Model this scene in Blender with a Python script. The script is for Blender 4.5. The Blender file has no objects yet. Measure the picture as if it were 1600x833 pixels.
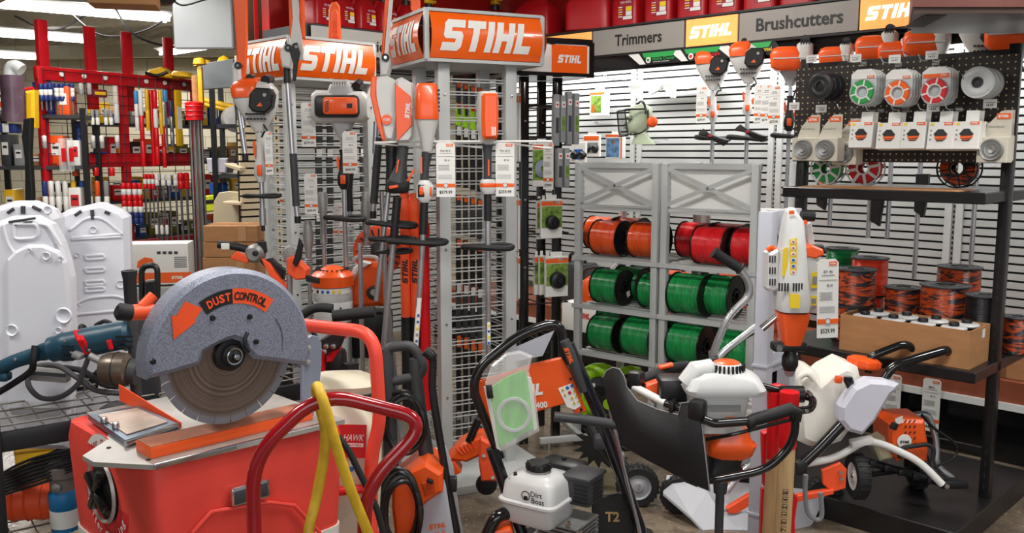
import bpy, math, random
import bmesh
from mathutils import Vector as V, Matrix, Euler
C = bpy.context.scene
COL = C.collection
R = math.radians
PI = math.pi
rnd = random.Random(11)

# ---------------------------------------------------------------- camera
F_PX = 1400.0
PITCH = math.atan(181/1400)
CAM_H = 1.55
cd = bpy.data.cameras.new('camera')
cd.sensor_width = 36.0
cd.lens = 36.0*F_PX/1600.0
cd.clip_start = 0.05
cam = bpy.data.objects.new('camera', cd)
COL.objects.link(cam)
cam.location = (0, 0, CAM_H)
cam.rotation_euler = (PI/2-PITCH, 0, 0)
C.camera = cam

# ---------------------------------------------------------------- light
C.view_settings.view_transform = 'Standard'
C.view_settings.look = 'None'
C.view_settings.gamma = 1.0
C.view_settings.exposure = 0.16
C.view_settings.use_curve_mapping = False
w = bpy.data.worlds.new('ambient_fill')  # even ambient fill added to lift the whole room
C.world = w
w.use_nodes = True
w.node_tree.nodes['Background'].inputs[0].default_value = (0.86, 0.92, 1.0, 1)
w.node_tree.nodes['Background'].inputs[1].default_value = 0.3

def area(name, loc, rot, sx, sy, power, col=(1, .97, .93)):
    l = bpy.data.lights.new(name, 'AREA')
    l.shape = 'RECTANGLE'
    l.size, l.size_y = sx, sy
    l.energy = power
    l.color = col
    o = bpy.data.objects.new(name, l)
    COL.objects.link(o)
    o.location = loc
    o.rotation_euler = rot
    return o

area('front_fill_light', (0.6, -2.6, 2.3), (R(72), 0, R(4)), 5.0, 2.2, 80, (.97, .98, 1))  # broad fill added behind the camera; no window is built there
for i, (x, y) in enumerate([(-2.6, 2.2), (0.2, 2.2), (2.6, 2.4), (-2.6, 5.4), (0.3, 5.0), (3.2, 5.8), (-4.5, 9.5), (-3.0, 6.6), (-7, 12.5), (-2.5, 12.5), (-6, 15.2)]):
    area('tube_and_fill_light', (x, y, 3.05), (0, 0, R(-35)), 1.3, .22, 50)  # light of the ceiling tubes, plus lamps added to brighten the back left

# ---------------------------------------------------------------- helpers
def srgb(h):
    c = [int(h[i:i+2], 16)/255 for i in (0, 2, 4)]
    return tuple(x/12.92 if x <= .04045 else ((x+.055)/1.055)**2.4 for x in c)

MT = {}
def mat(key, hx=None, rough=.45, metal=0., var=.10, vs=6., bump=0., bs=60., coat=0., spec=.5, trans=0., alpha=1., emit=0., ior=1.45, stain=None, stretch=None):
    """procedural material: base colour broken by noise, noise roughness, optional bump and stains"""
    if key in MT: return MT[key]
    m = bpy.data.materials.new(key)
    m.use_nodes = True
    nt = m.node_tree
    b = nt.nodes['Principled BSDF']
    c = srgb(hx)
    tc = nt.nodes.new('ShaderNodeTexCoord')
    mp = nt.nodes.new('ShaderNodeMapping')
    nt.links.new(tc.outputs['Object'], mp.inputs[0])
    if stretch: mp.inputs['Scale'].default_value = stretch
    n = nt.nodes.new('ShaderNodeTexNoise')
    n.inputs['Scale'].default_value = vs
    n.inputs['Detail'].default_value = 5
    nt.links.new(mp.outputs[0], n.inputs['Vector'])
    rp = nt.nodes.new('ShaderNodeValToRGB')
    rp.color_ramp.elements[0].position = .32
    rp.color_ramp.elements[1].position = .68
    lo = stain and srgb(stain) or tuple(x*(1-var) for x in c)
    hi = c if stain else tuple(min(1, x*(1+var)) for x in c)
    rp.color_ramp.elements[0].color = (*lo, 1)
    rp.color_ramp.elements[1].color = (*hi, 1)
    nt.links.new(n.outputs[0], rp.inputs[0])
    nt.links.new(rp.outputs[0], b.inputs['Base Color'])
    mr = nt.nodes.new('ShaderNodeMapRange')
    mr.inputs[3].default_value = max(.02, rough-.08)
    mr.inputs[4].default_value = min(1, rough+.1)
    nt.links.new(n.outputs[0], mr.inputs[0])
    nt.links.new(mr.outputs[0], b.inputs['Roughness'])
    b.inputs['Metallic'].default_value = metal
    b.inputs['Coat Weight'].default_value = coat
    b.inputs['Specular IOR Level'].default_value = spec
    b.inputs['IOR'].default_value = ior
    b.inputs['Transmission Weight'].default_value = trans
    b.inputs['Alpha'].default_value = alpha
    if emit:
        nt.links.new(rp.outputs[0], b.inputs['Emission Color'])
        b.inputs['Emission Strength'].default_value = emit
    if bump:
        n2 = nt.nodes.new('ShaderNodeTexNoise')
        n2.inputs['Scale'].default_value = bs
        nt.links.new(mp.outputs[0], n2.inputs['Vector'])
        bp = nt.nodes.new('ShaderNodeBump')
        bp.inputs['Strength'].default_value = bump
        bp.inputs['Distance'].default_value = .004
        nt.links.new(n2.outputs[0], bp.inputs['Height'])
        nt.links.new(bp.outputs[0], b.inputs['Normal'])
    MT[key] = m
    return m

def wound(key, cols, sc=90, rough=.22, axis='X', camo=False):
    """line wound on a drum: fine bands across the drum axis"""
    if key in MT: return MT[key]
    m = bpy.data.materials.new(key)
    m.use_nodes = True
    nt = m.node_tree
    b = nt.nodes['Principled BSDF']
    tc = nt.nodes.new('ShaderNodeTexCoord')
    wv = nt.nodes.new('ShaderNodeTexWave')
    wv.bands_direction = axis
    wv.inputs['Scale'].default_value = sc
    wv.inputs['Distortion'].default_value = 1.2
    wv.inputs['Detail'].default_value = 2
    wv.inputs['Detail Scale'].default_value = .3
    nt.links.new(tc.outputs['Object'], wv.inputs[0])
    n = nt.nodes.new('ShaderNodeTexNoise')
    n.inputs['Scale'].default_value = 11 if camo else 9
    n.inputs['Distortion'].default_value = 1.5 if camo else .2
    mp = nt.nodes.new('ShaderNodeMapping')
    if axis == 'X': mp.inputs['Scale'].default_value = (4.0 if camo else 9, 1, 1)
    else: mp.inputs['Scale'].default_value = (1, 1, 4.0 if camo else 9)
    nt.links.new(tc.outputs['Object'], mp.inputs[0])
    nt.links.new(mp.outputs[0], n.inputs['Vector'])
    rp = nt.nodes.new('ShaderNodeValToRGB')
    e = rp.color_ramp.elements
    if camo:
        e[0].position, e[1].position = .44, .56
    else:
        e[0].position, e[1].position = .35, .65
    e[0].color = (*srgb(cols[0]), 1)
    e[1].color = (*srgb(cols[1]), 1)
    nt.links.new(n.outputs[0], rp.inputs[0])
    nt.links.new(rp.outputs[0], b.inputs['Base Color'])
    b.inputs['Roughness'].default_value = rough
    bp = nt.nodes.new('ShaderNodeBump')
    bp.inputs['Strength'].default_value = .55
    bp.inputs['Distance'].default_value = .003
    nt.links.new(wv.outputs[0], bp.inputs['Height'])
    nt.links.new(bp.outputs[0], b.inputs['Normal'])
    MT[key] = m
    return m

M_or = mat('stihl_orange_plastic', 'E9571A', .32, var=.06, coat=.2)
M_orp = mat('orange_sign_face', 'F0600F', .25, var=.03, coat=.3)
M_org = mat('orange_safety_paint', 'F2562A', .45, var=.1, bump=.1)
M_wh = mat('white_plastic', 'CDCECD', .32, var=.04)
M_whs = mat('white_paint', 'E4E4E0', .4, var=.03)
M_gry = mat('light_grey_paint', 'B4B7B6', .42, var=.05)
M_gry2 = mat('mid_grey_paint', '8E949E', .42, var=.06)
M_bk = mat('black_plastic', '1B1B1C', .38, var=.2)
M_bkg = mat('black_gloss_paint', '121214', .16, var=.1, coat=.4)
M_bkr = mat('black_rubber', '1C1C1E', .62, var=.2, bump=.2, bs=120)
M_gr = mat('dark_grey_plastic', '3A3B3E', .5, var=.12)
M_alu = mat('brushed_aluminium', 'BFC1C4', .28, metal=.85, var=.08)
M_chr = mat('polished_steel', 'C9CBCE', .16, metal=1, var=.05)
M_stl = mat('dull_steel', '8F9192', .4, metal=.8, var=.2, bump=.1)
M_cast = mat('cast_metal', '9A9A98', .5, metal=.6, var=.2, bump=.3, bs=90)
M_red = mat('rack_red_paint', 'B3121C', .34, var=.12)
M_redb = mat('bright_red_plastic', 'D3141C', .35, var=.08)
M_yel = mat('yellow_plastic', 'E3B21B', .4, var=.1)
M_blu = mat('blue_plastic', '1F4E9A', .35, var=.1)
M_lime = mat('lime_green_plastic', '9BD61C', .35, var=.06)
M_card = mat('corrugated_cardboard', 'A97A50', .75, var=.1, vs=9, bump=.1, bs=200, stretch=(1, 1, 4))
M_cardd = mat('cardboard_inside', '8F6745', .8, var=.12)
M_tape = mat('packing_tape', 'B98E64', .25, var=.05)
M_pap = mat('white_card', 'E2E1DC', .5, var=.02)
M_ink = mat('black_ink', '1C1C1C', .5, var=.05)
M_inkg = mat('grey_ink', '8C8C8C', .6, var=.1)
M_ored = mat('orange_ink', 'E8601C', .5, var=.04)
M_rink = mat('red_ink', 'C8242A', .5, var=.04)
M_gink = mat('green_ink', '2C9A4A', .5, var=.1)
M_yink = mat('yellow_ink', 'EBCB25', .5, var=.04)
M_bink = mat('blue_ink', '2560B0', .5, var=.05)
M_clr = mat('clear_plastic', 'F4F6F6', .12, var=.02, alpha=.28, spec=.8)
M_frost = mat('cloudy_clear_plastic', 'DCE0E0', .25, var=.03, alpha=.6)
M_tube = mat('fluorescent_tube', 'FFFFFF', .4, var=0, emit=10)
M_wood = mat('ash_wood', 'C9A678', .55, var=.16, vs=5, stretch=(12, 12, 1), bump=.05)

class MB:
    def __init__(s):
        s.v = []; s.f = []; s.mi = []; s.sm = []; s.mats = []; s.M = Matrix()
    def at(s, loc=(0, 0, 0), rz=0, rx=0, ry=0):
        s.M = Matrix.Translation(V(loc)) @ Euler((R(rx), R(ry), R(rz)), 'XYZ').to_matrix().to_4x4()
        return s
    def add(s, vs, fs, m, smooth=False):
        if m not in s.mats: s.mats.append(m)
        k = s.mats.index(m); o = len(s.v)
        M = s.M
        for p in vs: s.v.append(tuple(M @ V(p)))
        for f in fs:
            s.f.append([i+o for i in f]); s.mi.append(k); s.sm.append(smooth)
        return s
    def box(s, c, d, m, bev=0, rz=0, rx=0, ry=0, seg=2):
        hx, hy, hz = d[0]/2, d[1]/2, d[2]/2
        T = Matrix.Translation(V(c)) @ Euler((R(rx), R(ry), R(rz)), 'XYZ').to_matrix().to_4x4()
        if bev <= 0:
            vs = [(x, y, z) for x in (-hx, hx) for y in (-hy, hy) for z in (-hz, hz)]
            fs = [(0, 1, 3, 2), (4, 6, 7, 5), (0, 4, 5, 1), (2, 3, 7, 6), (0, 2, 6, 4), (1, 5, 7, 3)]
            return s.add([T @ V(p) for p in vs], fs, m)
        bm = bmesh.new()
        bmesh.ops.create_cube(bm, size=1)
        for v in bm.verts: v.co = V((v.co.x*d[0], v.co.y*d[1], v.co.z*d[2]))
        bmesh.ops.bevel(bm, geom=list(bm.edges), offset=min(bev, min(d)*.49), segments=seg, profile=.5, affect='EDGES')
        s.add([T @ v.co for v in bm.verts], [[v.index for v in f.verts] for f in bm.faces], m, seg > 1)
        bm.free()
        return s
    def tube(s, pts, r, m, seg=10, closed=False, smooth=True):
        pts = [V(p) for p in pts]; n = len(pts)
        rs = r if isinstance(r, (list, tuple)) else [r]*n
        T = []
        for i in range(n):
            if closed: t = pts[(i+1) % n]-pts[i-1]
            else: t = pts[min(i+1, n-1)]-pts[max(i-1, 0)]
            T.append(t.normalized() if t.length > 1e-9 else V((0, 0, 1)))
        u = T[0].orthogonal().normalized()
        vs = []; fs = []
        for i in range(n):
            u = (u-T[i]*u.dot(T[i]))
            if u.length < 1e-6: u = T[i].orthogonal()
            u.normalize(); w_ = T[i].cross(u)
            for k in range(seg):
                a = 2*PI*k/seg
                vs.append(pts[i]+(u*math.cos(a)+w_*math.sin(a))*rs[i])
        for i in range(n if closed else n-1):
            j = (i+1) % n
            for k in range(seg):
                l = (k+1) % seg
                fs.append((i*seg+k, i*seg+l, j*seg+l, j*seg+k))
        s.add(vs, fs, m, smooth)
        if not closed:
            s.add([vs[k] for k in range(seg)][::-1], [tuple(range(seg))], m)
            s.add([vs[(n-1)*seg+k] for k in range(seg)], [tuple(range(seg))], m)
        return s
    def cyl(s, a, b, r, m, seg=20, r2=None):
        return s.tube([a, b], [r, r if r2 is None else r2], m, seg)
    def lathe(s, prof, m, c=(0, 0, 0), axis='Z', seg=28, smooth=True, a0=0, a1=360):
        """prof = [(radius, along)]"""
        vs = []; fs = []; n = len(prof); full = (a1-a0) >= 360
        ks = seg if full else seg+1
        for (r, h) in prof:
            for k in range(ks):
                a = R(a0+(a1-a0)*k/seg)
                x, y = r*math.cos(a), r*math.sin(a)
                p = {'Z': (x, y, h), 'Y': (x, h, y), 'X': (h, x, y)}[axis]
                vs.append(V(p)+V(c))
        for i in range(n-1):
            for k in range(seg):
                l = (k+1) % ks if full else k+1
                fs.append((i*ks+k, i*ks+l, (i+1)*ks+l, (i+1)*ks+k))
        s.add(vs, fs, m, smooth)
        return s
    def disc(s, c, r, m, axis='Y', seg=28, h=.002):
        return s.lathe([(0, -h/2), (r, -h/2), (r, h/2), (0, h/2)], m, c, axis, seg, False)
    def prism(s, poly, y0, y1, m, m2=None, bev=0):
        """outline in local x,z pushed from y0 to y1; bev insets the rims"""
        n = len(poly)
        area_ = sum(poly[i][0]*poly[(i+1) % n][1]-poly[(i+1) % n][0]*poly[i][1] for i in range(n))
        if area_ < 0: poly = poly[::-1]
        if bev:
            ins = []
            for i in range(n):
                a, b, c = V(poly[i-1]), V(poly[i]), V(poly[(i+1) % n])
                d1, d2 = (b-a), (c-b)
                if d1.length < 1e-7 or d2.length < 1e-7: ins.append((b.x, b.y)); continue
                d1.normalize(); d2.normalize()
                n1, n2 = V((-d1.y, d1.x)), V((-d2.y, d2.x))
                q = (n1+n2)
                q = q/max(q.length_squared/2, .5) if q.length > .1 else n1
                ins.append((b.x+q.x*bev, b.y+q.y*bev))
            e = bev if y1 > y0 else -bev
            rings = [(ins, y0), (poly, y0+e), (poly, y1-e), (ins, y1)]
        else: rings = [(poly, y0), (poly, y1)]
        vs = []; fs = []
        for pl, y in rings: vs += [(p[0], y, p[1]) for p in pl]
        for k in range(len(rings)-1):
            for i in range(n):
                j = (i+1) % n
                fs.append((k*n+i, k*n+j, (k+1)*n+j, (k+1)*n+i))
        s.add(vs, fs, m, False)
        s.add([vs[i] for i in range(n)], [tuple(range(n))], m2 or m)
        s.add([vs[(len(rings)-1)*n+i] for i in range(n)], [tuple(range(n))[::-1]], m)
        return s
    def loft(s, rings, m, cap=True, smooth=True):
        n = len(rings[0]); vs = [p for r in rings for p in r]; fs = []
        for i in range(len(rings)-1):
            for k in range(n):
                l = (k+1) % n
                fs.append((i*n+k, i*n+l, (i+1)*n+l, (i+1)*n+k))
        if cap: fs += [tuple(range(n))[::-1], tuple((len(rings)-1)*n+k for k in range(n))]
        return s.add(vs, fs, m, smooth)
    def sl(s, secs, m, axis='Z', N=20, e=.5):
        """superellipse loft: secs = [(h, cx, cy, wx, wy)]"""
        rings = []
        for sec in secs:
            h, cx, cy, wx, wy = sec[:5]
            ee = sec[5] if len(sec) > 5 else e
            rg = []
            for k in range(N):
                a = 2*PI*k/N; ca, sa = math.cos(a), math.sin(a)
                x = cx+wx/2*math.copysign(abs(ca)**ee, ca)
                y = cy+wy/2*math.copysign(abs(sa)**ee, sa)
                rg.append({'Z': (x, y, h), 'X': (h, x, y), 'Y': (x, h, y)}[axis])
            rings.append(rg)
        return s.loft(rings, m)
    def text(s, t, c, h, m, w=None, rz=0, rx=0, ry=0, shear=0, align='C', bold=0.012):
        """flat lettering in the local xz plane, read from -y; c = centre"""
        vs, fs, tw = glyphs(t, bold)
        k = h/.7
        sx = (w/tw) if w else k
        ox = {'C': -tw*sx/2, 'L': 0, 'R': -tw*sx}[align]
        T = Matrix.Translation(V(c)) @ Euler((R(rx), R(ry), R(rz)), 'XYZ').to_matrix().to_4x4()
        s.add([T @ V((x*sx+ox+shear*(y*k), 0, y*k-h/2)) for x, y in vs], fs, m)
        return s
    def logo(s, c, w_, h, m, rz=0, rx=0, ry=0, fn=None):
        T = Matrix.Translation(V(c)) @ Euler((R(rx), R(ry), R(rz)), 'XYZ').to_matrix().to_4x4()
        L = [([(0, 0), (.85, 0), (1, .12), (1, .5), (.88, .62), (.38, .62), (.38, .74), (1.04, .74), (1.04, 1), (.15, 1), (0, .88), (0, .48), (.12, .38), (.64, .38), (.64, .26), (0, .26)], 1.17),
             ([(0, .74), (.3, .74), (.3, 0), (.64, 0), (.64, .74), (.94, .74), (.94, 1), (0, 1)], 1.07),
             ([(0, 0), (.34, 0), (.34, 1), (0, 1)], .47),
             ([(0, 0), (.34, 0), (.34, .38), (.62, .38), (.62, 0), (.96, 0), (.96, 1), (.62, 1), (.62, .62), (.34, .62), (.34, 1), (0, 1)], 1.1),
             ([(0, 0), (.85, 0), (.85, .26), (.34, .26), (.34, 1), (0, 1)], .85)]
        tot = 4.66+.3; x0 = 0
        for poly, adv in L:
            ps = [((x+x0+.3*z-tot/2)*w_/tot, 0, (z-.5)*h) for x, z in poly]
            if fn:
                bm = bmesh.new(); bm.faces.new([bm.verts.new(p) for p in ps])
                for k in range(1, 10):
                    bmesh.ops.bisect_plane(bm, geom=list(bm.verts)+list(bm.edges)+list(bm.faces), plane_co=(0, 0, (k/10-.5)*h), plane_no=(0, 0, 1))
                bm.verts.index_update()
                s.add([T @ V((v.co.x, fn(v.co.x, v.co.z), v.co.z)) for v in bm.verts], [[v.index for v in f.verts] for f in bm.faces], m)
                bm.free()
            else: s.add([T @ V(p) for p in ps], [tuple(range(len(ps)))], m)
            x0 += adv
        return s
    def build(s, name, parent=None, loc=None, rz=0):
        me = bpy.data.meshes.new(name)
        me.from_pydata(s.v, [], s.f)
        for m in s.mats: me.materials.append(m)
        me.polygons.foreach_set('material_index', s.mi)
        me.polygons.foreach_set('use_smooth', s.sm)
        bm = bmesh.new(); bm.from_mesh(me)
        bmesh.ops.recalc_face_normals(bm, faces=bm.faces)
        bm.to_mesh(me); bm.free()
        if any(s.sm):
            try: me.set_sharp_from_angle(angle=R(42))
            except Exception: pass
        if parent and name in SPLIT:   # separate pieces become parts of their own
            r = list(range(len(s.v)))
            def fd(i):
                while r[i] != i: r[i] = r[r[i]]; i = r[i]
                return i
            at_ = {}
            for i, v in enumerate(s.v): r[i] = at_.setdefault((round(v[0], 4), round(v[1], 4), round(v[2], 4)), i)
            for f in s.f:
                for i in f[1:]: r[fd(i)] = fd(f[0])
            gs = {}
            for k, f in enumerate(s.f): gs.setdefault(fd(f[0]), []).append(k)
            if len(gs) > 1 and len(gs) < 30:
                bpy.data.meshes.remove(me)
                for ks in gs.values():
                    b = MB(); used = sorted({i for k in ks for i in s.f[k]}); ix = {v: n for n, v in enumerate(used)}
                    b.v = [s.v[i] for i in used]; b.f = [[ix[i] for i in s.f[k]] for k in ks]; b.sm = [s.sm[k] for k in ks]
                    ms = sorted({s.mi[k] for k in ks}); b.mats = [s.mats[i] for i in ms]; b.mi = [ms.index(s.mi[k]) for k in ks]
                    o = b.build(name+'_', parent); o.name = name
                return o
        o = bpy.data.objects.new(name, me)
        COL.objects.link(o)
        if parent: o.parent = parent
        if loc is not None: o.location = loc; o.rotation_euler = (0, 0, R(rz))
        return o

GL = {}
SPLIT = {'crossbar', 'bar_bracket', 'bolt_head', 'screw', 'rubber_foot', 'hanger', 'round_label_dot', 'cable_clamp', 'carry_frame', 'casing', 'trigger', 'end_fittings', 'grip', 'orange_guard'}
def glyphs(t, bold):
    if (t, bold) in GL: return GL[(t, bold)]
    cu = bpy.data.curves.new('lettering', 'FONT')
    cu.body = t; cu.size = 1; cu.offset = bold; cu.resolution_u = 2
    o = bpy.data.objects.new('lettering', cu); COL.objects.link(o)
    dg = bpy.context.evaluated_depsgraph_get()
    me = bpy.data.meshes.new_from_object(o.evaluated_get(dg))
    vs = [(v.co.x, v.co.y) for v in me.vertices]; fs = [tuple(p.vertices) for p in me.polygons]
    x0 = min(v[0] for v in vs); x1 = max(v[0] for v in vs)
    vs = [(x-x0, y) for x, y in vs]
    bpy.data.objects.remove(o); bpy.data.curves.remove(cu); bpy.data.meshes.remove(me)
    GL[(t, bold)] = (vs, fs, x1-x0)
    return GL[(t, bold)]

def tagit(o, label, cat=None, group=None, kind=None):
    if label: o['label'] = label
    if cat: o['category'] = cat
    if group: o['group'] = group
    if kind: o['kind'] = kind
    return o

class Fr:
    """a heading and base point for one thing; q() turns a photo pixel into its local plane"""
    def __init__(s, px=None, py=None, Y=None, rz=0, loc=None, z=None, S=None):
        s.rz = rz
        if loc is None:
            r = ray(px, py)
            if z is not None: k = (z-CAM_H)/r.z
            elif S is not None: k = S/(r.x+r.y)
            else: k = Y/r.y
            loc = r*k+V((0, 0, CAM_H))
        s.o = V(loc)
    def q(s, px, py, d=0):
        r = ray(px, py); n = V((-math.sin(R(s.rz)), math.cos(R(s.rz)), 0))
        c = V((0, 0, CAM_H))
        k = (n.dot(s.o-c)+d)/n.dot(r)
        p = c+r*k-s.o
        return Matrix.Rotation(-R(s.rz), 3, 'Z') @ p
    def z(s, px, py, z):
        """local point on the horizontal plane at WORLD height z"""
        r = ray(px, py); p = V((0, 0, CAM_H))+r*((z-CAM_H)/r.z)-s.o
        return Matrix.Rotation(-R(s.rz), 3, 'Z') @ p
    def p2(s, pts, d=0):
        return [(lambda a: (a.x, a.z))(s.q(x, y, d)) for x, y in pts]
    def dz(s): return s.o.z
def ray(px, py):
    a = (px-800)/F_PX; b = -(py-416.5)/F_PX
    return V((a, math.cos(PITCH)+b*math.sin(PITCH), -math.sin(PITCH)+b*math.cos(PITCH)))

def thing(name, label, cat, fr, group=None):
    o = bpy.data.objects.new(name, None)
    o.empty_display_size = .05
    COL.objects.link(o)
    o.location = fr.o; o.rotation_euler = (0, 0, R(fr.rz))
    return tagit(o, label, cat, group)
def solo(mb, name, label, cat, fr, group=None, kind=None):
    o = mb.build(name, None, fr.o, fr.rz)
    return tagit(o, label, cat, group, kind)
def struct(mb, name, loc=(0, 0, 0), rz=0):
    return tagit(mb.build(name, None, loc, rz), None, kind='structure')
def dup(root, loc, rz=None, label=None, group=None, scale=None, rot=None):
    r = root.copy(); COL.objects.link(r); r.location = loc
    if rz is not None: r.rotation_euler = (0, 0, R(rz))
    if rot is not None: r.rotation_euler = rot
    if scale: r.scale = (scale,)*3
    if label: r['label'] = label
    if group: r['group'] = group
    for ch in list(root.children):
        c = ch.copy(); COL.objects.link(c); c.parent = r
        for g in list(ch.children):
            d = g.copy(); COL.objects.link(d); d.parent = c
    return r
def fillet(pts, rad=.05, n=5, closed=False):
    """round the corners of a polyline"""
    pts = [V(p) for p in pts]; out = []; N = len(pts)
    for i, p in enumerate(pts):
        if not closed and i in (0, N-1): out.append(p); continue
        a, b = pts[i-1], pts[(i+1) % N]
        da, db = (a-p), (b-p)
        t = min(rad, da.length*.48, db.length*.48)
        pa, pb = p+da.normalized()*t, p+db.normalized()*t
        for k in range(n+1):
            f = k/n
            out.append(pa*(1-f)**2+p*2*f*(1-f)+pb*f*f)
    return out
def spline(pts, n=8):
    pts = [V(p) for p in pts]; P_ = [pts[0]]+pts+[pts[-1]]; out = []
    for i in range(1, len(P_)-2):
        for k in range(n):
            t = k/n; a, b, c, d = P_[i-1:i+3]
            out.append(.5*((2*b)+(c-a)*t+(2*a-5*b+4*c-d)*t*t+(3*b-a-3*c+d)*t**3))
    out.append(pts[-1])
    return out
def nth(i, n):
    return ['leftmost', 'second from left', 'third from left', 'fourth from left', 'fifth from left', 'sixth from left', 'seventh from left', 'eighth from left', 'ninth from left'][i] if i < n-1 else 'rightmost'
# ================================================================ SETTING
def floor_mat():
    m = bpy.data.materials.new('polished_concrete'); m.use_nodes = True
    nt = m.node_tree; b = nt.nodes['Principled BSDF']
    tc = nt.nodes.new('ShaderNodeTexCoord')
    def noise(sc, d=6):
        n = nt.nodes.new('ShaderNodeTexNoise'); n.inputs['Scale'].default_value = sc; n.inputs['Detail'].default_value = d
        nt.links.new(tc.outputs['Object'], n.inputs[0]); return n
    def ramp(src, a, b_, ca, cb):
        r = nt.nodes.new('ShaderNodeValToRGB'); e = r.color_ramp.elements
        e[0].position, e[1].position = a, b_; e[0].color = (*srgb(ca), 1); e[1].color = (*srgb(cb), 1)
        nt.links.new(src.outputs[0], r.inputs[0]); return r
    base = ramp(noise(1.6, 8), .35, .7, '5A4E42', '8A7C6A')
    sp = ramp(noise(60, 3), .62, .7, '000000', 'FFFFFF')
    sp2 = ramp(noise(9, 5), .5, .75, '000000', 'FFFFFF')
    m1 = nt.nodes.new('ShaderNodeMix'); m1.data_type = 'RGBA'
    nt.links.new(sp.outputs[0], m1.inputs[0]); nt.links.new(base.outputs[0], m1.inputs[6]); m1.inputs[7].default_value = (*srgb('A89C86'), 1)
    m2 = nt.nodes.new('ShaderNodeMix'); m2.data_type = 'RGBA'
    nt.links.new(sp2.outputs[0], m2.inputs[0]); nt.links.new(m1.outputs[2], m2.inputs[6]); m2.inputs[7].default_value = (*srgb('4E453B'), 1)
    nt.links.new(m2.outputs[2], b.inputs['Base Color'])
    rr = ramp(noise(5, 4), .3, .7, '404040', '808080')
    nt.links.new(rr.outputs[0], b.inputs['Roughness'])
    bp = nt.nodes.new('ShaderNodeBump'); bp.inputs['Strength'].default_value = .15; bp.inputs['Distance'].default_value = .01
    nt.links.new(noise(30).outputs[0], bp.inputs['Height']); nt.links.new(bp.outputs[0], b.inputs['Normal'])
    return m
def block_mat():
    m = bpy.data.materials.new('painted_block'); m.use_nodes = True
    nt = m.node_tree; b = nt.nodes['Principled BSDF']
    tc = nt.nodes.new('ShaderNodeTexCoord')
    mp = nt.nodes.new('ShaderNodeMapping'); mp.inputs['Rotation'].default_value = (R(90), 0, 0)
    nt.links.new(tc.outputs['Object'], mp.inputs[0])
    br = nt.nodes.new('ShaderNodeTexBrick'); br.inputs['Scale'].default_value = 1
    br.inputs['Brick Width'].default_value = .4; br.inputs['Row Height'].default_value = .2; br.inputs['Mortar Size'].default_value = .006
    br.inputs['Color1'].default_value = (*srgb('DDD5BC'), 1); br.inputs['Color2'].default_value = (*srgb('D6CDB4'), 1); br.inputs['Mortar'].default_value = (*srgb('9C947C'), 1)
    nt.links.new(mp.outputs[0], br.inputs[0]); nt.links.new(br.outputs[0], b.inputs['Base Color'])
    b.inputs['Roughness'].default_value = .7
    return m
M_floor = floor_mat(); M_block = block_mat()
M_ceil = mat('galvanised_deck', 'A9A698', .5, metal=.1, var=.15)
M_beam = mat('cream_steel_paint', 'B9B29A', .6, var=.08)
M_soff = mat('red_soffit_paint', 'A5140F', .5, var=.08)
M_slat = mat('white_slat_board', 'B2B4B1', .42, var=.02)
M_slatb = mat('beige_slat_board', 'C6B89B', .5, var=.04)
M_dark = mat('slat_groove', '1D1D1D', .7, var=.1)

m = MB(); m.box((-1, 6, -.05), (26, 24, .1), M_floor); struct(m, 'floor')
m = MB()
for i in range(120):   # ribs of the steel deck run towards the back left
    x = -13+i*.2
    m.prism([(x, 0), (x+.06, .05), (x+.13, .05), (x+.19, 0), (x+.2, 0), (x+.2, .07), (x, .07)], -11, 13, M_ceil)
struct(m, 'ceiling', (-1, 6, 3.3), 38)
m = MB(); m.box((-2, 0, 1.8), (26, .15, 3.6), M_block); struct(m, 'wall_back', (0, 16.6, 0))
m = MB(); m.box((0, 0, 1.8), (24, .15, 3.6), M_block); struct(m, 'wall_left', (-11.5, 8, 0), 90)
m = MB(); m.box((-.2, 0, 1.8), (9.4, .12, 3.6), M_block); struct(m, 'wall_right', (2.9, 5.35, 0), -45)
m = MB()
for x in (-6, -3.2, -.5, 2.2):   # roof joists: chords and zigzag web
    m.box((x, 6, 3.22), (.09, 24, .09), M_beam); m.box((x, 6, 2.92), (.07, 24, .07), M_beam)
    for k in range(40):
        y = -5+k*.55
        m.tube([(x, y, 2.94), (x, y+.275, 3.2), (x, y+.55, 2.94)], .012, M_beam, 6)
struct(m, 'trim_1', (-1, 1, 0), 42)
m = MB()
for y in (9.2, 12.6): m.box((-2, y, 3.12), (24, .16, .2), M_beam)
struct(m, 'trim_2', (0, 1, 0), -8)

# ---- ceiling lamps
def tube_light(a, b, z, label, n):
    a, b = V((*a, z)), V((*b, z)); d = b-a; L = d.length
    fr = Fr(loc=(a+b)/2, rz=math.degrees(math.atan2(d.y, d.x)))
    t = thing('ceiling_light', label, 'ceiling light', fr, 'fluorescent lights under the roof')
    m = MB(); m.prism([(-L/2, .0), (L/2, .0), (L/2, .07), (-L/2, .07)], -.05, .05, M_whs, bev=.004)
    m.box((0, -.1, .03), (L, .1, .006), M_whs, rx=-25); m.box((0, .1, .03), (L, .1, .006), M_whs, rx=25)
    m.build('housing', t)
    m = MB()
    for y in (-.055, .055): m.cyl((-L/2+.02, y, -.025), (L/2-.02, y, -.025), .019, M_tube, 10)
    m.build('tube', t)
    m = MB()
    for x in (-L*.35, L*.35): m.cyl((x, 0, .07), (x, 0, .5), .005, M_stl, 6)
    m.build('hanger', t)
tube_light((-5.3, 8.5), (-3.64, 9.79), 2.95, 'long bare tube light nearest the top left corner', 0)
tube_light((-7.0, 10.2), (-5.33, 11.67), 2.95, 'middle of the three tube lights at the left edge', 1)
tube_light((-8.6, 12.6), (-7.13, 13.75), 2.95, 'lowest and farthest tube light at the left edge', 2)
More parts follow.
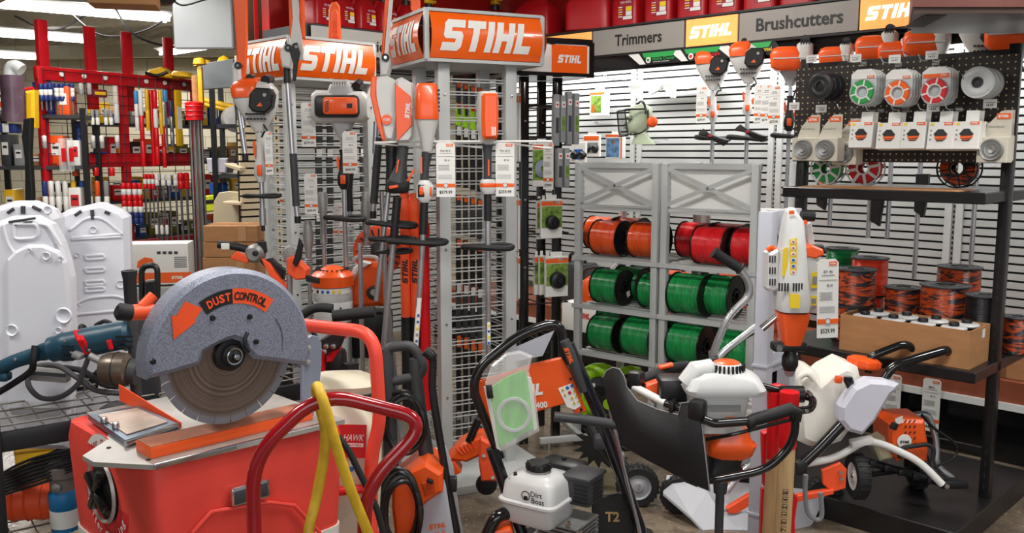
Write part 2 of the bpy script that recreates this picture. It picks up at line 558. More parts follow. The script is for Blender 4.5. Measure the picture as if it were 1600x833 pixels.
tube_light((-5.01, 13.16), (-3.66, 11.87), 2.95, 'tube light under the grey hanging panel', 3)
for a, b, s in (((-3.3, 11.6), (-2.9, 11.2), 'short end of a tube light just right of the grey hanging panel'),):
    tube_light(a, b, 2.75, s, 4)

# ---- hanging grey panels, cardboard and conduit up there
f = Fr(320, 60, 6.5, 0); m = MB(); m.box((0, 0, .2), (.42, .05, .55), mat('panel_grey', '8A8E90', .5, var=.04), .006)
m.box((0, -.027, .2), (.40, .004, .53), mat('panel_grey_face', '94989A', .5, var=.04)); solo(m, 'ceiling_sign', 'pale grey square panel hanging under the roof beams', 'sign panel', f)
f = Fr(362, 142, 7.2, 20); m = MB(); m.prism([(-.24, 0), (.28, .06), (.28, .3), (-.24, .2)], 0, .05, mat('panel_grey_dark', '80888C', .5, var=.04), bev=.004); solo(m, 'ceiling_sign', 'darker grey panel behind the leftmost pole saw', 'sign panel', f)
f = Fr(195, 8, 5.0, 15); m = MB(); m.box((0, 0, .04), (.34, .22, .1), M_card, .004); m.box((0, -.112, .04), (.3, .003, .03), M_tape); solo(m, 'cardboard_box', 'flat cardboard carton edge at the very top of the picture', 'box', f)
f = Fr(252, 8, 5.4, 0); t = thing('ceiling_fan', 'dark round hanging fan motor at the top beside the grey panel', 'fan', f)
m = MB(); m.lathe([(0, 0), (.06, .005), (.09, .04), (.09, .07), (.05, .1), (0, .11)], M_bk); m.build('motor', t)
m = MB(); m.tube(spline([(.05, 0, .05), (.12, 0, .0), (.25, .0, .03), (.36, 0, .06)]), .006, M_bk, 6); m.build('cable', t)
for i, pts in enumerate([[(-4.6, 9.5, 3.0), (-4.3, 9.6, 2.75), (-3.9, 9.7, 2.8), (-3.6, 9.8, 3.0)], [(-4.1, 9.4, 3.1), (-3.8, 9.3, 2.7), (-3.3, 9.4, 2.6), (-3.0, 9.5, 2.8)], [(-5.4, 10, 3.0), (-5.0, 10, 2.85), (-4.7, 10.2, 3.05)]]):
    m = MB(); m.tube(spline([V(p)-V(pts[0]) for p in pts]), .012, M_bk, 6)
    solo(m, 'ceiling_cable', 'black cable drooping from the roof joists, ' + ['above the red rack', 'right of the red rack posts', 'by the left tube lights'][i], 'cable', Fr(loc=pts[0]))

# ================================================================ RIGHT WALL DISPLAY
S_W = 7.65
G = Fr(loc=(2.6, 5.05, .035), rz=-45)
def slat_run(x0, x1, z0, z1, mb, mt, pitch=.0475, stds=()):
    mb.box(((x0+x1)/2, .03, (z0+z1)/2), (x1-x0, .02, z1-z0), M_dark)
    z = z0
    edges = [x0]+[s for s in stds for _ in (0, 1)]+[x1]
    while z < z1-.01:
        for k in range(0, len(edges), 2):
            a, b = edges[k]+(.05 if k else 0), edges[k+1]-(.05 if k+2 < len(edges) else 0)
            mb.box(((a+b)/2, .008, z+pitch/2), (b-a, .016, pitch-.0125), mt)
        z += pitch
stds = (-2.37, -1.235, -.1, 1.03)
t = thing('slatwall_gondola', 'long white slatted wall display under the Trimmers and Brushcutters header', 'display wall', G)
m = MB(); slat_run(-3.96, 2.2, .42, 2.16, m, M_slat, stds=stds); m.build('slat_panel', t)
M_std = mat('standard_strip_paint', 'B9BBB8', .4, var=.03)
for s in stds:
    m = MB()
    for dx in (-.03, .03): m.box((s+dx, -.002, 1.27), (.038, .02, 1.74), M_std)
    m.box((s, .004, 1.27), (.024, .01, 1.74), M_std)
    for k in range(58): m.box((s, -.003, .42+k*.03), (.007, .006, .017), M_dark)
    m.build('upright', t)
M_deck = mat('brick_red_laminate', '8A4A34', .4, var=.15, vs=12, stretch=(1, 8, 1))
m = MB(); m.box((-.9, -.32, .36), (6.2, .62, .04), M_deck); m.box((-.9, -.635, .33), (6.2, .02, .12), M_deck); m.box((-.9, -.65, .265), (6.2, .03, .035), M_whs); m.build('base_deck', t)
m = MB(); m.box((-.9, -.6, .102), (6.2, .02, .275), M_bkg); m.build('kick_board', t)
# header
hd = MB(); hd.box((-.9, -.36, 2.27), (6.2, .04, .19), M_gr); hd.box((-.9, -.385, 2.368), (6.2, .02, .012), M_bk); hd.box((-.9, -.385, 2.175), (6.2, .02, .012), M_bk)
hd.box((-.9, -.36, 2.12), (6.2, .03, .1), M_bkg)
hd.build('header_frame', t)
m = MB(); m.box((-.9, -.17, 2.17), (6.2, .36, .02), M_whs); m.build('canopy_top', t)
Hf = 'header plate'
M_hdg = mat('header_grey', '8E8983', .35, var=.03)
M_lit = mat('lit_orange_acrylic', 'F9A457', .3, var=.05, emit=.55)
M_litw = mat('lit_white_acrylic', 'FFF3E0', .3, var=0, emit=.9)
def hx(px, py=60): return G.q(px, py, -.39).x
def plate(x0, x1, word=None, lit=False, tx=None, tw=None):
    m = MB(); m.box(((x0+x1)/2, -.384, 2.27), (x1-x0-.006, .01, .17), M_lit if lit else M_hdg); 
    if lit: m.logo((tx or (x0+x1)/2, -.392, 2.27), tw or .24, .075, M_litw)
    elif word: m.text(word, (tx, -.392, 2.275), .075, M_ink, w=tw, bold=.02)
    m.build('sign_panel', t)
plate(hx(846), hx(924), lit=True, tx=hx(882), tw=.3)
plate(hx(926), hx(1069), 'Trimmers', tx=(hx(961)+hx(1034))/2, tw=hx(1034)-hx(961))
plate(hx(1071), hx(1152), lit=True, tx=hx(1111), tw=hx(1145)-hx(1076))
plate(hx(1154), hx(1340), 'Brushcutters', tx=(hx(1181)+hx(1316))/2, tw=hx(1316)-hx(1181))
plate(hx(1341), hx(1455), lit=True, tx=hx(1395), tw=hx(1440)-hx(1349))
plate(hx(1456), 2.1)
# strip lamp behind the header: this is what washes the top of the wall
m = MB(); m.cyl((-3.9, -.2, 2.13), (2.0, -.2, 2.13), .014, M_tube, 8); m.build('strip_light', t)
o = area('header_strip_lamp', tuple(Matrix.Rotation(R(-45), 3, 'Z') @ V((-1.4, -.22, 2.1))+G.o), (R(25), 0, R(-45)), 4.6, .06, 30, (.98, .99, 1))
# printed strip with the three product classes
def bar(x, word, mt, sub, col2):
    m = MB(); a, b = x-.02, x+.31
    z = 2.125
    m.prism([(a-.07, z+.045), (a+.03, z-.035), (a+.02, z-.035), (b+.02, z-.035), (b-.04, z+.045)], -.392, -.388, M_bk)
    m.prism([(a-.12, z+.045), (a-.02, z-.03), (a+.03, z-.03), (a-.03, z+.045)], -.393, -.391, M_pap)
    m.prism([(a+.0, z+.045), (a+.02, z+.012), (b-.08, z+.012), (b-.06, z+.045)], -.395, -.393, M_gink)
    m.disc((a+.055, -.396, z-.004), .02, M_pap, h=.004); m.disc((a+.055, -.399, z-.004), .011, col2, h=.002)
    m.text(word, (a+.18, -.397, z+.002), .024, col2, w=.18); m.text(sub, (a+.16, -.397, z-.018), .007, M_pap, w=.13, bold=.02)
    return m.build('class_banner', t)
bar(hx(1008), 'Home Owner', M_gink, 'everyday trimmers', M_gink)
bar(hx(1074), 'Mid Range', M_rink, 'everyday trimmers', M_rink)
bar(hx(1150), 'Professional', M_yink, 'everyday trimmers', M_yink)

# ---- red soffit above, cans on top
m = MB(); m.box((-.9, .25, 2.72), (6.4, .1, .75), M_soff); struct(m, 'trim_3', G.o, -45)
M_can = mat('red_fuel_can', 'A8101A', .38, var=.1)
def gas_can(label, fr, wd=.25, hh=.26, lab=True):
    t = thing('gas_can', label, 'gas can', fr, 'red fuel cans on top of the wall display')
    m = MB()
    m.sl([(0, 0, 0, wd-.02, .2, .35), (.01, 0, 0, wd, .22, .3), (hh*.66, 0, 0, wd, .22, .3), (hh*.86, .01, 0, wd*.8, .18, .4), (hh, .02, 0, wd*.45, .12, .6)], M_can, N=28)
    m.tube(fillet([(-wd*.42, 0, hh*.7), (-wd*.3, 0, hh*.98), (wd*.2, 0, hh*.98)], .04), .016, M_can, 8)
    m.build('tank', t)
    m = MB(); m.lathe([(0, 0), (.035, 0), (.037, .03), (.03, .035), (.03, .05), (0, .05)], M_bk, (wd*.12, 0, hh)); m.box((wd*.12, 0, hh+.07), (.09, .05, .04), M_yel, .008); m.cyl((wd*.12+.03, 0, hh+.07), (wd*.12+.1, 0, hh+.08), .015, M_yel, 10); m.build('spout_cap', t)
    if lab:
        m = MB(); m.box((.03, -.1115, hh*.42), (wd*.5, .002, hh*.5), mat('can_label_red', '9A1430', .4, var=.05))
        m.text('NO SPILL', (.03, -.114, hh*.62), .014, M_pap, w=wd*.42)
        m.box((.055, -.114, hh*.45), (.05, .002, .03), M_yink); m.box((.055, -.114, hh*.33), (.05, .002, .03), M_pap)
        for k in range(5): m.box((-.02, -.114, hh*(.26+.06*k)), (.035, .002, .006), M_yink if k % 2 else M_pap)
        m.box((.045, -.114, hh*.22), (.08, .002, .022), M_pap); m.build('label', t)
    return t
g0 = gas_can('x', Fr(loc=(0, 0, -5)), .23, .27)
def topz(px, z=2.385, d=-.14): 
    p = G.q(px, 30, d); return Matrix.Rotation(R(-45), 3, 'Z') @ V((p.x, d, z))+G.o
xs = [(988, 0), (1040, 1), (1092, 2), (1142, 3), (1197, 4), (1255, 5), (1318, 6)]
for i, (px, k) in enumerate(xs):
    o = g0 if i == 0 else dup(g0, (0, 0, 0))
    o.location = topz(px); o.rotation_euler = (0, 0, R(-45))
    o['label'] = 'red fuel can with yellow and white print, %s above the right header' % nth(i, 7)
g1 = gas_can('large plain red fuel can left of the printed cans', Fr(loc=topz(925, d=-.2), rz=-30), .36, .3, False)
dup(g1, topz(840, d=-.16), -40, 'large plain red fuel can just right of the big orange tower sign')
dup(g1, topz(770, d=.0), -60, 'large plain red fuel can behind the big orange tower sign')

# ---- brown ceiling heater at the top right
f = Fr(1425, 20, 3.25, 0); t = thing('unit_heater', 'brown metal ceiling unit with a grille at the top right corner', 'heater', f)
M_brn = mat('brown_enamel', '6B4038', .4, var=.1); M_brn2 = mat('brown_enamel_under', '4A3832', .38, var=.25, vs=3)
def slab(z0, z1, g, mt):
    q = [(g, g), (1.0, g), (1.25, .57-g), (.236+g, .57-g)]
    return MB().loft([[(x, y, z0) for x, y in q], [(x, y, z1) for x, y in q]], mt, smooth=False)
slab(.02, .6, 0, M_brn).build('case', t)
slab(0, .02, .008, M_brn2).build('bottom_pan', t)
m = MB()
for i in range(7):
    for j in range(9): m.box((.075+j*.0165*.41+i*.011, .06+j*.035, -.001), (.008, .022, .004), M_bk)
m.build('grille', t)

# ================================================================ LEFT WALL DISPLAY (beyond the left tower)
GL_O = V((-1.33, 6.03, 0)); K = Fr(loc=(-1.33, 6.03, 0), rz=45)
t = thing('slatwall_gondola', 'slatted wall display under the Accessories header, behind the two towers', 'display wall', K)
KD = .45   # slat face stands this far behind the header line
xe = 3.2
m = MB(); slat_run(-.29, -.05, .1, 2.16, m, M_slatb); slat_run(.0, 1.5, .1, 2.16, m, mat('grey_slat_board', 'A9AAA6', .45, var=.03)); 
for v in range(len(m.v)): m.v[v] = (m.v[v][0], m.v[v][1]+KD, m.v[v][2])
m.build('slat_panel', t)
m = MB(); m.box((-.02, KD-.015, 1.1), (.05, .02, 2.1), M_slatb)
for k in range(44): m.box((-.02, KD-.026, .2+k*.045), (.012, .006, .022), M_dark)
m.build('upright', t)
m = MB(); m.box((.78, .02, 2.28), (1.6, .04, .2), M_gr); m.box((.0, .28, 2.28), (.04, .56, .2), M_gr)
m.box((.65, -.01, 2.28), (1.2, .02, .17), M_whs); m.box((.9, -.01, 2.28), (1.3, .018, .17), M_hdg)
m.build('header_frame', t)
m = MB(); m.box((.43, -.022, 2.28), (.86, .006, .17), mat('header_light_grey', 'B6B6B0', .4, var=.03))
m.text('Accessories', (.38, -.028, 2.27), .075, M_ink, w=.5, bold=.02); m.build('sign_panel', t)
m = MB(); m.box((1.03, -.022, 2.28), (.32, .006, .17), M_lit); m.logo((1.03, -.028, 2.28), .24, .075, M_litw); m.build('sign_panel', t)
m = MB(); m.box((.78, .22, 2.165), (1.6, .46, .02), M_gr); m.build('canopy_top', t)
m = MB(); m.box((1.1, .55, 2.85), (2.2, .1, 1.1), M_soff); struct(m, 'trim_4', K.o, 45)
def ktop(px, d=.16, z=2.385):
    p = K.q(px, 60, d); return Matrix.Rotation(R(45), 3, 'Z') @ V((p.x, d, z))+K.o
for i, px in enumerate((494, 528, 562, 596, 632, 668)):
    dup(g0, ktop(px, .15), 60, 'red fuel can with yellow spout, %s above the Accessories header' % nth(i, 6), scale=.82)
# red pallet-rack upright at the left end
f = Fr(loc=(-1.9, 6.9, 0), rz=20); m = MB(); m.box((0, 0, 1.6), (.07, .05, 3.2), M_redb, .004)
for k in range(60): m.box((.03, -.026, .2+k*.05), (.012, .004, .02), M_dark)
solo(m, 'rack_upright', 'orange-red slotted rack upright rising behind the left tower sign', 'rack post', f)
f = Fr(loc=(-2.05, 7.0, 2.4), rz=10); m = MB(); m.box((.13, 0, .2), (.22, .3, .5), mat('dark_brown_carton', '5C3A22', .7, var=.1), .004); solo(m, 'storage_carton', 'dark brown carton high up behind the leftmost orange scabbard', 'box', f)
# ================================================================ SHARED BUILDERS
def price_tag(fr, label, w_=.075, h=.25, model='', price='', group=None, tilt=0, q=True):
    """white hang tag; base frame sits at its top hole"""
    m = MB().at((0, 0, 0), ry=tilt)
    m.prism([(-w_/2, -h), (w_/2, -h), (w_/2, -.012), (w_/2-.01, 0), (-w_/2+.01, 0), (-w_/2, -.012)], -.001, .001, M_pap)
    m.box((w_*.22, -.0018, -h*.055), (w_*.36, .001, h*.05), M_ored)
    m.logo((w_*.22, -.0028, -h*.055), w_*.28, h*.022, M_pap)
    if model: m.text(model, (0, -.002, -h*.16), h*.032, M_ink, w=min(w_*.6, h*.03*len(model)*.75))
    m.box((0, -.0018, -h*.2), (w_*.6, .001, h*.008), M_inkg)
    m.box((0, -.0018, -h*.26), (w_*.86, .001, h*.004), M_inkg)
    m.disc((w_*.0, -.0018, -h*.33), w_*.06, M_inkg, h=.001, seg=10); m.box((w_*.16, -.0018, -h*.33), (w_*.1, .001, h*.022), M_inkg)
    for k in range(5): m.box((-w_*.1, -.0018, -h*(.42+.022*k)), (w_*(.55 if k % 2 else .62), .001, h*.006), M_inkg)
    for k in range(4): m.box((-w_*.04, -.0018, -h*(.6+.022*k)), (w_*.74, .001, h*.003), M_inkg)
    m.box((0, -.0018, -h*.79), (w_*.98, .001, h*.065), M_ored)
    m.box((0, -.0025, -h*.79), (w_*.2, .001, h*.09), mat('tag_grey_print', '9CA3A8', .5))
    for a in range(4): m.disc((math.cos(a*PI/2)*w_*.06, -.0035, -h*.79+math.sin(a*PI/2)*w_*.06), w_*.045, M_pap, h=.001, seg=8)
    if price: m.text(price, (0, -.002, -h*.91), h*.055, M_ink, w=w_*.68, bold=.02)
    return solo(m, 'price_tag', label, 'price tag', fr, group)

M_wo = wound('orange_line', ('EE4416', 'FA6A28'), 70)
M_wr = wound('red_line', ('D4141C', 'F02A30'), 70)
M_wg = wound('green_line', ('0E7638', '20A552'), 70)
M_wgz = wound('green_line_upright', ('0E7B44', '1EA055'), 70, axis='Z')
M_woz = wound('orange_line_upright', ('E03418', 'F04A26'), 70, axis='Z')
M_wkz = wound('black_line_upright', ('141416', '232327'), 70, axis='Z')
M_wcz = wound('black_orange_line_upright', ('26262C', 'C04A1C'), 60, axis='Z', camo=True)
M_flg = mat('spool_flange_black', '141414', .3, var=.15)
def spool(label, wm, fr, r=.1, L=.175, group='line spools on the grey rack', strap=False):
    """line spool lying on its side: drum axis = local x, rests on z = 0"""
    t = thing('line_spool', label, 'line spool', fr, group)
    c = (0, 0, r)
    m = MB(); h = L/2-.006
    m.lathe([(r*.4, -h), (r*.93, -h), (r*.955, -h*.6), (r*.94, 0), (r*.955, h*.6), (r*.93, h), (r*.4, h)], wm, c, 'X', 40); m.build('winding', t)
    for sgn in (-1, 1):
        m = MB(); a = sgn*L/2; b = sgn*(L/2-.006)
        m.lathe([(r*.42, b), (r, b), (r*1.005, (a+b)/2), (r, a), (r*.93, a), (r*.9, a-sgn*.003), (r*.42, a-sgn*.003), (r*.42, b)], M_flg, c, 'X', 40)
        m.lathe([(r*.2, a-sgn*.004), (r*.2, a+sgn*.001), (r*.28, a+sgn*.001), (r*.28, a-sgn*.02)], M_flg, c, 'X', 20)
        for k in range(6):
            an = k*PI/3; m.box((a-sgn*.006, math.cos(an)*r*.34, r+math.sin(an)*r*.34), (.008, r*.22, r*.07), M_flg, rx=math.degrees(an))
        m.lathe([(r*.4, a-sgn*.004), (r*.4, a-sgn*.05)], M_dark, c, 'X', 20)
        f = m.build('flange', t)
        if sgn > 0:
            m = MB(); m.box((a+.0005, r*.3, r*.62), (.001, .03, .03), M_pap, rx=20); m.build('label', f)
    return t
def upright_spool(label, wm, fr, r=.08, L=.13, group='line spools standing on the black rack'):
    t = thing('line_spool', label, 'line spool', fr, group)
    m = MB(); m.lathe([(r*.35, .006), (r*.93, .006), (r*.95, L/2), (r*.93, L-.006), (r*.35, L-.006)], wm, seg=36); m.build('winding', t)
    for z, s in ((0, 1), (L-.006, -1)):
        m = MB(); m.lathe([(r*.4, z), (r, z), (r*1.01, z+.003), (r, z+.006), (r*.9, z+.006), (r*.88, z+.004), (r*.62, z+.004), (r*.6, z+.007), (r*.4, z+.007), (r*.4, z)], M_gr if s < 0 else M_flg, seg=36)
        for k in range(5):
            an = k*2*PI/5; m.box((math.cos(an)*r*.2, math.sin(an)*r*.2, z+.003), (r*.42, r*.08, .005), M_flg, rz=math.degrees(an))
        m.build('flange', t)
    m = MB(); m.lathe([(r*.38, .005), (r*.38, L-.01)], M_dark, seg=20); m.build('hub', t)
    return t

# ================================================================ GREY SPOOL RACK (two bays)
Q = Fr(loc=(.36, 4.72, 0), rz=-40)
def zq(px, py, d=0): return Q.q(px, py, d).z
xL = [Q.q(905, 300).x, Q.q(1042, 300).x]; 
ztop = zq(905, 254); zpan = zq(905, 322)
lev = [zq(905, 399), zq(905, 474), zq(905, 546)]
Wb = Q.q(1036, 400).x-Q.q(905, 400).x
DP = .42
print('rack', xL, ztop, zpan, lev, Wb)
def spool_rack(x0, wd, label):
    fr = Fr(loc=Matrix.Rotation(R(-40), 3, 'Z') @ V((x0, 0, 0))+Q.o, rz=-40)
    t = thing('spool_rack', label, 'shelf rack', fr, 'grey rack bays holding the line spools')
    for x in (.02, wd-.02):
        for y in (0, DP):
            m = MB(); m.box((x, y, ztop/2), (.035, .035, ztop), M_gry, .003); m.build('post', t)
    m = MB()
    m.box((wd/2, .01, ztop-.012), (wd, .02, .028), M_gry); m.box((wd/2, .01, zpan), (wd, .02, .03), M_gry)
    a, b = (.03, zpan+.02), (wd-.03, ztop-.03)
    L = math.hypot(b[0]-a[0], b[1]-a[1]); an = math.degrees(math.atan2(b[1]-a[1], b[0]-a[0]))
    for s in (-1, 1): m.box((wd/2, -.012+.003*s, (zpan+ztop)/2), (L, .004, .02), M_gry, ry=s*an)
    m.cyl((wd/2, -.022, (zpan+ztop)/2), (wd/2, -.012, (zpan+ztop)/2), .007, M_chr, 10); m.build('cross_brace', t)
    m = MB(); m.box((wd/2, .035, (zpan+ztop)/2), (wd-.06, .006, ztop-zpan-.03), M_whs); m.box((wd/2, .04, ztop-.006), (wd-.05, .06, .008), M_whs)
    m.box((wd/2, DP/2, zpan), (wd-.05, DP, .008), M_whs); m.build('top_panel', t)
    for z in lev:
        m = MB()
        m.box((wd/2, -.02, z-.01), (wd+.01, .008, .022), M_gry); m.box((wd/2, DP, z-.01), (wd, .008, .022), M_gry)
        for k in range(7): m.box((wd/2, .03+k*DP/6.6, z-.005), (wd-.03, .028, .006), M_gry)
        for x in (.04, wd-.04): m.box((x, DP/2-.01, z-.014), (.012, DP, .018), M_gry)
        m.build('shelf', t)
    return t
spool_rack(xL[0]-.02, Wb, 'left bay of the light grey spool rack, orange spools on its top shelf')
spool_rack(xL[0]-.02+Wb+.012, Wb, 'right bay of the light grey spool rack, red spools on its top shelf')
def put_spool(px, lv, d, label, wm, r=.1, L=.175, up=0, rz=-30):
    z = lev[lv]+up; n = Q.q(px, 400, d)
    p = Matrix.Rotation(R(-40), 3, 'Z') @ V((n.x, d, z))+Q.o
    return Fr(loc=p, rz=rz)
base = {}
for px, lv, d, c, label, up in [
    (943, 0, .30, 'o', 'orange line spool at the left end of the top shelf, behind the front one', 0),
    (955, 0, .10, 'o', 'front orange line spool on the top shelf, nearest the left post', 0),
    (985, 0, .34, 'o', 'orange line spool half hidden at the back of the top shelf', 0),
    (1014, 0, .13, 'o', 'orange line spool against the middle posts, top shelf', 0),
    (1090, 0, .28, 'r', 'red line spool just right of the middle posts, top shelf', 0),
    (1116, 0, .09, 'r', 'front red line spool on the top shelf, its black hub showing', 0),
    (1142, 0, .33, 'r', 'red line spool at the back between two others, top shelf', 0),
    (1178, 0, .15, 'r', 'red line spool cut off by the grey stand post, top shelf', 0),
    (957, 1, .10, 'g', 'green line spool at the left of the middle shelf', 0),
    (990, 1, .25, 'g', 'green line spool second from left on the middle shelf', 0),
    (1012, 1, .36, 'g', 'green line spool barely showing behind others, middle shelf', 0),
    (1032, 1, .12, 'g', 'green line spool behind the middle posts, middle shelf', 0),
    (1083, 1, .08, 'G', 'largest green line spool, right of the middle posts on the middle shelf', 0),
    (1126, 1, .14, 'G', 'green line spool beside the largest one, behind the bent grey tube', 0),
    (954, 2, .08, 'g', 'front left green line spool on the bottom spool shelf', 0),
    (966, 2, .32, 'g', 'green line spool behind the front left one, lower shelf', .03),
    (1010, 2, .08, 'G', 'green line spool touching the middle posts, lower shelf', 0),
    (1045, 2, .33, 'g', 'green line spool at the back behind the middle posts, lower shelf', 0),
    (1083, 2, .08, 'G', 'green line spool right of the middle posts, lower shelf', 0),
    (1122, 2, .32, 'g', 'green line spool at the back of the lower right bay', 0),
    (1164, 2, .1, 'G', 'green line spool behind the grey stand post, lower shelf', 0)]:
    fr = put_spool(px, lv, d, label, None, up=up, rz=-41)
    if c not in base:
        wm = {'o': M_wo, 'r': M_wr, 'g': M_wg, 'G': M_wg}[c]; r = .105 if c == 'G' else .095
        base[c] = spool(label, wm, fr, r, .17 if c != 'G' else .18)
    else: dup(base[c], fr.o, -41+rnd.uniform(-3, 3), label)

# ================================================================ BLACK RACK ON THE RIGHT
A = Fr(loc=(1.998, 3.63, 0), rz=-45)
XA = -.885
M_rb = mat('rack_black_paint', '1C1A1B', .32, var=.15)
t = thing('shelf_rack', 'black two-post display rack with pegboard, shelves and base deck', 'shelf rack', A)
for x in (0, XA):
    m = MB(); m.box((x, 0, .985), (.04, .05, 1.97), M_rb, .003)
    for k in range(36): m.box((x, -.026, .15+k*.05), (.006, .003, .018), M_dark)
    m.build('post', t)
def shelf(z, f, b, th, x0=XA+.05, x1=.02):
    m = MB(); m.box(((x0+x1)/2, (b-f)/2, z-th/2), (x1-x0, f+b, th), M_rb, .004, seg=1); m.build('shelf', t)
shelf(1.39, .28, .4, .045, x1=.01); shelf(.69, .29, .38, .045)
m = MB(); m.box((XA/2, 0, .05), (-XA+.09, .95, .1), M_rb, .004, seg=1); m.build('base_deck', t)
m = MB()
m.box((XA/2-.0, -.035, 1.715), (-XA+.06, .008, .43), mat('pegboard_dark', '2C2624', .5, var=.1))
Mp_hole = mat('peg_hole', 'C9B48A', .6)
for i in range(36):
    for j in range(17): m.disc((XA-.02+i*.0262, -.0395, 1.51+j*.0258), .0035, Mp_hole, seg=6, h=.001)
m.build('pegboard', t)
m = MB(); m.box((XA/2, 0, .3), (-XA, .02, .02), M_rb); m.box((XA/2, 0, 1.93), (-XA, .03, .04), M_rb); m.build('crossbar', t)
m = MB(); m.prism([(-.78, 0), (-.1, .0), (-.12, .004), (-.76, .004)], -.26, -.04, M_card); m.at(); 
solo(m, 'cardboard_sheet', 'thin sheet of cardboard lying on the upper black shelf', 'cardboard', Fr(loc=A.o+V((0, 0, 1.39)), rz=-45))

def onA(px, py, d): 
    p = A.q(px, py, d); return Matrix.Rotation(R(-45), 3, 'Z') @ p+A.o
def peg_hook(fr, L, label):
    m = MB(); m.tube(fillet([(0, .0, 0), (0, -L*.85, -.002), (0, -L, .022)], .02), .0024, M_chr, 6); m.box((0, .002, 0), (.03, .003, .02), M_chr)
    return solo(m, 'peg_hook', label, 'hook', fr, 'wire hooks on the pegboard')
def card_plate(fr, label, w_=.05, h=.034):
    m = MB(); m.box((0, 0, 0), (w_, .002, h), M_pap); m.box((0, -.0015, .004), (w_*.7, .001, .003), M_inkg); m.text('14.99', (0, -.0018, -.006), .009, M_ink)
    return solo(m, 'shelf_price_card', label, 'price card', fr, 'small price cards on the pegboard')
# line rings in blister packs, four deep on each hook
def ring_pack(label, fr, cols, group):
    t = thing('line_pack', label, 'line pack', fr, group)
    o = [(-.055, .02), (-.055, -.07), (-.04, -.1), (-.015, -.112), (.015, -.112), (.04, -.1), (.055, -.07), (.055, .02), (.03, .04), (-.03, .04)]
    m = MB(); m.prism(o, 0, .006, M_frost); m.prism([(-.053, -.0), (.053, -.0), (.053, .02), (.03, .038), (-.03, .038), (-.053, .02)], -.002, -.0005, M_pap)
    if cols[1]: m.box((0, -.003, .004), (.1, .001, .016), M_ored); 
    m.box((.03, -.0035, .006), (.03, .001, .011), M_ored); m.logo((.03, -.0045, .006), .024, .006, M_pap)
    m.build('backing', t)
    m = MB(); m.lathe([(.024, -.003), (.048, -.003), (.05, -.008), (.046, -.016), (.028, -.016), (.024, -.01)], cols[0], (0, 0, -.056), 'Y', 32); m.build('line_ring', t)
    m = MB()
    for k in range(6):
        a = k*PI/3+.3; m.box((math.cos(a)*.037, -.0168, -.056+math.sin(a)*.037), (.026, .002, .006), M_pap, ry=-math.degrees(a))
    m.lathe([(.022, -.012), (.026, -.018), (.029, -.017)], M_pap, (0, 0, -.056), 'Y', 24); m.lathe([(.049, -.01), (.053, -.017), (.054, -.0)], M_frost, (0, 0, -.056), 'Y', 24); m.build('tray', t)
    return t
for (px, py, nm, c, sq) in [(1349, 140, 'green', M_gink, 0), (1404, 141, 'orange', M_ored, 0), (1462, 138, 'red', M_rink, 1)]:
    r0 = None
    for k in range(4):
        P = onA(px, py, -.21); P = P+V((math.sin(R(-45))*-1, math.cos(R(-45)), 0))*(.028*k)*1.0+V((0, 0, .045))
        lab = '%s trimmer line pack, %s on its hook' % (nm, ['front one', 'second one back', 'third one back', 'rearmost'][k])
        if r0 is None: r0 = ring_pack(lab, Fr(loc=P, rz=-45), (c, sq), 'trimmer line ring packs on the pegboard')
        else: dup(r0, P, -45, lab)
    peg_hook(Fr(loc=onA(px, py-40, -.045)+V((0, 0, .0)), rz=-45), .19, 'wire hook holding the %s line packs' % nm)
def bare_ring(label, fr, mt, hub, group):
    t = thing('line_coil', label, 'line coil', fr, group)
    m = MB(); m.lathe([(.022, -.001), (.06, 0), (.062, -.006), (.06, -.02), (.022, -.021), (.022, 0)], mt, (0, 0, 0), 'Y', 36)
    m.lathe([(.028, -.0215), (.03, -.023), (.05, -.023), (.052, -.0215)], mt, (0, 0, 0), 'Y', 36); m.build('coil', t)
    m = MB(); m.lathe([(.0, -.012), (.022, -.012), (.022, -.022), (.016, -.024), (.016, -.014), (0, -.014)], hub, (0, 0, 0), 'Y', 20); m.build('hub', t)
    return t
for (px, py, nm, mt, hub) in [(1284, 134, 'black', mat('black_coil', '29282A', .3, var=.15), M_bk), (1530, 129, 'clear white', mat('clear_coil', 'C9CCCB', .2, var=.08, alpha=.9), M_gr)]:
    r0 = None
    for k in range(3):
        P = onA(px, py, -.2)+V((.707, .707, 0))*(.05*k)
        lab = '%s round line coil, %s on its hook' % (nm, ['front', 'middle', 'back'][k])
        if r0 is None: r0 = bare_ring(lab, Fr(loc=P, rz=-45), mt, hub, 'round line coils on the pegboard')
        else: dup(r0, P, -45, lab)
    peg_hook(Fr(loc=onA(px, py, -.045), rz=-45), .2, 'wire hook holding the %s line coils' % nm)
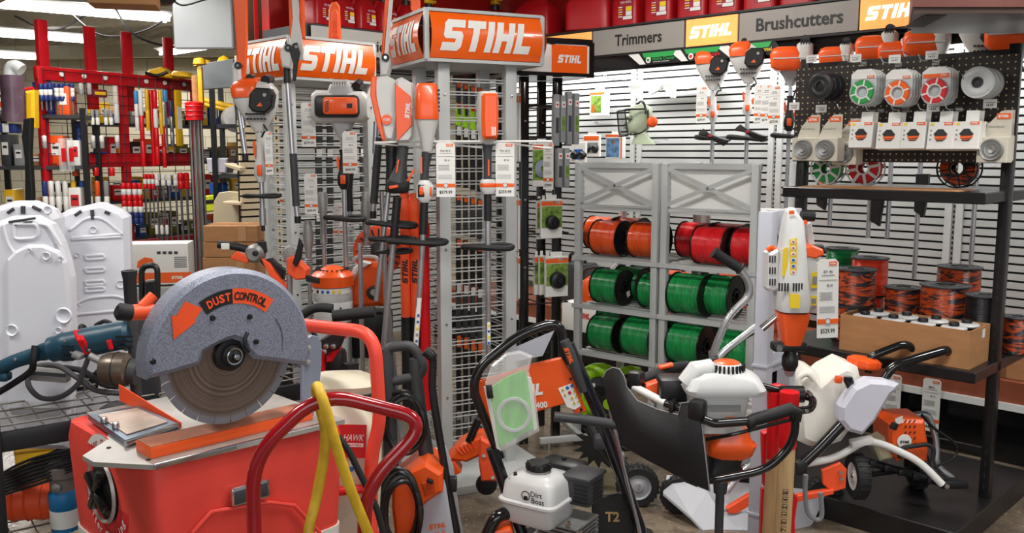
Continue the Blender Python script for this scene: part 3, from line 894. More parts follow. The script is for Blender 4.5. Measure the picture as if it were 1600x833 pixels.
# five boxed cutting heads
def head_box(label, fr):
    t = thing('cutting_head_box', label, 'boxed cutting head', fr, 'boxed cutting heads in a row on the pegboard')
    m = MB().at(rx=-8)
    m.box((0, 0, -.055), (.1, .05, .11), M_pap, .002, seg=1); m.box((0, .02, .02), (.05, .003, .06), M_pap)
    m.box((.028, -.0262, -.008), (.034, .001, .012), M_ored); m.logo((.028, -.0275, -.008), .026, .006, M_pap)
    m.box((-.035, -.0262, -.01), (.014, .001, .01), M_yink)
    for k in range(3): m.disc((-.037, -.0262, -.035-.018*k), .004, M_inkg, seg=10, h=.001)
    m.build('carton', t)
    m = MB().at(rx=-8)
    m.sl([(-.028, 0, 0, 0, 0, 1), (-.027, 0, 0, 1, 1, 1)], M_ink) if 0 else None
    m.prism([(-.018, -.04), (-.01, -.03), (.01, -.03), (.018, -.04), (.028, -.05), (.022, -.058), (-.018, -.058), (-.026, -.05)], -.0285, -.0262, M_ink)
    m.prism([(-.022, -.058), (.026, -.055), (.024, -.066), (-.02, -.068)], -.0285, -.0262, M_ored)
    m.prism([(-.018, -.0685), (.022, -.0665), (.012, -.078), (-.012, -.078)], -.0285, -.0262, M_ink)
    m.prism([(-.016, -.071), (.018, -.0695), (.016, -.0725), (-.014, -.074)], -.0295, -.0286, M_ored)
    m.build('printed_head', t)
    return t
hb = None
for i, (px, py) in enumerate([(1351, 192), (1394, 193), (1433, 192), (1475, 192), (1516, 191)]):
    for k in range(2):
        P = onA(px, py, -.17)+V((.707, .707, 0))*.055*k
        lab = '%s, %s of the row of five' % ('front boxed cutting head' if k == 0 else 'rear boxed cutting head', nth(i, 5))
        if hb is None: hb = head_box(lab, Fr(loc=P, rz=-45))
        else: dup(hb, P, -45+rnd.uniform(-4, 4), lab)
    peg_hook(Fr(loc=onA(px-18, py-20, -.045), rz=-45), .16, 'wire hook over the %s boxed cutting head' % nth(i, 5))
# cartons with a round metal cutter
def cutter_box(label, fr):
    t = thing('cutter_box', label, 'boxed cutter', fr, 'cartons with round metal cutters on the pegboard')
    mc = mat('beige_carton', 'C9C3B4', .6, var=.05)
    m = MB(); m.box((0, 0, -.06), (.11, .07, .1), mc, .002, seg=1); m.prism([(-.05, -.01), (.055, -.01), (.055, .09), (.015, .09), (-.03, .04)], .0, .004, mc)
    m.box((.025, -.002, .07), (.05, .002, .022), M_ored); m.logo((.025, -.0035, .07), .04, .01, M_pap); m.text('Schneidkopf', (.0, -.002, .03), .007, M_inkg, w=.06)
    m.build('carton', t)
    m = MB(); m.lathe([(0, -.046), (.012, -.05), (.015, -.042), (.026, -.048), (.03, -.042), (.04, -.05), (.044, -.04), (.044, -.034)], M_cast, (0, 0, -.06), 'Y', 26)
    m.build('cutter_disc', t)
    return t
cb = cutter_box('beige boxed cutter hanging left, front one at the pegboard edge', Fr(loc=onA(1262, 212, -.2), rz=-45))
dup(cb, onA(1296, 212, -.22), -45, 'beige boxed cutter beside the leftmost one, nearest the white head boxes')
dup(cb, onA(1325, 218, -.12), -45, 'beige boxed cutter set back behind the two front ones')
dup(cb, onA(1556, 210, -.14), -45, 'beige boxed cutter alone at the right end of the pegboard')
dup(cb, onA(1560, 208, -.06), -45, 'beige boxed cutter behind the one at the right end of the pegboard')
for i, (px, py) in enumerate([(1268, 92), (1337, 91), (1398, 92), (1456, 86), (1283, 170), (1458, 168), (1547, 162), (1241, 166)]):
    card_plate(Fr(loc=onA(px, py, -.13), rz=-45), 'small white price card ' + ['above the black coils', 'above the green line packs', 'above the orange line packs', 'above the red line packs', 'below the black coils', 'below the red line packs', 'below the clear coils', 'left of the pegboard'][i])
# big reels leaning under the pegboard
def big_reel(label, fr, cm, r=.085, wire=False):
    t = thing('line_reel', label, 'line reel', fr, 'large reels on the upper black shelf')
    m = MB()
    for y in (-.06, 0):
        m.lathe([(r*.93, y), (r, y), (r, y+.006), (r*.93, y+.006), (r*.93, y)], M_flg if wire else M_pap, (0, 0, r), 'Y', 36)
        m.lathe([(r*.3, y), (r*.4, y), (r*.4, y+.006), (r*.3, y+.006), (r*.3, y)], M_flg if wire else M_pap, (0, 0, r), 'Y', 24)
        for k in range(8):
            a = k*PI/4+.2; m.box((math.cos(a)*r*.66, y+.003, r+math.sin(a)*r*.66), (r*.6, .004, r*(.06 if wire else .16)), M_flg if wire else M_pap, ry=-math.degrees(a))
    m.build('side_frame', t)
    m = MB(); m.lathe([(r*.35, -.054), (r*.86, -.054), (r*.88, -.03), (r*.86, -.002), (r*.35, -.002)], cm, (0, 0, r), 'Y', 36); m.build('winding', t)
    return t
zsh = 1.391
def shA(px, d, z=zsh): 
    p = A.q(px, 290, d); return Matrix.Rotation(R(-45), 3, 'Z') @ V((p.x, d, z))
big_reel('green and white reel standing behind the beige boxed cutters', Fr(loc=shA(1297, .1)+A.o, rz=-45), M_gink, .075)
big_reel('red and white reel standing beneath the boxed cutting heads', Fr(loc=shA(1355, .1)+A.o, rz=-45), M_rink, .08)
big_reel('black wire reel with rust coloured line at the right of the upper shelf', Fr(loc=shA(1501, .12)+A.o, rz=-45), M_wcz, .085, True)

# spools on the middle shelf
def mid(px, d, z=.69, py=500):
    p = A.q(px, py, d); return Fr(loc=Matrix.Rotation(R(-45), 3, 'Z') @ V((p.x, d, z))+A.o, rz=-45)
def rpx(fr, w_): 
    return w_/F_PX*(fr.o.y*1.0)/2*1.02
for px, w_, L, d, z, mt, label in [
    (1311, 50, .19, .33, .88, M_wgz, 'green upright line spool at the back left of the black rack shelf'),
    (1311, 50, .19, .33, .69, M_wgz, 'green upright line spool beneath the other green one'),
    (1355, 56, .18, .2, .87, M_woz, 'bright orange upright spool on top of another'),
    (1352, 54, .18, .2, .69, M_woz, 'bright orange upright spool underneath its twin'),
    (1334, 62, .165, -.02, .855, M_wcz, 'orange and black speckled spool on top of a stack behind the price tag'),
    (1332, 62, .165, -.02, .69, M_wcz, 'orange and black speckled spool at the bottom of the stack behind the price tag'),
    (1409, 56, .12, .17, .81, M_wcz, 'small orange and black spool left of the large one, behind the carton'),
    (1409, 56, .12, .17, .69, M_wcz, 'small orange and black spool hidden under its twin behind the carton'),
    (1474, 74, .16, .1, .81, M_wcz, 'largest orange and black spool behind the cardboard carton'),
    (1474, 74, .12, .1, .69, M_wcz, 'wide orange and black spool underneath the largest one'),
    (1494, 66, .15, .31, .88, M_wcz, 'orange and black spool peeping out behind the largest one'),
    (1494, 66, .19, .31, .69, M_wcz, 'orange and black spool underneath the one at the back'),
    (1537, 56, .13, .06, .82, M_wkz, 'shiny black line spool at the right end of the shelf'),
    (1537, 56, .13, .06, .69, M_wkz, 'shiny black line spool underneath its twin at the right end')]:
    f = mid(px, d, z); upright_spool(label, mt, f, rpx(f, w_), L)
f = mid(1589, .2); upright_spool('dark spool seen just right of the black rack post', M_wcz, f, .06, .16)

# cardboard carton of white spools on the middle shelf
f = Fr(loc=mid(1427, -.14).o, rz=-45)
t = thing('open_carton', 'open brown cardboard carton on the black rack shelf full of white spools', 'box', f)
bw, bd, bh, th = .53, .22, .155, .006
m = MB()
m.box((0, -bd/2, bh/2), (bw, th, bh), M_card); m.box((0, bd/2, bh/2), (bw, th, bh), M_card)
m.box((-bw/2, 0, bh/2), (th, bd, bh), M_card); m.box((bw/2, 0, bh/2), (th, bd, bh), M_card); m.box((0, 0, th/2), (bw, bd, th), M_cardd)
m.build('carton_walls', t)
m = MB(); m.box((bw/2+.004, .03, bh*.82), (.001, .03, .035), M_pap); m.box((-.1, -bd/2-.0035, bh*.55), (.002, .001, .002), M_ink); m.build('sticker', t)
ws = None
for i in range(8):
    x = -.185+.122*(i % 4)+(.015 if i > 3 else 0); y = -.052 if i < 4 else .052
    P = Matrix.Rotation(R(-45), 3, 'Z') @ V((x, y, .034))+f.o
    lab = 'white capped spool in the carton, %s row, %s' % ('front' if i < 4 else 'back', nth(i % 4, 4))
    if ws is None:
        ws = thing('white_spool', lab, 'spool', Fr(loc=P, rz=-45), 'white capped spools inside the carton')
        m = MB(); m.lathe([(0, 0), (.045, 0), (.045, .11), (0, .11)], M_flg, seg=26); m.build('drum', ws)
        m = MB(); m.lathe([(0, .112), (.049, .11), (.05, .115), (.046, .12), (.01, .124), (0, .124)], M_wh, seg=30); m.build('cap_disc', ws)
        m = MB(); m.lathe([(0, .138), (.018, .138), (.02, .134), (.02, .122)], M_bk, seg=18); m.build('knob', ws)
    else: dup(ws, P, -45, lab)
# ================================================================ HANGING TOOLS: builders
M_eng = mat('engine_white_plastic', 'C8C8C4', .3, var=.05)
M_engd = mat('engine_grey_plastic', '9FA1A2', .4, var=.08)
def curve_pts(*p): return spline(list(p), 6)
def shaft(t, a, b, r, mt, name='shaft'):
    m = MB(); m.cyl(a, b, r, mt, 12); return m.build(name, t)
def loop_handle(t, c, w_=.2, d=.1, r=.011, ry=4, open_=False):
    m = MB().at(c, ry=ry)
    pts = [(w_/2*math.cos(a)*(1 if abs(math.cos(a)) < .8 else .98), d/2*math.sin(a), .004*math.sin(2*a)) for a in [k*2*PI/20 for k in range(20)]]
    m.tube(pts, r, M_bkr, 8, closed=True); m.box((0, -.0, 0), (.03, d*.9, .02), M_bk, .005); m.build('loop_handle', t)
def engine_a(t, z, s=1.0, mir=1):
    """tapered pale housing, black filter cover, orange top; bottom of the cone at z"""
    m = MB().at((0, 0, z)); m.sl([(0, 0, 0, .05*s, .05*s, 1), (.03*s, 0, 0, .085*s, .07*s, .7), (.08*s, -.005*s*mir, 0, .15*s, .11*s, .6), (.14*s, -.012*s*mir, 0, .2*s, .15*s, .6), (.19*s, -.01*s*mir, 0, .2*s, .15*s, .6), (.225*s, 0, 0, .13*s, .1*s, .7), (.235*s, 0, 0, .06*s, .05*s, .8)], M_eng, N=26); m.build('engine_housing', t)
    m = MB().at((0, 0, z))
    for r_ in range(2):
        for k in range(6): m.box(((-.04+k*.016)*s, -.05*s-.016*s*r_, (.058+.022*r_)*s), (.009*s, .02*s, .007*s), M_bk, ry=-20+8*k)
    m.build('cooling_slots', t)
    m = MB().at((mir*.035*s, -.07*s, z+.145*s), ry=8*mir)
    m.prism([(x*s, y*s) for x, y in [(-.05, -.04), (-.03, -.06), (.03, -.058), (.055, -.03), (.058, .03), (.04, .055), (-.025, .05), (-.05, .02)]], -.035*s, .03*s, M_bk, bev=.008*s)
    m.disc((.02*s, -.038*s, .022*s), .008*s, M_engd, h=.004); m.prism([(-.012*s, -.034*s), (.016*s, -.03*s), (.004*s, -.014*s)], -.038*s, -.034*s, M_ored)
    m.build('filter_cover', t)
    m = MB().at((0, 0, z+.19*s))
    m.sl([(-.035*s, -.055*s*mir, -.015*s, .11*s, .13*s), (.005*s, -.05*s*mir, -.015*s, .135*s, .135*s), (.035*s, -.045*s*mir, -.01*s, .12*s, .11*s), (.055*s, -.03*s*mir, 0, .08*s, .07*s)], M_or, N=18)
    m.box((.02*s, -.01*s, .05*s), (.06*s, .04*s, .02*s), M_or, .005)
    m.build('orange_cover', t)
    m = MB().at((0, 0, z+.2*s)); m.cyl((-.03*s, -.03*s, .045*s), (-.03*s, .03*s, .05*s), .018*s, M_bk, 14); m.cyl((.045*s, -.04*s, .035*s), (.05*s, .03*s, .045*s), .022*s, M_bk, 14); m.build('fuel_cap', t)
def engine_b(t, z, s=1.0, mir=1):
    """wide engine: orange box cover framed in black, pale fins above, grey cone below"""
    m = MB().at((0, 0, z)); m.sl([(0, 0, 0, .045*s, .045*s, 1), (.04*s, 0, 0, .08*s, .07*s, .7), (.09*s, .0, 0, .13*s, .1*s, .6), (.15*s, 0, 0, .15*s, .13*s, .5), (.2*s, 0, 0, .13*s, .12*s, .5), (.24*s, 0, 0, .1*s, .08*s, .5)], M_engd, N=24); m.build('engine_housing', t)
    m = MB().at((0, 0, z)); m.sl([(-.13*s, 0, .14*s, .1*s, .12*s, .5), (-.11*s, 0, .14*s, .13*s, .15*s, .5), (.10*s, 0, .14*s, .13*s, .14*s, .5), (.12*s, 0, .14*s, .1*s, .1*s, .5)], M_eng, 'X', 20); m.build('side_housing', t)
    m = MB().at((0, -.07*s, z+.14*s)); m.box((-.01*s, 0, 0), (.2*s, .05*s, .1*s), M_bk, .02*s); m.build('frame', t)
    m = MB().at((0, -.1*s, z+.14*s)); m.box((.01*s*mir, 0, 0), (.15*s, .04*s, .075*s), M_or, .012*s)
    for k in range(5): m.box((-.045*s, -.0205*s, -.022*s+k*.01*s), (.02*s, .002*s, .004*s), M_bk, ry=-30)
    m.box((.055*s, -.021*s, 0), (.025*s, .002*s, .02*s), M_bk); m.build('orange_cover', t)
    m = MB().at((0, 0, z+.21*s))
    for k in range(6): m.box(((-.03+k*.012)*s, -.01*s, .03*s), (.006*s, .07*s, .04*s), M_eng)
    m.cyl((.07*s, -.03*s, .02*s), (.075*s, .03*s, .04*s), .02*s, M_bk, 14); m.build('cylinder_fins', t)
def engine_o(t, z, s=1.0, mir=1):
    """big glossy orange bonnet over a pale fan case"""
    m = MB().at((0, 0, z)); m.sl([(0, 0, 0, .045*s, .05*s, 1), (.05*s, 0, 0, .09*s, .08*s, .7), (.09*s, 0, 0, .15*s, .11*s, .6), (.13*s, 0, .0, .17*s, .13*s, .6)], M_engd, N=22); m.build('engine_housing', t)
    m = MB().at((0, -.02*s, z+.1*s)); m.sl([(-.02*s, -.01*s, 0, .15*s, .12*s, .35), (.0*s, -.02*s, 0, .18*s, .15*s, .35), (.07*s, -.025*s, 0, .185*s, .16*s, .35), (.1*s, -.03*s, 0, .15*s, .14*s, .4), (.112*s, -.03*s, 0, .1*s, .1*s, .4)], M_or, N=26)
    m.box((0, -.079*s, .045*s), (.19*s, .004*s, .006*s), M_eng); m.build('orange_bonnet', t)
    m = MB().at((.07*s*mir, -.035*s, z+.17*s)); m.sl([(-.09*s, 0, 0, .05*s, .1*s), (-.02*s, 0, 0, .09*s, .13*s), (.05*s, 0, 0, .09*s, .12*s), (.07*s, 0, 0, .04*s, .07*s)], M_eng, N=18); m.cyl((0, -.04*s, .075*s), (0, .02*s, .08*s), .025*s, M_gr, 14)
    for k in range(4): m.box((-.02*s+k*.014*s, -.05*s, .06*s), (.006*s, .02*s, .03*s), M_bk)
    m.build('fan_case', t)
def throttle(t, z0, z1, body=None, sw=None, s=1.0):
    """control handle from z1 down to z0 with orange triggers"""
    body = body or M_eng; L = z1-z0
    m = MB().at((0, 0, z0)); m.sl([(0, 0, 0, .035, .035, .9), (L*.15, -.004, 0, .06, .055, .7), (L*.35, -.002, 0, .062, .055, .7), (L*.5, 0, 0, .042, .042, .8), (L*.85, 0, 0, .034, .036, .9), (L, 0, 0, .045, .045, .9)], body, N=18); m.build('throttle_handle', t)
    m = MB().at((0, 0, z0)); m.prism([(-.022, L*.45), (-.034, L*.6), (-.036, L*.8), (-.026, L*.85), (-.02, L*.6)], -.008, .008, M_or); m.box((.032, 0, L*.5), (.014, .014, L*.22), M_or, .004); m.box((0, -.03, L*.25), (.026, .012, L*.22), M_or, .004); m.build('trigger', t)

def trimmer(label, px, Y, kind, ys, rz=0, s=1.0, px2=None, group=None, body=None, loop=None, mir=1, low=None, tube=None, S=None, d=0):
    """ys = photo rows of: engine bottom, handle top, handle bottom, loop, shaft end"""
    fr = Fr(px, ys[-1], Y, rz) if S is None else Fr(px, ys[-1], None, rz, S=S)
    t = thing('string_trimmer', label, 'trimmer', fr, group)
    Z = [fr.q(px, y).z if y else None for y in ys]
    {'a': engine_a, 'b': engine_b, 'o': engine_o}[kind](t, Z[0], s, mir)
    shaft(t, (0, 0, 0), (0, 0, Z[0]+.02), .0125, tube or M_alu)
    throttle(t, Z[2], Z[1], body)
    if Z[3]: loop_handle(t, (0, 0, Z[3]), **(loop or {}))
    m = MB(); m.tube(spline([(.02, -.03, Z[0]+.05), (.05, -.035, Z[0]-.0), (.03, -.03, (Z[0]+Z[1])/2), (.015, -.02, Z[1]-.02)]), .005, M_bk, 6); m.build('cable', t)
    if low:
        z = fr.q(px, low).z
        m = MB(); m.cyl((0, 0, 0), (0, 0, z), .017, M_alu, 12); m.cyl((0, 0, -.03), (0, 0, 0), .01, M_bk, 10); m.build('lower_sleeve', t)
    return t
gw = 'trimmers hanging on the slatted wall'
D_ = dict(w_=.24, d=.1, r=.013)
trimmer('grey trimmer with black filter cover, left of the three on the white slatted wall', 1110, None, 'a', (141, 146, 190, 216, 330), -20, 1.05, S=7.2, loop=dict(w_=.22, d=.13, r=.014), group=gw)
trimmer('white trimmer with orange top, middle of the three on the slatted wall', 1163, None, 'a', (131, 136, 180, 216, 330), -20, 1.05, S=7.15, loop=D_, group=gw)
trimmer('orange bonneted brushcutter, right of the three on the slatted wall', 1228, None, 'o', (134, 150, 205, 213, 330), -20, 1.05, S=7.1, loop=dict(w_=.2, d=.1, r=.012), body=M_bk, group=gw)
for i, (px, yt, kd, ye, sc) in enumerate([(1296, 104, 'o', 352, .8), (1356, 98, 'o', 372, .95), (1386, 98, 'o', 372, .8), (1428, 95, 'o', 436, 1.0), (1515, 84, 'a', 440, 1.1), (1557, 92, 'o', 450, 1.15)]):
    trimmer('brushcutter behind the pegboard, orange top and shaft showing, ' + nth(i, 6), px, None, kd, (yt+18, yt+26, yt+65, None, ye), -30, sc, S=7.05, body=M_bk, group='brushcutters half hidden behind the pegboard')
for px, y0, y1, lab in ((1110, 205, 226, 'left'), (1168, 196, 220, 'middle')):
    f = Fr(px, y1, None, -20, S=6.95); m = MB()
    for k in range(3): m.tube(spline([(-.05-.01*k, 0, .09-.01*k), (-.01, -.02, .06), (.03+.02*k, -.01, .03), (.09+.01*k, 0, .01*k)]), .012, M_bk, 7)
    m.box((.0, -.02, .055), (.02, .03, .012), M_rink); solo(m, 'handle_bundle', 'bundled black rubber handle strapped to the %s wall trimmer' % lab, 'handle', f)
f = Fr(1255, 205, None, -20, S=6.9); t = thing('bike_handle', 'black brushcutter handle with a red switch beside the pegboard', 'handle', f)
m = MB(); m.sl([(0, 0, 0, .03, .03), (.04, 0, 0, .05, .05), (.12, 0, 0, .035, .04), (.24, .01, 0, .03, .03)], M_bk, N=14); m.build('grip', t)
m = MB(); m.box((-.0, -.03, .06), (.025, .02, .06), M_redb, .004); m.build('switch', t)
for i, (px, y, S_) in enumerate([(1097, 135, 7.0), (1188, 132, 7.1), (1199, 132, 7.0), (1211, 134, 6.95)]):
    price_tag(Fr(px, y, None, -40, S=S_), 'white price tag ' + ['left of the first wall trimmer', 'between the second and third wall trimmers, leftmost of three', 'between the second and third wall trimmers, middle of three', 'directly left of the orange wall brushcutter'][i], .075, .23, 'FS 56', '$279.99')
# long shafts and dark guards seen under the upper shelf
for i, (px, y0, y1) in enumerate([(1284, 285, 320), (1369, 305, 345), (1438, 305, 330)]):
    f = Fr(px, y1, None, -45, S=7.0); m = MB(); m.prism([(-.03, 0), (.02, -.03), (.035, .1), (.035, .2), (-.03, .2)], -.015, .02, M_bk, bev=.004)
    if i == 0: m.box((.0, -.02, .1), (.02, .01, .12), M_or)
    solo(m, 'grip_bundle', 'dark rubber grip hanging just under the upper shelf, ' + nth(i, 3), 'grip', f)

# ---- demonstration head with face screen and ear muffs
f = Fr(998, 226, None, 12, S=7.0)
t = thing('mannequin_head', 'pale green mannequin head facing left on the slatted wall', 'mannequin head', f)
m = MB()
hd = [(0, .03, 0, .17, .13, .8), (.02, .03, 0, .15, .12, .8), (.05, .02, 0, .1, .1, .9), (.075, .01, 0, .095, .1, .9), (.085, -.018, 0, .13, .1, .85), (.1, -.012, 0, .15, .11, .8), (.13, -.006, 0, .17, .13, .8), (.155, .004, 0, .158, .135, .8), (.18, .008, 0, .15, .14, .8), (.21, .012, 0, .155, .145, .85), (.24, .014, 0, .14, .13, .9), (.26, .014, 0, .1, .1, .9), (.27, .014, 0, .04, .04, 1)]
m.sl(hd, mat('mannequin_foam', 'A9B59A', .6, var=.08), N=28)
Mf = MT['mannequin_foam']
m.loft([[(-.085, -.006, .165), (-.085, .006, .165), (-.08, 0, .17)], [(-.108, -.012, .135), (-.108, .012, .135), (-.09, 0, .14)], [(-.09, -.012, .13), (-.09, .012, .13), (-.08, 0, .132)]], Mf)
m.sl([(.108, -.085, 0, .03, .05), (.113, -.09, 0, .028, .045), (.118, -.085, 0, .03, .04)], Mf, N=12); m.sl([(.175, -.075, 0, .03, .1), (.183, -.083, 0, .02, .09), (.19, -.075, 0, .03, .09)], Mf, N=12)
m.build('head', t)
fh = Fr(loc=f.o+V((0, 0, .0)), rz=12)
t2 = thing('face_screen', 'black mesh face screen with orange ear muffs on the mannequin head', 'face screen', fh)
m = MB(); m.tube([(.01+.0*math.cos(a), .1*math.cos(a), .2+.09*math.sin(a)) for a in [k*PI/12 for k in range(13)]], .008, M_bk, 8); m.build('headband', t2)
m = MB(); m.tube(fillet([(.02, -.085, .235), (-.12, -.085, .232), (-.135, -.06, .225), (-.135, .06, .225), (-.12, .085, .232), (.02, .085, .235)], .03), .006, M_bk, 8)
m.tube(fillet([(-.13, -.08, .225), (-.11, -.09, .06), (-.02, -.1, .075), (.03, -.09, .11), (.03, -.085, .23)], .03), .005, M_bk, 8); m.tube(fillet([(-.13, .08, .225), (-.11, .09, .06), (-.02, .1, .075), (.03, .09, .11)], .03), .005, M_bk, 8); m.tube([(-.11, -.09, .06), (-.14, 0, .055), (-.11, .09, .06)], .006, M_bk, 8); m.build('screen_frame', t2)
m = MB(); mm = mat('black_mesh', '1A1A1A', .5, alpha=.35)
m.loft([[(-.13, -.08, .225), (-.142, 0, .225), (-.13, .08, .225)], [(-.11, -.09, .06), (-.14, 0, .055), (-.11, .09, .06)]], mm, cap=False); m.build('mesh_screen', t2)
for y in (-1, 1):
    m = MB(); m.lathe([(.02, 0), (.034, 0), (.038, .01), (.036, .02), (.026, .028), (0, .03)], M_or, (.055, 0, .15), 'Y', 20)
    if y < 0: m.v = [(a, -b-.09, c) for a, b, c in m.v]
    else: m.v = [(a, b+.09, c) for a, b, c in m.v]
    m.build('ear_muff', t2)

# ---- hooks, bracket and packs on the left part of the white wall
f = Fr(1015, 170, None, -45, S=7.55); m = MB()
m.prism([(-.05, .17), (.62, .2), (.62, .14), (.35, .12), (-.05, .13)], -.05, -.02, M_whs, bev=.004)
for x in (.0, .28, .55): m.prism([(x, .06), (x+.03, .06), (x+.03, .18), (x-.1, .19), (x-.1, .17)], -.14, -.12, M_whs)
m.prism([(.1, .09), (.3, .17), (.3, .185), (.08, .11)], -.13, -.11, M_whs); solo(m, 'hanging_rail', 'empty white display rail above the mannequin head', 'rail', f)
def flat_pack(label, fr, w_, h, face, cat='packaged part', group=None, extra=None, dep=.02, name='blister_pack'):
    t = thing(name, label, cat, fr, group)
    m = MB(); m.box((0, 0, 0), (w_, dep, h), M_pap, .002, seg=1); m.box((0, 0, h/2+.012), (w_*.5, .002, .024), M_pap); m.build('card', t)
    m = MB()
    for (x, z, a, b, c) in face: m.box((x*w_, -dep/2-.001, z*h), (a*w_, .001, b*h), c)
    m.build('printed_face', t)
    if extra: extra(t)
    return t
M_pic = mat('garden_photo_print', '6E8C3A', .4, var=.6, vs=40); M_pic2 = mat('person_photo_print', '5E83A8', .4, var=.5, vs=30); M_pic3 = mat('yellow_photo_print', 'B88A35', .4, var=.5, vs=40)
flat_pack('white pack with a tree worker picture at the left of the white slatted wall', Fr(937, 162, None, -40, S=7.5), .17, .18, [(-.1, .42, .8, .1, M_ored), (-.15, -.02, .55, .7, M_pic), (-.3, -.2, .16, .3, M_ored), (.33, .0, .24, .6, M_pap), (.33, -.2, .2, .02, M_inkg), (.33, .1, .2, .02, M_inkg)])
flat_pack('orange framed box showing a person in blue, left of the mannequin head', Fr(962, 229, None, -40, S=7.25), .14, .17, [(0, .45, 1, .1, M_ored), (.46, 0, .08, 1, M_ored), (-.06, -.05, .8, .8, M_pic2), (-.05, .2, .2, .2, mat('skin_print', 'C79A78', .5))], dep=.05)
def cuffs(t):
    m = MB()
    for x in (-.035, .035): m.lathe([(0, -.03), (.02, -.035), (.032, -.02), (.034, 0)], M_bk, (x, 0, -.02), 'Y', 18)
    m.build('ear_cups', t)
flat_pack('clear pack of black ear cups at the left end of the white wall, upper one', Fr(925, 228, None, -40, S=7.35), .15, .16, [(0, .35, .9, .2, M_ored), (0, -.1, .8, .5, M_inkg)], extra=cuffs)
flat_pack('clear pack of blue and white ear cups at the left end, behind the rack corner', Fr(905, 238, None, -40, S=7.2), .13, .15, [(0, .35, .9, .2, M_pap), (0, -.1, .6, .5, M_bink)], extra=cuffs)
for i, (px, py) in enumerate([(935, 118), (975, 125), (925, 127), (960, 195), (1028, 222), (1040, 218)]):
    f = Fr(px, py, None, -45, S=7.62); m = MB()
    for s_ in (0, .02): m.tube([(s_, 0, 0), (s_, -.22, .0), (s_, -.235, .02)], .0028, M_chr, 6)
    solo(m, 'slat_hook', 'empty wire hook on the white slatted wall, ' + ['top, left of the rail', 'top, just left of the upright strip', 'top, nearest the black tower', 'beside the tree worker pack', 'under the mannequin head', 'under the mannequin head, right one'][i], 'hook', f)

# ================================================================ SIGN TOWERS
def curved_face(mb, x0, x1, z0, z1, mt, logo_w, logo_h, bulge=.03, lx=None):
    n = 10; w_ = z1-z0
    f_ = lambda z: -bulge*(1-((z-(z0+z1)/2)/(w_/2))**2)
    g = [(x, f_(z), z) for x in (x0, x1) for z in [z0+w_*k/n for k in range(n+1)]]
    mb.add(g, [(k, k+1, n+2+k, n+1+k) for k in range(n)], mt, True)
    c = (x0+x1)/2 if lx is None else lx
    zc = (z0+z1)/2
    mb.logo((c, -.002, zc), logo_w, logo_h, M_pap, fn=lambda X, Z: f_(Z+zc)-.001)
def tower(fr, label, sx, sy, sz, posts, zp, mt, wires=True, frame=M_gry, logo=None, base=None, wz0=.12, grp=None):
    """sx, sy, sz: extents of the sign box in local x, y, z"""
    t = thing('display_tower', label, 'display stand', fr, grp)
    m = MB(); x0, x1 = sx; y0, y1 = sy; z0, z1 = sz; e = .02
    for x in (x0, x1):
        for y in (y0, y1): m.box((x, y, (z0+z1)/2), (.022, .022, z1-z0), frame, .002)
    for z in (z0, z1):
        for y in (y0, y1): m.box(((x0+x1)/2, y, z), (x1-x0, .018, .014), frame)
        for x in (x0, x1): m.box((x, (y0+y1)/2, z), (.018, y1-y0, .014), frame)
    m.box(((x0+x1)/2, (y0+y1)/2, z0), (x1-x0, y1-y0, .006), frame); m.box(((x0+x1)/2, (y0+y1)/2, z1), (x1-x0, y1-y0, .006), frame)
    m.build('sign_frame', t)
    W_ = x1-x0; D = y1-y0
    lw, lh = logo or (.46, .135)
    for k, (cx, cy, L_, r_) in enumerate([((x0+x1)/2, y0-.005, W_, 0), (x0-.005, (y0+y1)/2, D, -90), ((x0+x1)/2, y1+.005, W_, 180), (x1+.005, (y0+y1)/2, D, 90)]):
        m = MB().at((cx, cy, 0), rz=r_); curved_face(m, -L_/2+e*.6, L_/2-e*.6, z0+.01, z1-.01, M_orp, lw*(L_/W_), lh); m.build('sign_face', t)
    for (x, y) in posts:
        m = MB(); m.box((x, y, zp/2), (.055, .03, zp), mt, .003); m.box((x-.024, y+.02, zp/2), (.006, .03, zp), mt); m.box((x+.024, y+.02, zp/2), (.006, .03, zp), mt)
        for z in (.4, .75, 1.1, 1.45, 1.8): m.lathe([(0, -.005), (.006, -.004), (.007, 0)], M_chr, (x, y-.015, z), 'Y', 10)
        m.build('post', t)
    if wires:
        xs = sorted(set(p[0] for p in posts)); ys = sorted(set(p[1] for p in posts))
        for (a, b) in [((xs[0], ys[0]), (xs[-1], ys[0])), ((xs[0], ys[0]), (xs[0], ys[-1])), ((xs[0], ys[-1]), (xs[-1], ys[-1])), ((xs[-1], ys[0]), (xs[-1], ys[-1]))]:
            m = MB(); z = wz0; k = 0
            while z < zp-.06:
                m.cyl((a[0], a[1]+.012, z), (b[0], b[1]+.012, z), .0032, frame, 6); m.cyl((a[0], a[1]+.024, z+.014), (b[0], b[1]+.024, z+.014), .0032, frame, 6)
                z += .058; k += 1
            m.build('wire_rungs', t)
    if base:
        m = MB(); m.box(*base[:2], mt, .004); m.build('base_plate', t)
    return t
T1 = Fr(loc=(-.31, 4.1, 0), rz=26)
z0, z1 = WZs = (T1.q(669, 93, -.06).z, T1.q(669, 14, -.06).z)
tower(T1, 'tall grey wire tower under the large orange sign in the middle', (-.1, .467), (-.06, .38), (z0, z1), [(.0, 0), (.335, 0), (0, .3), (.335, .3)], z0, M_gry, base=(((.16, .12, .02)), (.62, .68, .04)))
T2 = Fr(loc=(-1.19, 4.9, 0), rz=45)
z0, z1 = T2.q(461, 122).z, T2.q(461, 57).z
tower(T2, 'grey wire tower with the smaller orange sign at the left', (0, .55), (0, .5), (z0, z1), [(.03, .06), (.56, .06), (.03, .3), (.56, .3)], z0, M_gry, wz0=.3, base=((.27, .25, .02), (.6, .6, .04)))
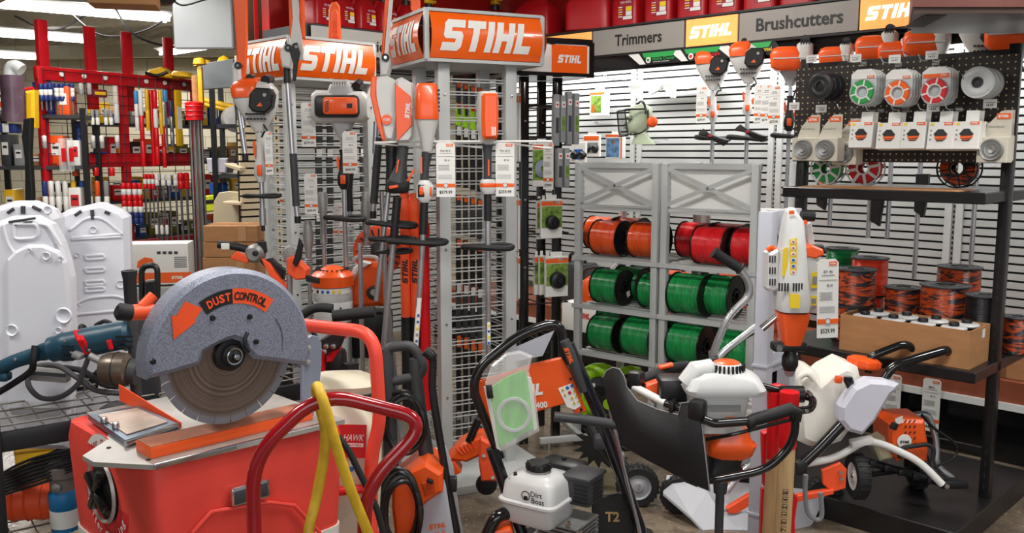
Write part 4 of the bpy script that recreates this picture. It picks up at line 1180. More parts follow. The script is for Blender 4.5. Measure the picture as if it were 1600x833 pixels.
# black tower behind: dark frame, one orange panel on a white face
T3 = Fr(px=818, py=545, Y=4.62, rz=30); T3 = Fr(loc=(T3.o.x, T3.o.y, 0), rz=24)
t = thing('display_tower', 'black wire tower with a small orange sign, right of the middle tower', 'display stand', T3)
z0, z1 = T3.q(850, 121).z, T3.q(850, 66).z
m = MB()
m.box((.14, .15, z0+.012), (.42, .46, .02), M_bkg); m.box((.14, .15, z1), (.42, .46, .03), M_bkg)
for x in (-.06, .345):
    for y in (-.07, .37): m.box((x, y, (z0+z1)/2), (.03, .02, z1-z0), M_bkg)
m.build('sign_frame', t)
m = MB(); m.box((.14, -.075, (z0+z1)/2), (.38, .01, (z1-z0)-.04), M_whs); m.build('sign_backing', t)
m = MB(); m.box((.215, -.083, (z0+z1)/2), (.2, .008, (z1-z0)*.78), M_orp); m.logo((.215, -.089, (z0+z1)/2), .14, .04, M_pap); m.build('sign_face', t)
for (x, y) in ((0, 0), (.22, .25), (0, .3), (.3, 0)):
    if (x, y) == (.3, 0): x, y = .19, .0
    m = MB(); m.box((x, y, z0/2), (.045, .03, z0), M_bkg, .003)
    for z in (.6, .95, 1.3, 1.7): m.lathe([(0, -.005), (.006, -.004), (.007, 0)], M_chr, (x, y-.015, z), 'Y', 10)
    m.build('post', t)
for zz in (.55, .75, .95, 1.12, 1.3, 1.45, 1.62, 1.78):
    m = MB()
    for a, b in (((-.02, 0), (.26, 0)), ((-.02, 0), (-.02, .3)), ((.26, 0), (.26, .3)), ((-.02, .3), (.26, .3)), ((.1, 0), (.1, .3)), ((.2, -.0), (.2, .3))): m.cyl((a[0], a[1], zz), (b[0], b[1], zz), .004, M_bk, 6)
    m.build('wire_shelf', t)
def on(fr, px, py, d): return Fr(loc=Matrix.Rotation(R(fr.rz), 3, 'Z') @ fr.q(px, py, d)+fr.o, rz=fr.rz)
def head_disc(mt, r=.038, flat=False):
    def g(t):
        m = MB(); m.lathe([(0, -.045), (r*.25, -.045), (r*.3, -.035), (r*.6, -.033), (r*.66, -.04), (r*.9, -.034), (r, -.015), (r, -.005)] if not flat else [(r*.3, -.014), (r, -.012), (r, -.016), (r*.3, -.018), (r*.3, -.014)], mt, (.0, 0, -.018), 'Y', 26)
        m.build('trimmer_head', t)
    return g
fc = [(0, .4, 1, .12, M_ored), (0, .05, .96, .55, M_pic), (-.3, -.36, .3, .1, M_pap), (.22, .42, .3, .05, M_pap), (0, .47, 1, .05, M_pap)]
gp = 'packaged trimmer heads on the black tower'
for i, (px, py) in enumerate([(842, 344), (849, 343), (861, 342)]):
    flat_pack('pack with black trimmer head, middle row on the black tower, ' + ['back one', 'second one', 'front one facing us'][i], on(T3, px, py, .02-.05*i), .12 if i == 2 else .03, .2, fc, group=gp, extra=head_disc(M_bk) if i == 2 else None, dep=.02)
for i, (px, py) in enumerate([(838, 430), (846, 430), (855, 431), (869, 432)]):
    flat_pack('pack with black trimmer head, bottom row on the black tower, ' + ['rearmost', 'second from the back', 'third from the back', 'front one facing us'][i], on(T3, px, py, .03-.04*i), .13 if i == 3 else .03, .21, fc, group=gp, extra=head_disc(M_bk, .045) if i == 3 else None, dep=.02)
flat_pack('pack with round steel blade behind the narrow price tag', on(T3, 846, 258, -.03), .1, .22, [(0, .42, 1, .1, M_ored), (0, 0, 1, .7, M_pic)], group=gp, extra=head_disc(M_chr, .045, True), dep=.01)
for i, (px, py) in enumerate([(801, 200), (806, 200), (811, 200)]): flat_pack('white chain pack edge-on at upper left of the black tower, ' + nth(i, 3), on(T3, px, py, -.02), .012, .34, [(0, .42, .9, .1, M_ored)], group='edge-on packs at the left of the black tower')
for i, (px, py) in enumerate([(800, 348), (805, 350), (810, 350)]): flat_pack('clear pack hanging edge-on at mid height by the black post, ' + nth(i, 3), on(T3, px, py, -.02), .014, .26, [(0, .42, .9, .1, M_ored)], group='edge-on packs at the left of the black tower')
for i, (px, py) in enumerate([(800, 430), (805, 432), (810, 434)]): flat_pack('thin white bar pack low by the black post, ' + nth(i, 3), on(T3, px, py, -.02), .012, .22, [(0, .4, .9, .12, M_ored)], group='edge-on packs at the left of the black tower')
mg = mat('grey_pack_plastic', '8D9092', .3, var=.1)
for i, (px, py, h) in enumerate([(868, 188, .26), (878, 186, .24), (888, 185, .27), (899, 186, .26), (873, 262, .2), (884, 262, .2)]):
    f = on(T3, px, py, -.06); t = thing('chain_pack', 'grey %s pack on the right of the black tower, %s' % ('upper' if i < 4 else 'lower', nth(i if i < 4 else i-4, 4 if i < 4 else 2)), 'saw chain pack', f, 'grey packs on the black tower')
    m = MB(); m.box((0, 0, 0), (.03, .04, h), mg, .006); m.build('tray', t); m = MB(); m.box((0, -.021, h*.3), (.02, .001, .03), M_pap); m.disc((0, -.022, h*.3), .006, M_rink, h=.001, seg=10); m.box((0, -.021, -h*.1), (.018, .001, h*.3), M_pic if i % 2 else M_gr); m.build('label', t)

# ---- tools hung on the middle tower
gt = 'tools hung on the middle tower'
def pod(t, fr, px, y0, y1, w_, kind):
    za, zb = fr.q(px, y1).z, fr.q(px, y0).z; H = zb-za
    if kind == 'oval':
        m = MB().at((0, 0, za)); m.sl([(0, 0, 0, .04, .05, .9), (H*.12, 0, 0, w_*.75, .1, .7), (H*.35, 0, 0, w_*.98, .12, .6), (H*.8, 0, 0, w_, .12, .5), (H*.97, 0, 0, w_*.9, .1, .5), (H, 0, 0, w_*.7, .07, .5)], M_eng, N=28); m.build('housing', t)
        o = [(-.38, .16), (-.3, .1), (.3, .1), (.38, .16), (.42, .5), (.4, .9), (.3, .95), (-.3, .95), (-.4, .9), (-.42, .5)]
        m = MB().at((0, 0, za)); m.prism([(x*w_, y*H) for x, y in o], -.075, -.03, M_or, bev=.012)
        for k in range(3): m.box((.005+.007*k, -.0755, H*.25), (.004, .002, H*.16), M_pap)
        m.build('orange_cover', t)
    else:
        m = MB().at((0, 0, za)); m.sl([(0, 0, 0, .05, .05, .9), (H*.2, 0, 0, w_*.6, .09, .7), (H*.5, 0, 0, w_*.98, .12, .6), (H*.55, 0, 0, w_, .12, .6)], M_eng, N=28); m.build('housing', t)
        m = MB().at((0, 0, za)); m.sl([(H*.52, 0, 0, w_*1.0, .122, .55), (H*.6, 0, 0, w_*1.02, .125, .5), (H*.95, 0, 0, w_*.98, .12, .5), (H, 0, 0, w_*.85, .1, .5)], M_or, N=28)
        for k in range(5): m.box((w_*.49, -.02, H*(.66+.06*k)), (.01, .03, H*.03), M_bk)
        m.build('orange_cover', t)
fr = Fr(763, 556, 3.86, 12); t = thing('string_trimmer', 'battery trimmer with oval orange head on the right post of the middle tower', 'trimmer', fr, gt)
q = lambda y, x=763: fr.q(x, y).z
pod(t, fr, 763, 143, 226, .086, 'oval')
m = MB(); m.sl([(q(282), 0, 0, .036, .036, .9), (q(262), 0, 0, .034, .034, .9), (q(240), 0, 0, .036, .036, .9), (q(224), 0, 0, .05, .045, .8)], M_gr, N=14); m.box((.0, -.02, q(262)), (.006, .008, .07), M_or); m.build('grip', t)
m = MB(); m.sl([(q(303), 0, 0, .045, .045), (q(296), 0, 0, .064, .06), (q(284), 0, 0, .068, .06), (q(280), 0, 0, .05, .05)], M_eng, N=20); m.sl([(q(292), 0, 0, .066, .063), (q(289), 0, 0, .069, .066), (q(286), 0, 0, .066, .063)], M_or, N=20); m.build('control_collar', t)
shaft(t, (0, 0, q(345)), (0, 0, q(300)), .017, M_bk, 'grip_tube'); shaft(t, (0, 0, 0), (0, 0, q(345)), .0125, M_alu)
loop_handle(t, (0, 0, q(386)), .22, .08, .013, ry=1)
m = MB(); m.box((0, -.0135, q(520)), (.014, .001, .1), M_pap)
for k, c in enumerate([M_yink, M_bink, M_yink, M_bink]): m.disc((0, -.0145, q(508+k*9)), .006, c, h=.001, seg=10)
m.build('warning_label', t)
fr = Fr(650, 556, 3.84, 8); t = thing('string_trimmer', 'battery trimmer with orange and white barrel head on the left post of the middle tower', 'trimmer', fr, gt)
def ql(px, y): return fr.q(px, y)
sh = fr.q(667, 240)
m0 = len(bpy.data.objects)
class Sub: pass
za = fr.q(667, 236).z; zb = fr.q(667, 131).z; H = zb-za; X = fr.q(667, 200).x; w_ = .1
m = MB().at((X, 0, za)); m.sl([(0, 0, 0, .045, .05, .9), (H*.2, 0, 0, w_*.6, .08, .7), (H*.45, 0, 0, w_*.95, .11, .6), (H*.5, 0, 0, w_, .12, .6)], M_eng, N=28); m.build('housing', t)
m = MB().at((X, 0, za)); m.sl([(H*.47, 0, 0, w_, .122, .55), (H*.52, 0, 0, w_*1.02, .125, .5), (H*.95, 0, 0, w_*.92, .12, .5), (H, 0, 0, w_*.8, .1, .5)], M_or, N=28)
for k in range(6): m.box((w_*.5, -.02, H*(.6+.06*k)), (.008, .04, H*.03), M_bk)
m.build('orange_cover', t)
m = MB(); m.tube([(X, 0, ql(667, 238).z), (ql(664, 262).x, 0, ql(664, 262).z), (ql(663, 285).x, 0, ql(663, 285).z)], [.024, .018, .02], M_gr, 12); m.box((ql(661, 258).x-.008, -.02, ql(661, 258).z), (.007, .01, .07), M_or); m.build('grip', t)
c = ql(663, 298); m = MB().at((c.x, 0, c.z)); m.sl([(-.05, 0, 0, .03, .04), (-.03, 0, 0, .07, .06), (.02, .005, 0, .075, .065), (.045, 0, 0, .04, .04)], M_eng, N=20); m.box((-.014, -.03, -.0), (.018, .012, .035), M_or, .004); m.box((-.014, -.026, 0), (.03, .01, .055), M_bk, .004); m.box((.026, -.024, -.002), (.01, .02, .04), M_or, .004); m.build('control_housing', t)
c2 = ql(661, 366); shaft(t, (c.x, 0, c.z-.04), tuple(c2), .018, M_bk, 'grip_tube'); shaft(t, tuple(c2), tuple(ql(649, 556)), .0125, M_alu)
c3 = ql(656, 377); loop_handle(t, (c3.x-.01, -.02, c3.z), .25, .1, .012, ry=1)
m = MB(); m.cyl(tuple(ql(655, 465)+V((0, -.003, 0))), tuple(ql(649, 550)+V((0, -.003, 0))), .0115, M_pap, 10)
for k, c_ in enumerate([M_bink, M_bink, M_yink, M_inkg, M_bink, M_yink]):
    p = ql(653.5-k*.7, 492+k*10); m.disc((p.x, -.0155, p.z), .006, c_, h=.002, seg=10)
m.build('warning_label', t)
# hedge trimmer bodies behind, left
fr = Fr(612, 556, 4.0, 5); t = thing('battery_blower', 'white power head with orange stripe and round badge, left of the middle tower', 'power head', fr, gt)
m = MB(); m.prism(fr.p2([(583, 122), (606, 120), (622, 128), (626, 160), (622, 200), (616, 222), (602, 220), (596, 200), (586, 165)]), -.06, .05, M_eng, bev=.014); m.build('housing', t)
m = MB(); m.prism(fr.p2([(581, 121), (590, 121), (589, 150), (596, 182), (603, 221), (598, 219), (590, 195), (580, 150)]), -.065, .045, M_or, bev=.004); m.build('orange_stripe', t)
p = fr.q(604, 187, -.066); m = MB(); m.disc(tuple(p), .022, M_or, h=.006); m.text('A300', (p.x, p.y-.005, p.z), .012, M_pap, w=.03); m.build('badge', t)
m = MB(); m.tube([tuple(fr.q(612, 222)), tuple(fr.q(611, 262)), tuple(fr.q(610, 300))], [.03, .022, .024], M_bk, 12); m.build('grip', t)
shaft(t, tuple(fr.q(607, 300)), tuple(fr.q(588, 470)), .012, M_alu); c = fr.q(612, 350); loop_handle(t, tuple(c), .22, .12, .012)
fr = Fr(634, 556, 3.95, 5); t = thing('hedge_trimmer', 'orange angular power head lettered in white, second from left on the middle tower', 'power head', fr, gt)
m = MB(); m.prism(fr.p2([(619, 126), (628, 122), (646, 132), (648, 160), (646, 214), (640, 222), (620, 223)]), -.06, .05, M_eng, bev=.01); m.build('housing', t)
m = MB(); m.prism(fr.p2([(618, 132), (642, 152), (645, 196), (621, 222), (619, 180)]), -.066, -.05, M_or, bev=.003)
p = fr.q(637, 172, -.068); m.logo(tuple(p), .07, .02, M_pap, ry=-84); p = fr.q(643, 172, -.068); m.text('HSA 130', tuple(p), .008, M_pap, w=.04, ry=-84); m.build('orange_cover', t)
m = MB(); m.tube([tuple(fr.q(630, 228)), tuple(fr.q(628, 255)), tuple(fr.q(622, 285))], [.026, .022, .045], M_gr, 12); p = fr.q(622, 290); m.box(tuple(p), (.1, .06, .07), M_bk, .02); m.build('grip', t)
m = MB(); p = fr.q(615, 292, -.035); m.box(tuple(p), (.04, .01, .014), M_or, .003, ry=-10); p = fr.q(621, 262, -.02); m.box(tuple(p), (.008, .02, .07), M_or, .002, ry=10); p = fr.q(642, 274, -.02); m.box(tuple(p), (.01, .02, .06), M_or, .002, ry=30); m.build('trigger', t)
shaft(t, tuple(fr.q(621, 308)), tuple(fr.q(615, 375)), .019, M_bk, 'grip_tube'); shaft(t, tuple(fr.q(615, 375)), tuple(fr.q(598, 556)), .014, M_alu)
c = fr.q(614, 374); loop_handle(t, tuple(c+V((.0, 0, 0))), .2, .1, .012, ry=2)
c = fr.q(608, 395); loop_handle(t, tuple(c+V((.02, .05, 0))), .16, .1, .008, ry=-3)
for i, (px, yt, mtc, lab) in enumerate([(637, 300, M_org, 'left of the two orange blower tubes with vertical lettering'), (652, 302, M_org, 'right of the two orange blower tubes with vertical lettering'), (666, 335, M_redb, 'plain dark red tube behind the left post of the middle tower')]):
    fr = Fr(px, 640, 4.15, 0); t = thing('blower_tube', lab, 'blower tube', fr, gt); zz = fr.q(px, yt).z; zk = fr.q(px, 495).z
    m = MB(); m.tube([(0, 0, zk), (0, 0, zz-.1), (0, 0, zz-.09), (0, 0, zz-.05), (0, 0, zz-.04), (0, 0, zz)], [.024, .024, .027, .027, .022, .02], mtc, 16)
    if i < 2: m.logo((0, -.0245, zk+.22), .12, .026, M_ink, ry=-90)
    m.build('tube', t); m = MB(); m.cyl((0, 0, 0), (0, 0, zk), .025, M_bk if i < 2 else M_redb, 16); m.build('nozzle', t)
gpt = 'price tags in the middle of the display'
price_tag(Fr(696, 222, 3.83, 4), 'white price tag reading $379 between the two battery trimmers', .08, .232, 'FSA 90 R', '$379.99')
price_tag(Fr(789, 222, 3.86, 4), 'white price tag reading $259 on the right post of the middle tower', .08, .232, 'FSA 60 R', '$259.99')
price_tag(Fr(857, 222, 4.3, -50), 'narrow white price tag turned away, in front of the steel blade pack', .07, .225, 'FSA 57', '$199.99')
# bracket arms carrying the tools
def arm(fr_px, lab):
    f = Fr(*fr_px[:3], 0); a = f.q(fr_px[3], fr_px[4]); m = MB(); m.tube(fillet([(0, 0, 0), tuple(a), tuple(a+V((0, .18, 0)))], .02), .005, M_whs, 7); m.tube(fillet([(0, .02, -.004), tuple(a+V((0, .02, -.03))), tuple(a+V((0, .2, -.03)))], .02), .004, M_whs, 7)
    solo(m, 'bracket_arm', lab, 'bracket', f, 'white wire brackets on the middle tower')
arm((675, 221, 3.86, 762, 221), 'white wire bracket running between the two battery trimmers')
arm((775, 221, 3.86, 862, 221), 'white wire bracket reaching right from the middle tower')
arm((585, 223, 3.92, 672, 221), 'white wire bracket holding the power heads at the left of the middle tower')

# ---- pole saws with scabbards
def pole_saw(label, fr, bar, head, pole, grip, end, scab=None, lever=True, name='pole_saw'):
    """all given as photo pixels in the thing's plane"""
    t = thing(name, label, 'pole saw', fr, 'pole saws with long orange scabbards')
    P = lambda a, d=0: fr.q(a[0], a[1], d)
    if scab:
        for side in scab:
            m = MB(); m.prism(fr.p2(side), -.02, .012, M_or, bev=.006); m.build('scabbard', t)
    if bar:
        m = MB(); m.prism(fr.p2(bar), -.03, -.022, M_eng); 
        m.build('guide_bar', t)
    if head:
        m = MB(); m.prism(fr.p2(head), -.045, .03, M_eng, bev=.008); c = P(((head[0][0]+head[2][0])/2, (head[0][1]+head[2][1])/2), -.05); m.disc(tuple(c), .018, M_bk, h=.01); m.disc(tuple(c+V((0, -.006, 0))), .007, M_chr, h=.006); m.build('gearbox', t)
    a, b = P(pole[0]), P(pole[1]); shaft(t, tuple(a), tuple(b), .0135, M_alu, 'pole')
    a, b = P(grip[0]), P(grip[1]); shaft(t, tuple(a), tuple(b), .019, M_gr, 'grip')
    a2 = P(end); shaft(t, tuple(b), tuple(a2), .014, M_alu, 'end_tube'); m = MB(); m.cyl(tuple(a2), tuple(a2+V((0, 0, -.035))), .016, M_bk, 12); m.build('foot', t)
    return t
fr = Fr(466, 345, 4.55, 0)
t = pole_saw('pole saw with white bar between orange scabbards, in front of the left sign', fr, [(456, -30), (467, -30), (469, 30), (474, 62), (476, 95), (462, 95), (456, 62), (460, 30)], [(441, 76), (447, 70), (460, 74), (462, 90), (456, 108), (444, 106), (441, 90)], ((449, 125), (457, 240)), ((458, 240), (463, 322)), (465, 338), scab=[[(451, -30), (459, -30), (462, 60), (454, 60)], [(467, -30), (474, -30), (477, 60), (470, 60)]])
m = MB(); m.prism(fr.p2([(461, 70), (468, 68), (473, 84), (470, 100), (466, 128), (461, 127), (462, 100), (457, 84)]), -.055, -.045, M_bk, bev=.003); p = fr.q(463, 73, -.058); m.disc(tuple(p), .008, M_chr, h=.006); m.build('lever', t)
m = MB(); a, b = fr.q(448, 106), fr.q(449, 130); m.cyl(tuple(a), tuple(b), .018, M_bk, 12); m.build('clamp', t)
fr = Fr(383, 246, 4.6, 0)
t = pole_saw('pole saw in a wide orange scabbard at the far left of the left tower', fr, None, [(366, 105), (370, 96), (378, 100), (380, 128), (376, 140), (368, 138)], ((372, 138), (381, 200)), ((371, 140), (373, 170)), (383, 240), scab=[[(363, -30), (386, -30), (387, 60), (384, 128), (377, 131), (373, 122), (370, 60)]])
fr = Fr(600, 330, 4.3, 0)
t = pole_saw('pole saw with thin bar and orange scabbard between the two tower signs', fr, [(612, -30), (618, -30), (607, 96), (601, 96)], [(595, 92), (600, 87), (610, 88), (613, 100), (608, 120), (596, 120)], ((588, 190), (586, 240)), ((592, 215), (584, 318)), (583, 330), scab=[[(604, -30), (612, -30), (601, 90), (596, 92)]])
fr = Fr(522, 66, 5.35, 0); m = MB(); m.prism(fr.p2([(513, 66), (515, 12), (519, 4), (526, 3), (531, 10), (533, 66)]), -.015, .015, M_or, bev=.006); m.prism(fr.p2([(518, 60), (519, 22), (522, 16), (526, 16), (529, 22), (530, 60)]), -.019, -.012, M_org, bev=.003)
for k in range(9): a = fr.q(523.5, 33+k*3.4, -.02); m.box(tuple(a), (.03, .004, .004), M_or)
solo(m, 'blade_scabbard', 'upright orange blade scabbard with ribbed panel above the left sign', 'scabbard', fr)
fr = Fr(612, 60, 4.4, 0); m = MB(); m.prism(fr.p2([(641, -30), (655, -30), (657, 15), (650, 28), (642, 15)]), -.015, .015, M_or, bev=.005); solo(m, 'blade_scabbard', 'orange blade scabbard tip poking up behind the large middle sign', 'scabbard', fr)

# ---- tools on the left tower
gl = 'tools hung on the left tower'
trimmer('white trimmer with black filter cover and orange top, on the left tower', 411, 4.6, 'a', (206, 208, 285, 306, 352), 0, 1.08, group=gl, loop=dict(w_=.19, d=.09, r=.01, ry=-1), low=326)
trimmer('orange covered trimmer on the right side of the left tower sign', 541, 4.75, 'b', (216, 234, 296, 341, 432), 0, 1.15, group=gl, loop=dict(w_=.21, d=.12, r=.014, ry=2), body=M_bk)
for px, y0, y1, y2, y3, lab in [(547, 225, 262, 330, 344, 'black battery handle with a red switch, left of the white power head'), (486, 345, 370, 430, 520, 'silver sleeved attachment shaft low on the left tower'), (575, 300, 330, 410, 470, 'ribbed silver shaft low on the right side of the left tower'), (507, 300, 310, 380, 420, 'thin silver shaft behind the loop handle of the left tower')]:
    fr = Fr(px, y3, 4.85, 0); t = thing('attachment_shaft', lab, 'tool shaft', fr, gl); q_ = lambda y: fr.q(px, y).z
    shaft(t, (0, 0, 0), (0, 0, q_(y1)), .011, M_alu); m = MB(); m.tube([(0, 0, q_(y2)), (0, 0, (q_(y1)+q_(y2))/2), (0, 0, q_(y1)), (0, 0, q_(y0))], [.02, .016, .03, .02], M_bk if 'black' in lab else M_cast, 12); m.build('grip', t)
    if 'red' in lab: m = MB(); m.box((0, -.03, q_(y1)), (.02, .015, .05), M_redb, .004); m.build('switch', t)
    if 'ribbed' in lab or 'sleeved' in lab:
        m = MB()
        for k in range(8): m.lathe([(.02, 0), (.024, .004), (.02, .008)], M_cast, (0, 0, q_(y2)+.012*k), seg=12)
        m.build('ribbed_collar', t)
price_tag(Fr(481, 160, 4.75, 0), 'white price tag below the left sign, upper right of the pole saw', .075, .23, 'HT 103', '$279.99')
price_tag(Fr(419, 205, 4.5, -10), 'white price tag hanging in front of the far left trimmer', .04, .215, 'FS 38', '$139.99')
price_tag(Fr(546, 205, 4.65, 0), 'white price tag reading $449 beside the orange covered trimmer', .075, .215, 'FS 131', '$449.99')
price_tag(Fr(485, 271, 4.75, 0), 'white price tag hanging lowest on the left tower post', .068, .215, 'HL 94', '$549.99')
price_tag(Fr(443, 268, 5.1, 10), 'white price tag partly hidden behind the pole saw grip', .05, .21, 'FS 91', '$339.99')
price_tag(Fr(528, 320, 5.2, 10), 'white price tag barely visible behind the trimmer loop handle', .06, .2, 'FS 111', '$369.99')

# stock hanging inside the middle and left towers
def hung_pack(fr, label, w_, h, cols, grp):
    t = thing('hanging_pack', label, 'hanging pack', fr, grp); m = MB(); m.box((0, 0, -h/2), (w_, .02, h), cols[0], .004, seg=1); m.build('card', t)
    m = MB(); m.box((0, -.011, -h*.1), (w_*.9, .002, h*.14), cols[1]); m.build('header_strip', t)
k = 0
for r_, (y, h, cols, nm) in enumerate([(128, .16, (M_gr, M_ored), 'grey'), (160, .14, (M_lime, M_redb), 'lime and red'), (195, .3, (M_bk, M_pap), 'black'), (302, .2, (M_gr, M_ored), 'dark'), (372, .22, (M_bk, M_ored), 'black bar'), (440, .3, (M_gr, M_pap), 'long grey'), (520, .42, (M_bk, M_ored), 'long black'), (640, .3, (M_gr, M_inkg), 'low dark')]):
    for i, px in enumerate((716, 727, 738, 749)):
        hung_pack(on(T1, px, y+3*i, .27), '%s narrow pack inside the middle tower, %s' % (nm, nth(i, 4)), .024, h, cols, 'narrow packs hung inside the middle tower')
for y, h, nm in ((150, .3, 'upper'), (230, .35, 'middle'), (330, .35, 'lower'), (430, .4, 'lowest')):
    for i, px in enumerate((497, 514, 566)):
        hung_pack(on(T2, px, y, .22), '%s row dark pack inside the left tower, %s' % (nm, nth(i, 3)), .04, h, (M_gr, M_pap), 'dark packs hung inside the left tower')
# ================================================================ MASONRY SAW (front left)
M_saw = mat('scuffed_red_polyethylene', 'E0453A', .5, var=.1, vs=7, bump=.08, bs=30)
M_saws = mat('dusty_steel', 'A9A5A0', .42, metal=.35, var=.15, vs=9, bump=.08)
M_guard = None
def hammered():
    m = bpy.data.materials.new('hammered_grey_paint'); m.use_nodes = True
    nt = m.node_tree; b = nt.nodes['Principled BSDF']
    tc = nt.nodes.new('ShaderNodeTexCoord'); vo = nt.nodes.new('ShaderNodeTexVoronoi'); vo.inputs['Scale'].default_value = 420
    n = nt.nodes.new('ShaderNodeTexNoise'); n.inputs['Scale'].default_value = 420; n.inputs['Detail'].default_value = 3
    nt.links.new(tc.outputs['Object'], vo.inputs[0]); nt.links.new(tc.outputs['Object'], n.inputs[0])
    rp = nt.nodes.new('ShaderNodeValToRGB'); e = rp.color_ramp.elements
    e[0].position, e[1].position = .38, .55; e[0].color = (*srgb('666A79'), 1); e[1].color = (*srgb('8D92A3'), 1)
    nt.links.new(n.outputs[0], rp.inputs[0]); nt.links.new(rp.outputs[0], b.inputs['Base Color'])
    bp = nt.nodes.new('ShaderNodeBump'); bp.inputs['Strength'].default_value = .35; bp.inputs['Distance'].default_value = .002
    nt.links.new(vo.outputs[0], bp.inputs['Height']); nt.links.new(bp.outputs[0], b.inputs['Normal'])
    b.inputs['Roughness'].default_value = .38; b.inputs['Metallic'].default_value = .25
    return m
M_guard = hammered()
def blade_mat():
    m = bpy.data.materials.new('worn_saw_blade'); m.use_nodes = True
    nt = m.node_tree; b = nt.nodes['Principled BSDF']
    tc = nt.nodes.new('ShaderNodeTexCoord')
    ln = nt.nodes.new('ShaderNodeVectorMath'); ln.operation = 'LENGTH'; nt.links.new(tc.outputs['Object'], ln.inputs[0])
    mu = nt.nodes.new('ShaderNodeMath'); mu.operation = 'MULTIPLY'; mu.inputs[1].default_value = 60; nt.links.new(ln.outputs[1], mu.inputs[0])
    n = nt.nodes.new('ShaderNodeTexNoise'); n.noise_dimensions = '1D'; n.inputs['Scale'].default_value = 2.5; n.inputs['Detail'].default_value = 5
    nt.links.new(mu.outputs[0], n.inputs['W'])
    rp = nt.nodes.new('ShaderNodeValToRGB'); e = rp.color_ramp.elements
    e[0].position, e[1].position = .3, .7; e[0].color = (*srgb('72625A'), 1); e[1].color = (*srgb('9A8A80'), 1)
    nt.links.new(n.outputs[0], rp.inputs[0])
    r2 = nt.nodes.new('ShaderNodeValToRGB'); e = r2.color_ramp.elements
    e[0].position, e[1].position = .86, .93; e[0].color = (0, 0, 0, 1); e[1].color = (1, 1, 1, 1)
    m3 = nt.nodes.new('ShaderNodeMath'); m3.operation = 'MULTIPLY'; m3.inputs[1].default_value = 1/.18; nt.links.new(ln.outputs[1], m3.inputs[0]); nt.links.new(m3.outputs[0], r2.inputs[0])
    mx = nt.nodes.new('ShaderNodeMix'); mx.data_type = 'RGBA'; nt.links.new(r2.outputs[0], mx.inputs[0]); nt.links.new(rp.outputs[0], mx.inputs[6]); mx.inputs[7].default_value = (*srgb('9FA0AC'), 1)
    nt.links.new(mx.outputs[2], b.inputs['Base Color'])
    b.inputs['Metallic'].default_value = .75; b.inputs['Roughness'].default_value = .36; b.inputs['Anisotropic'].default_value = .6
    return m
M_blade = blade_mat()
SZ = .8
A0 = Fr(240, 727, None, 0, z=SZ).o
S1 = Fr(loc=(A0.x, A0.y, 0), rz=45)
t = thing('masonry_saw', 'red masonry saw with grey dust guard and large round blade, front left', 'masonry saw', S1)
def zz(px, py, z=SZ): a = S1.z(px, py, z); return a.x, a.y
# tub: outer shell narrowing slightly below
m = MB()
secs = []
for z, g in ((.3, .03), (.34, .012), (.55, .0), (.74, -.008), (.785, 0), (.79, .012)): secs.append((z, .2775, .305, .555-2*g, .575-2*g, .14))
m.sl(secs, M_saw, N=48); m.build('tub', t)
m = MB(); m.sl([(.1, .2775, .305, .52, .54, .18), (.3, .2775, .305, .54, .56, .18), (.47, .2775, .305, .56, .58, .17), (.48, .2775, .305, .56, .58, .17)], mat('tub_lower_white', 'D5D2C8', .5, var=.06), N=48); m.build('lower_tub', t)
for x in (.08, .5):
    for y in (.1, .5):
        m = MB(); m.cyl((x-.02, y, .05), (x+.02, y, .05), .05, M_bkr, 20); m.box((x, y, .08), (.05, .03, .05), M_stl); m.build('caster', t)
# recessed pull with chrome frame on the front
xa = S1.q(387, 768, .012); m = MB(); m.box((xa.x, .0, xa.z), (.11, .016, .052), M_chr, .01); m.box((xa.x, -.0085, xa.z), (.095, .004, .036), M_gr, .003); m.box((xa.x, -.012, xa.z+.002), (.02, .006, .018), M_stl, .002); m.build('latch', t)
m = MB()
for (px, py, h) in ((500, 800, 1), (320, 810, 1)):
    pass
m.tube([tuple(S1.q(a, b, .004)) for a, b in ((300, 833), (330, 800), (420, 785), (460, 790), (500, 833))], .006, M_saw, 8); m.build('moulded_rib', t)
# round cleaning label and hub on the left end
cy, cz = .31, .655
m = MB()
m.lathe([(.085, -.003), (.15, -.003), (.15, .0)], M_rink, (.0, cy, cz), 'X', 40)
m.lathe([(.105, -.0045), (.149, -.0045)], M_pap, (.0, cy, cz), 'X', 40, a0=10, a1=170)
for up_ in (1, 0):
    for i, ch in enumerate('Filter Cleaning'):
        if ch == ' ': continue
        a = (152-i*8.9) if up_ else (-152+i*8.9)
        m.text(ch, (-.0065, cy-math.cos(R(a))*.127, cz+math.sin(R(a))*.127), .024, M_rink if up_ else M_pap, rz=-90, ry=(90-a) if up_ else (-90-a))
m.build('round_label', t)
m = MB(); m.lathe([(0, -.012), (.03, -.014), (.06, -.01), (.08, -.004), (.088, .0)], M_bk, (-.004, cy, cz), 'X', 36)
for k in range(4):
    a = k*PI/2+.6; m.box((-.024, cy+math.cos(a)*.035, cz+math.sin(a)*.035), (.03, .06, .022), M_bkg, .006, rx=math.degrees(a))
m.lathe([(.078, -.012), (.086, -.016), (.09, -.008)], M_saws, (-.004, cy, cz), 'X', 36); m.build('cleaning_knob', t)
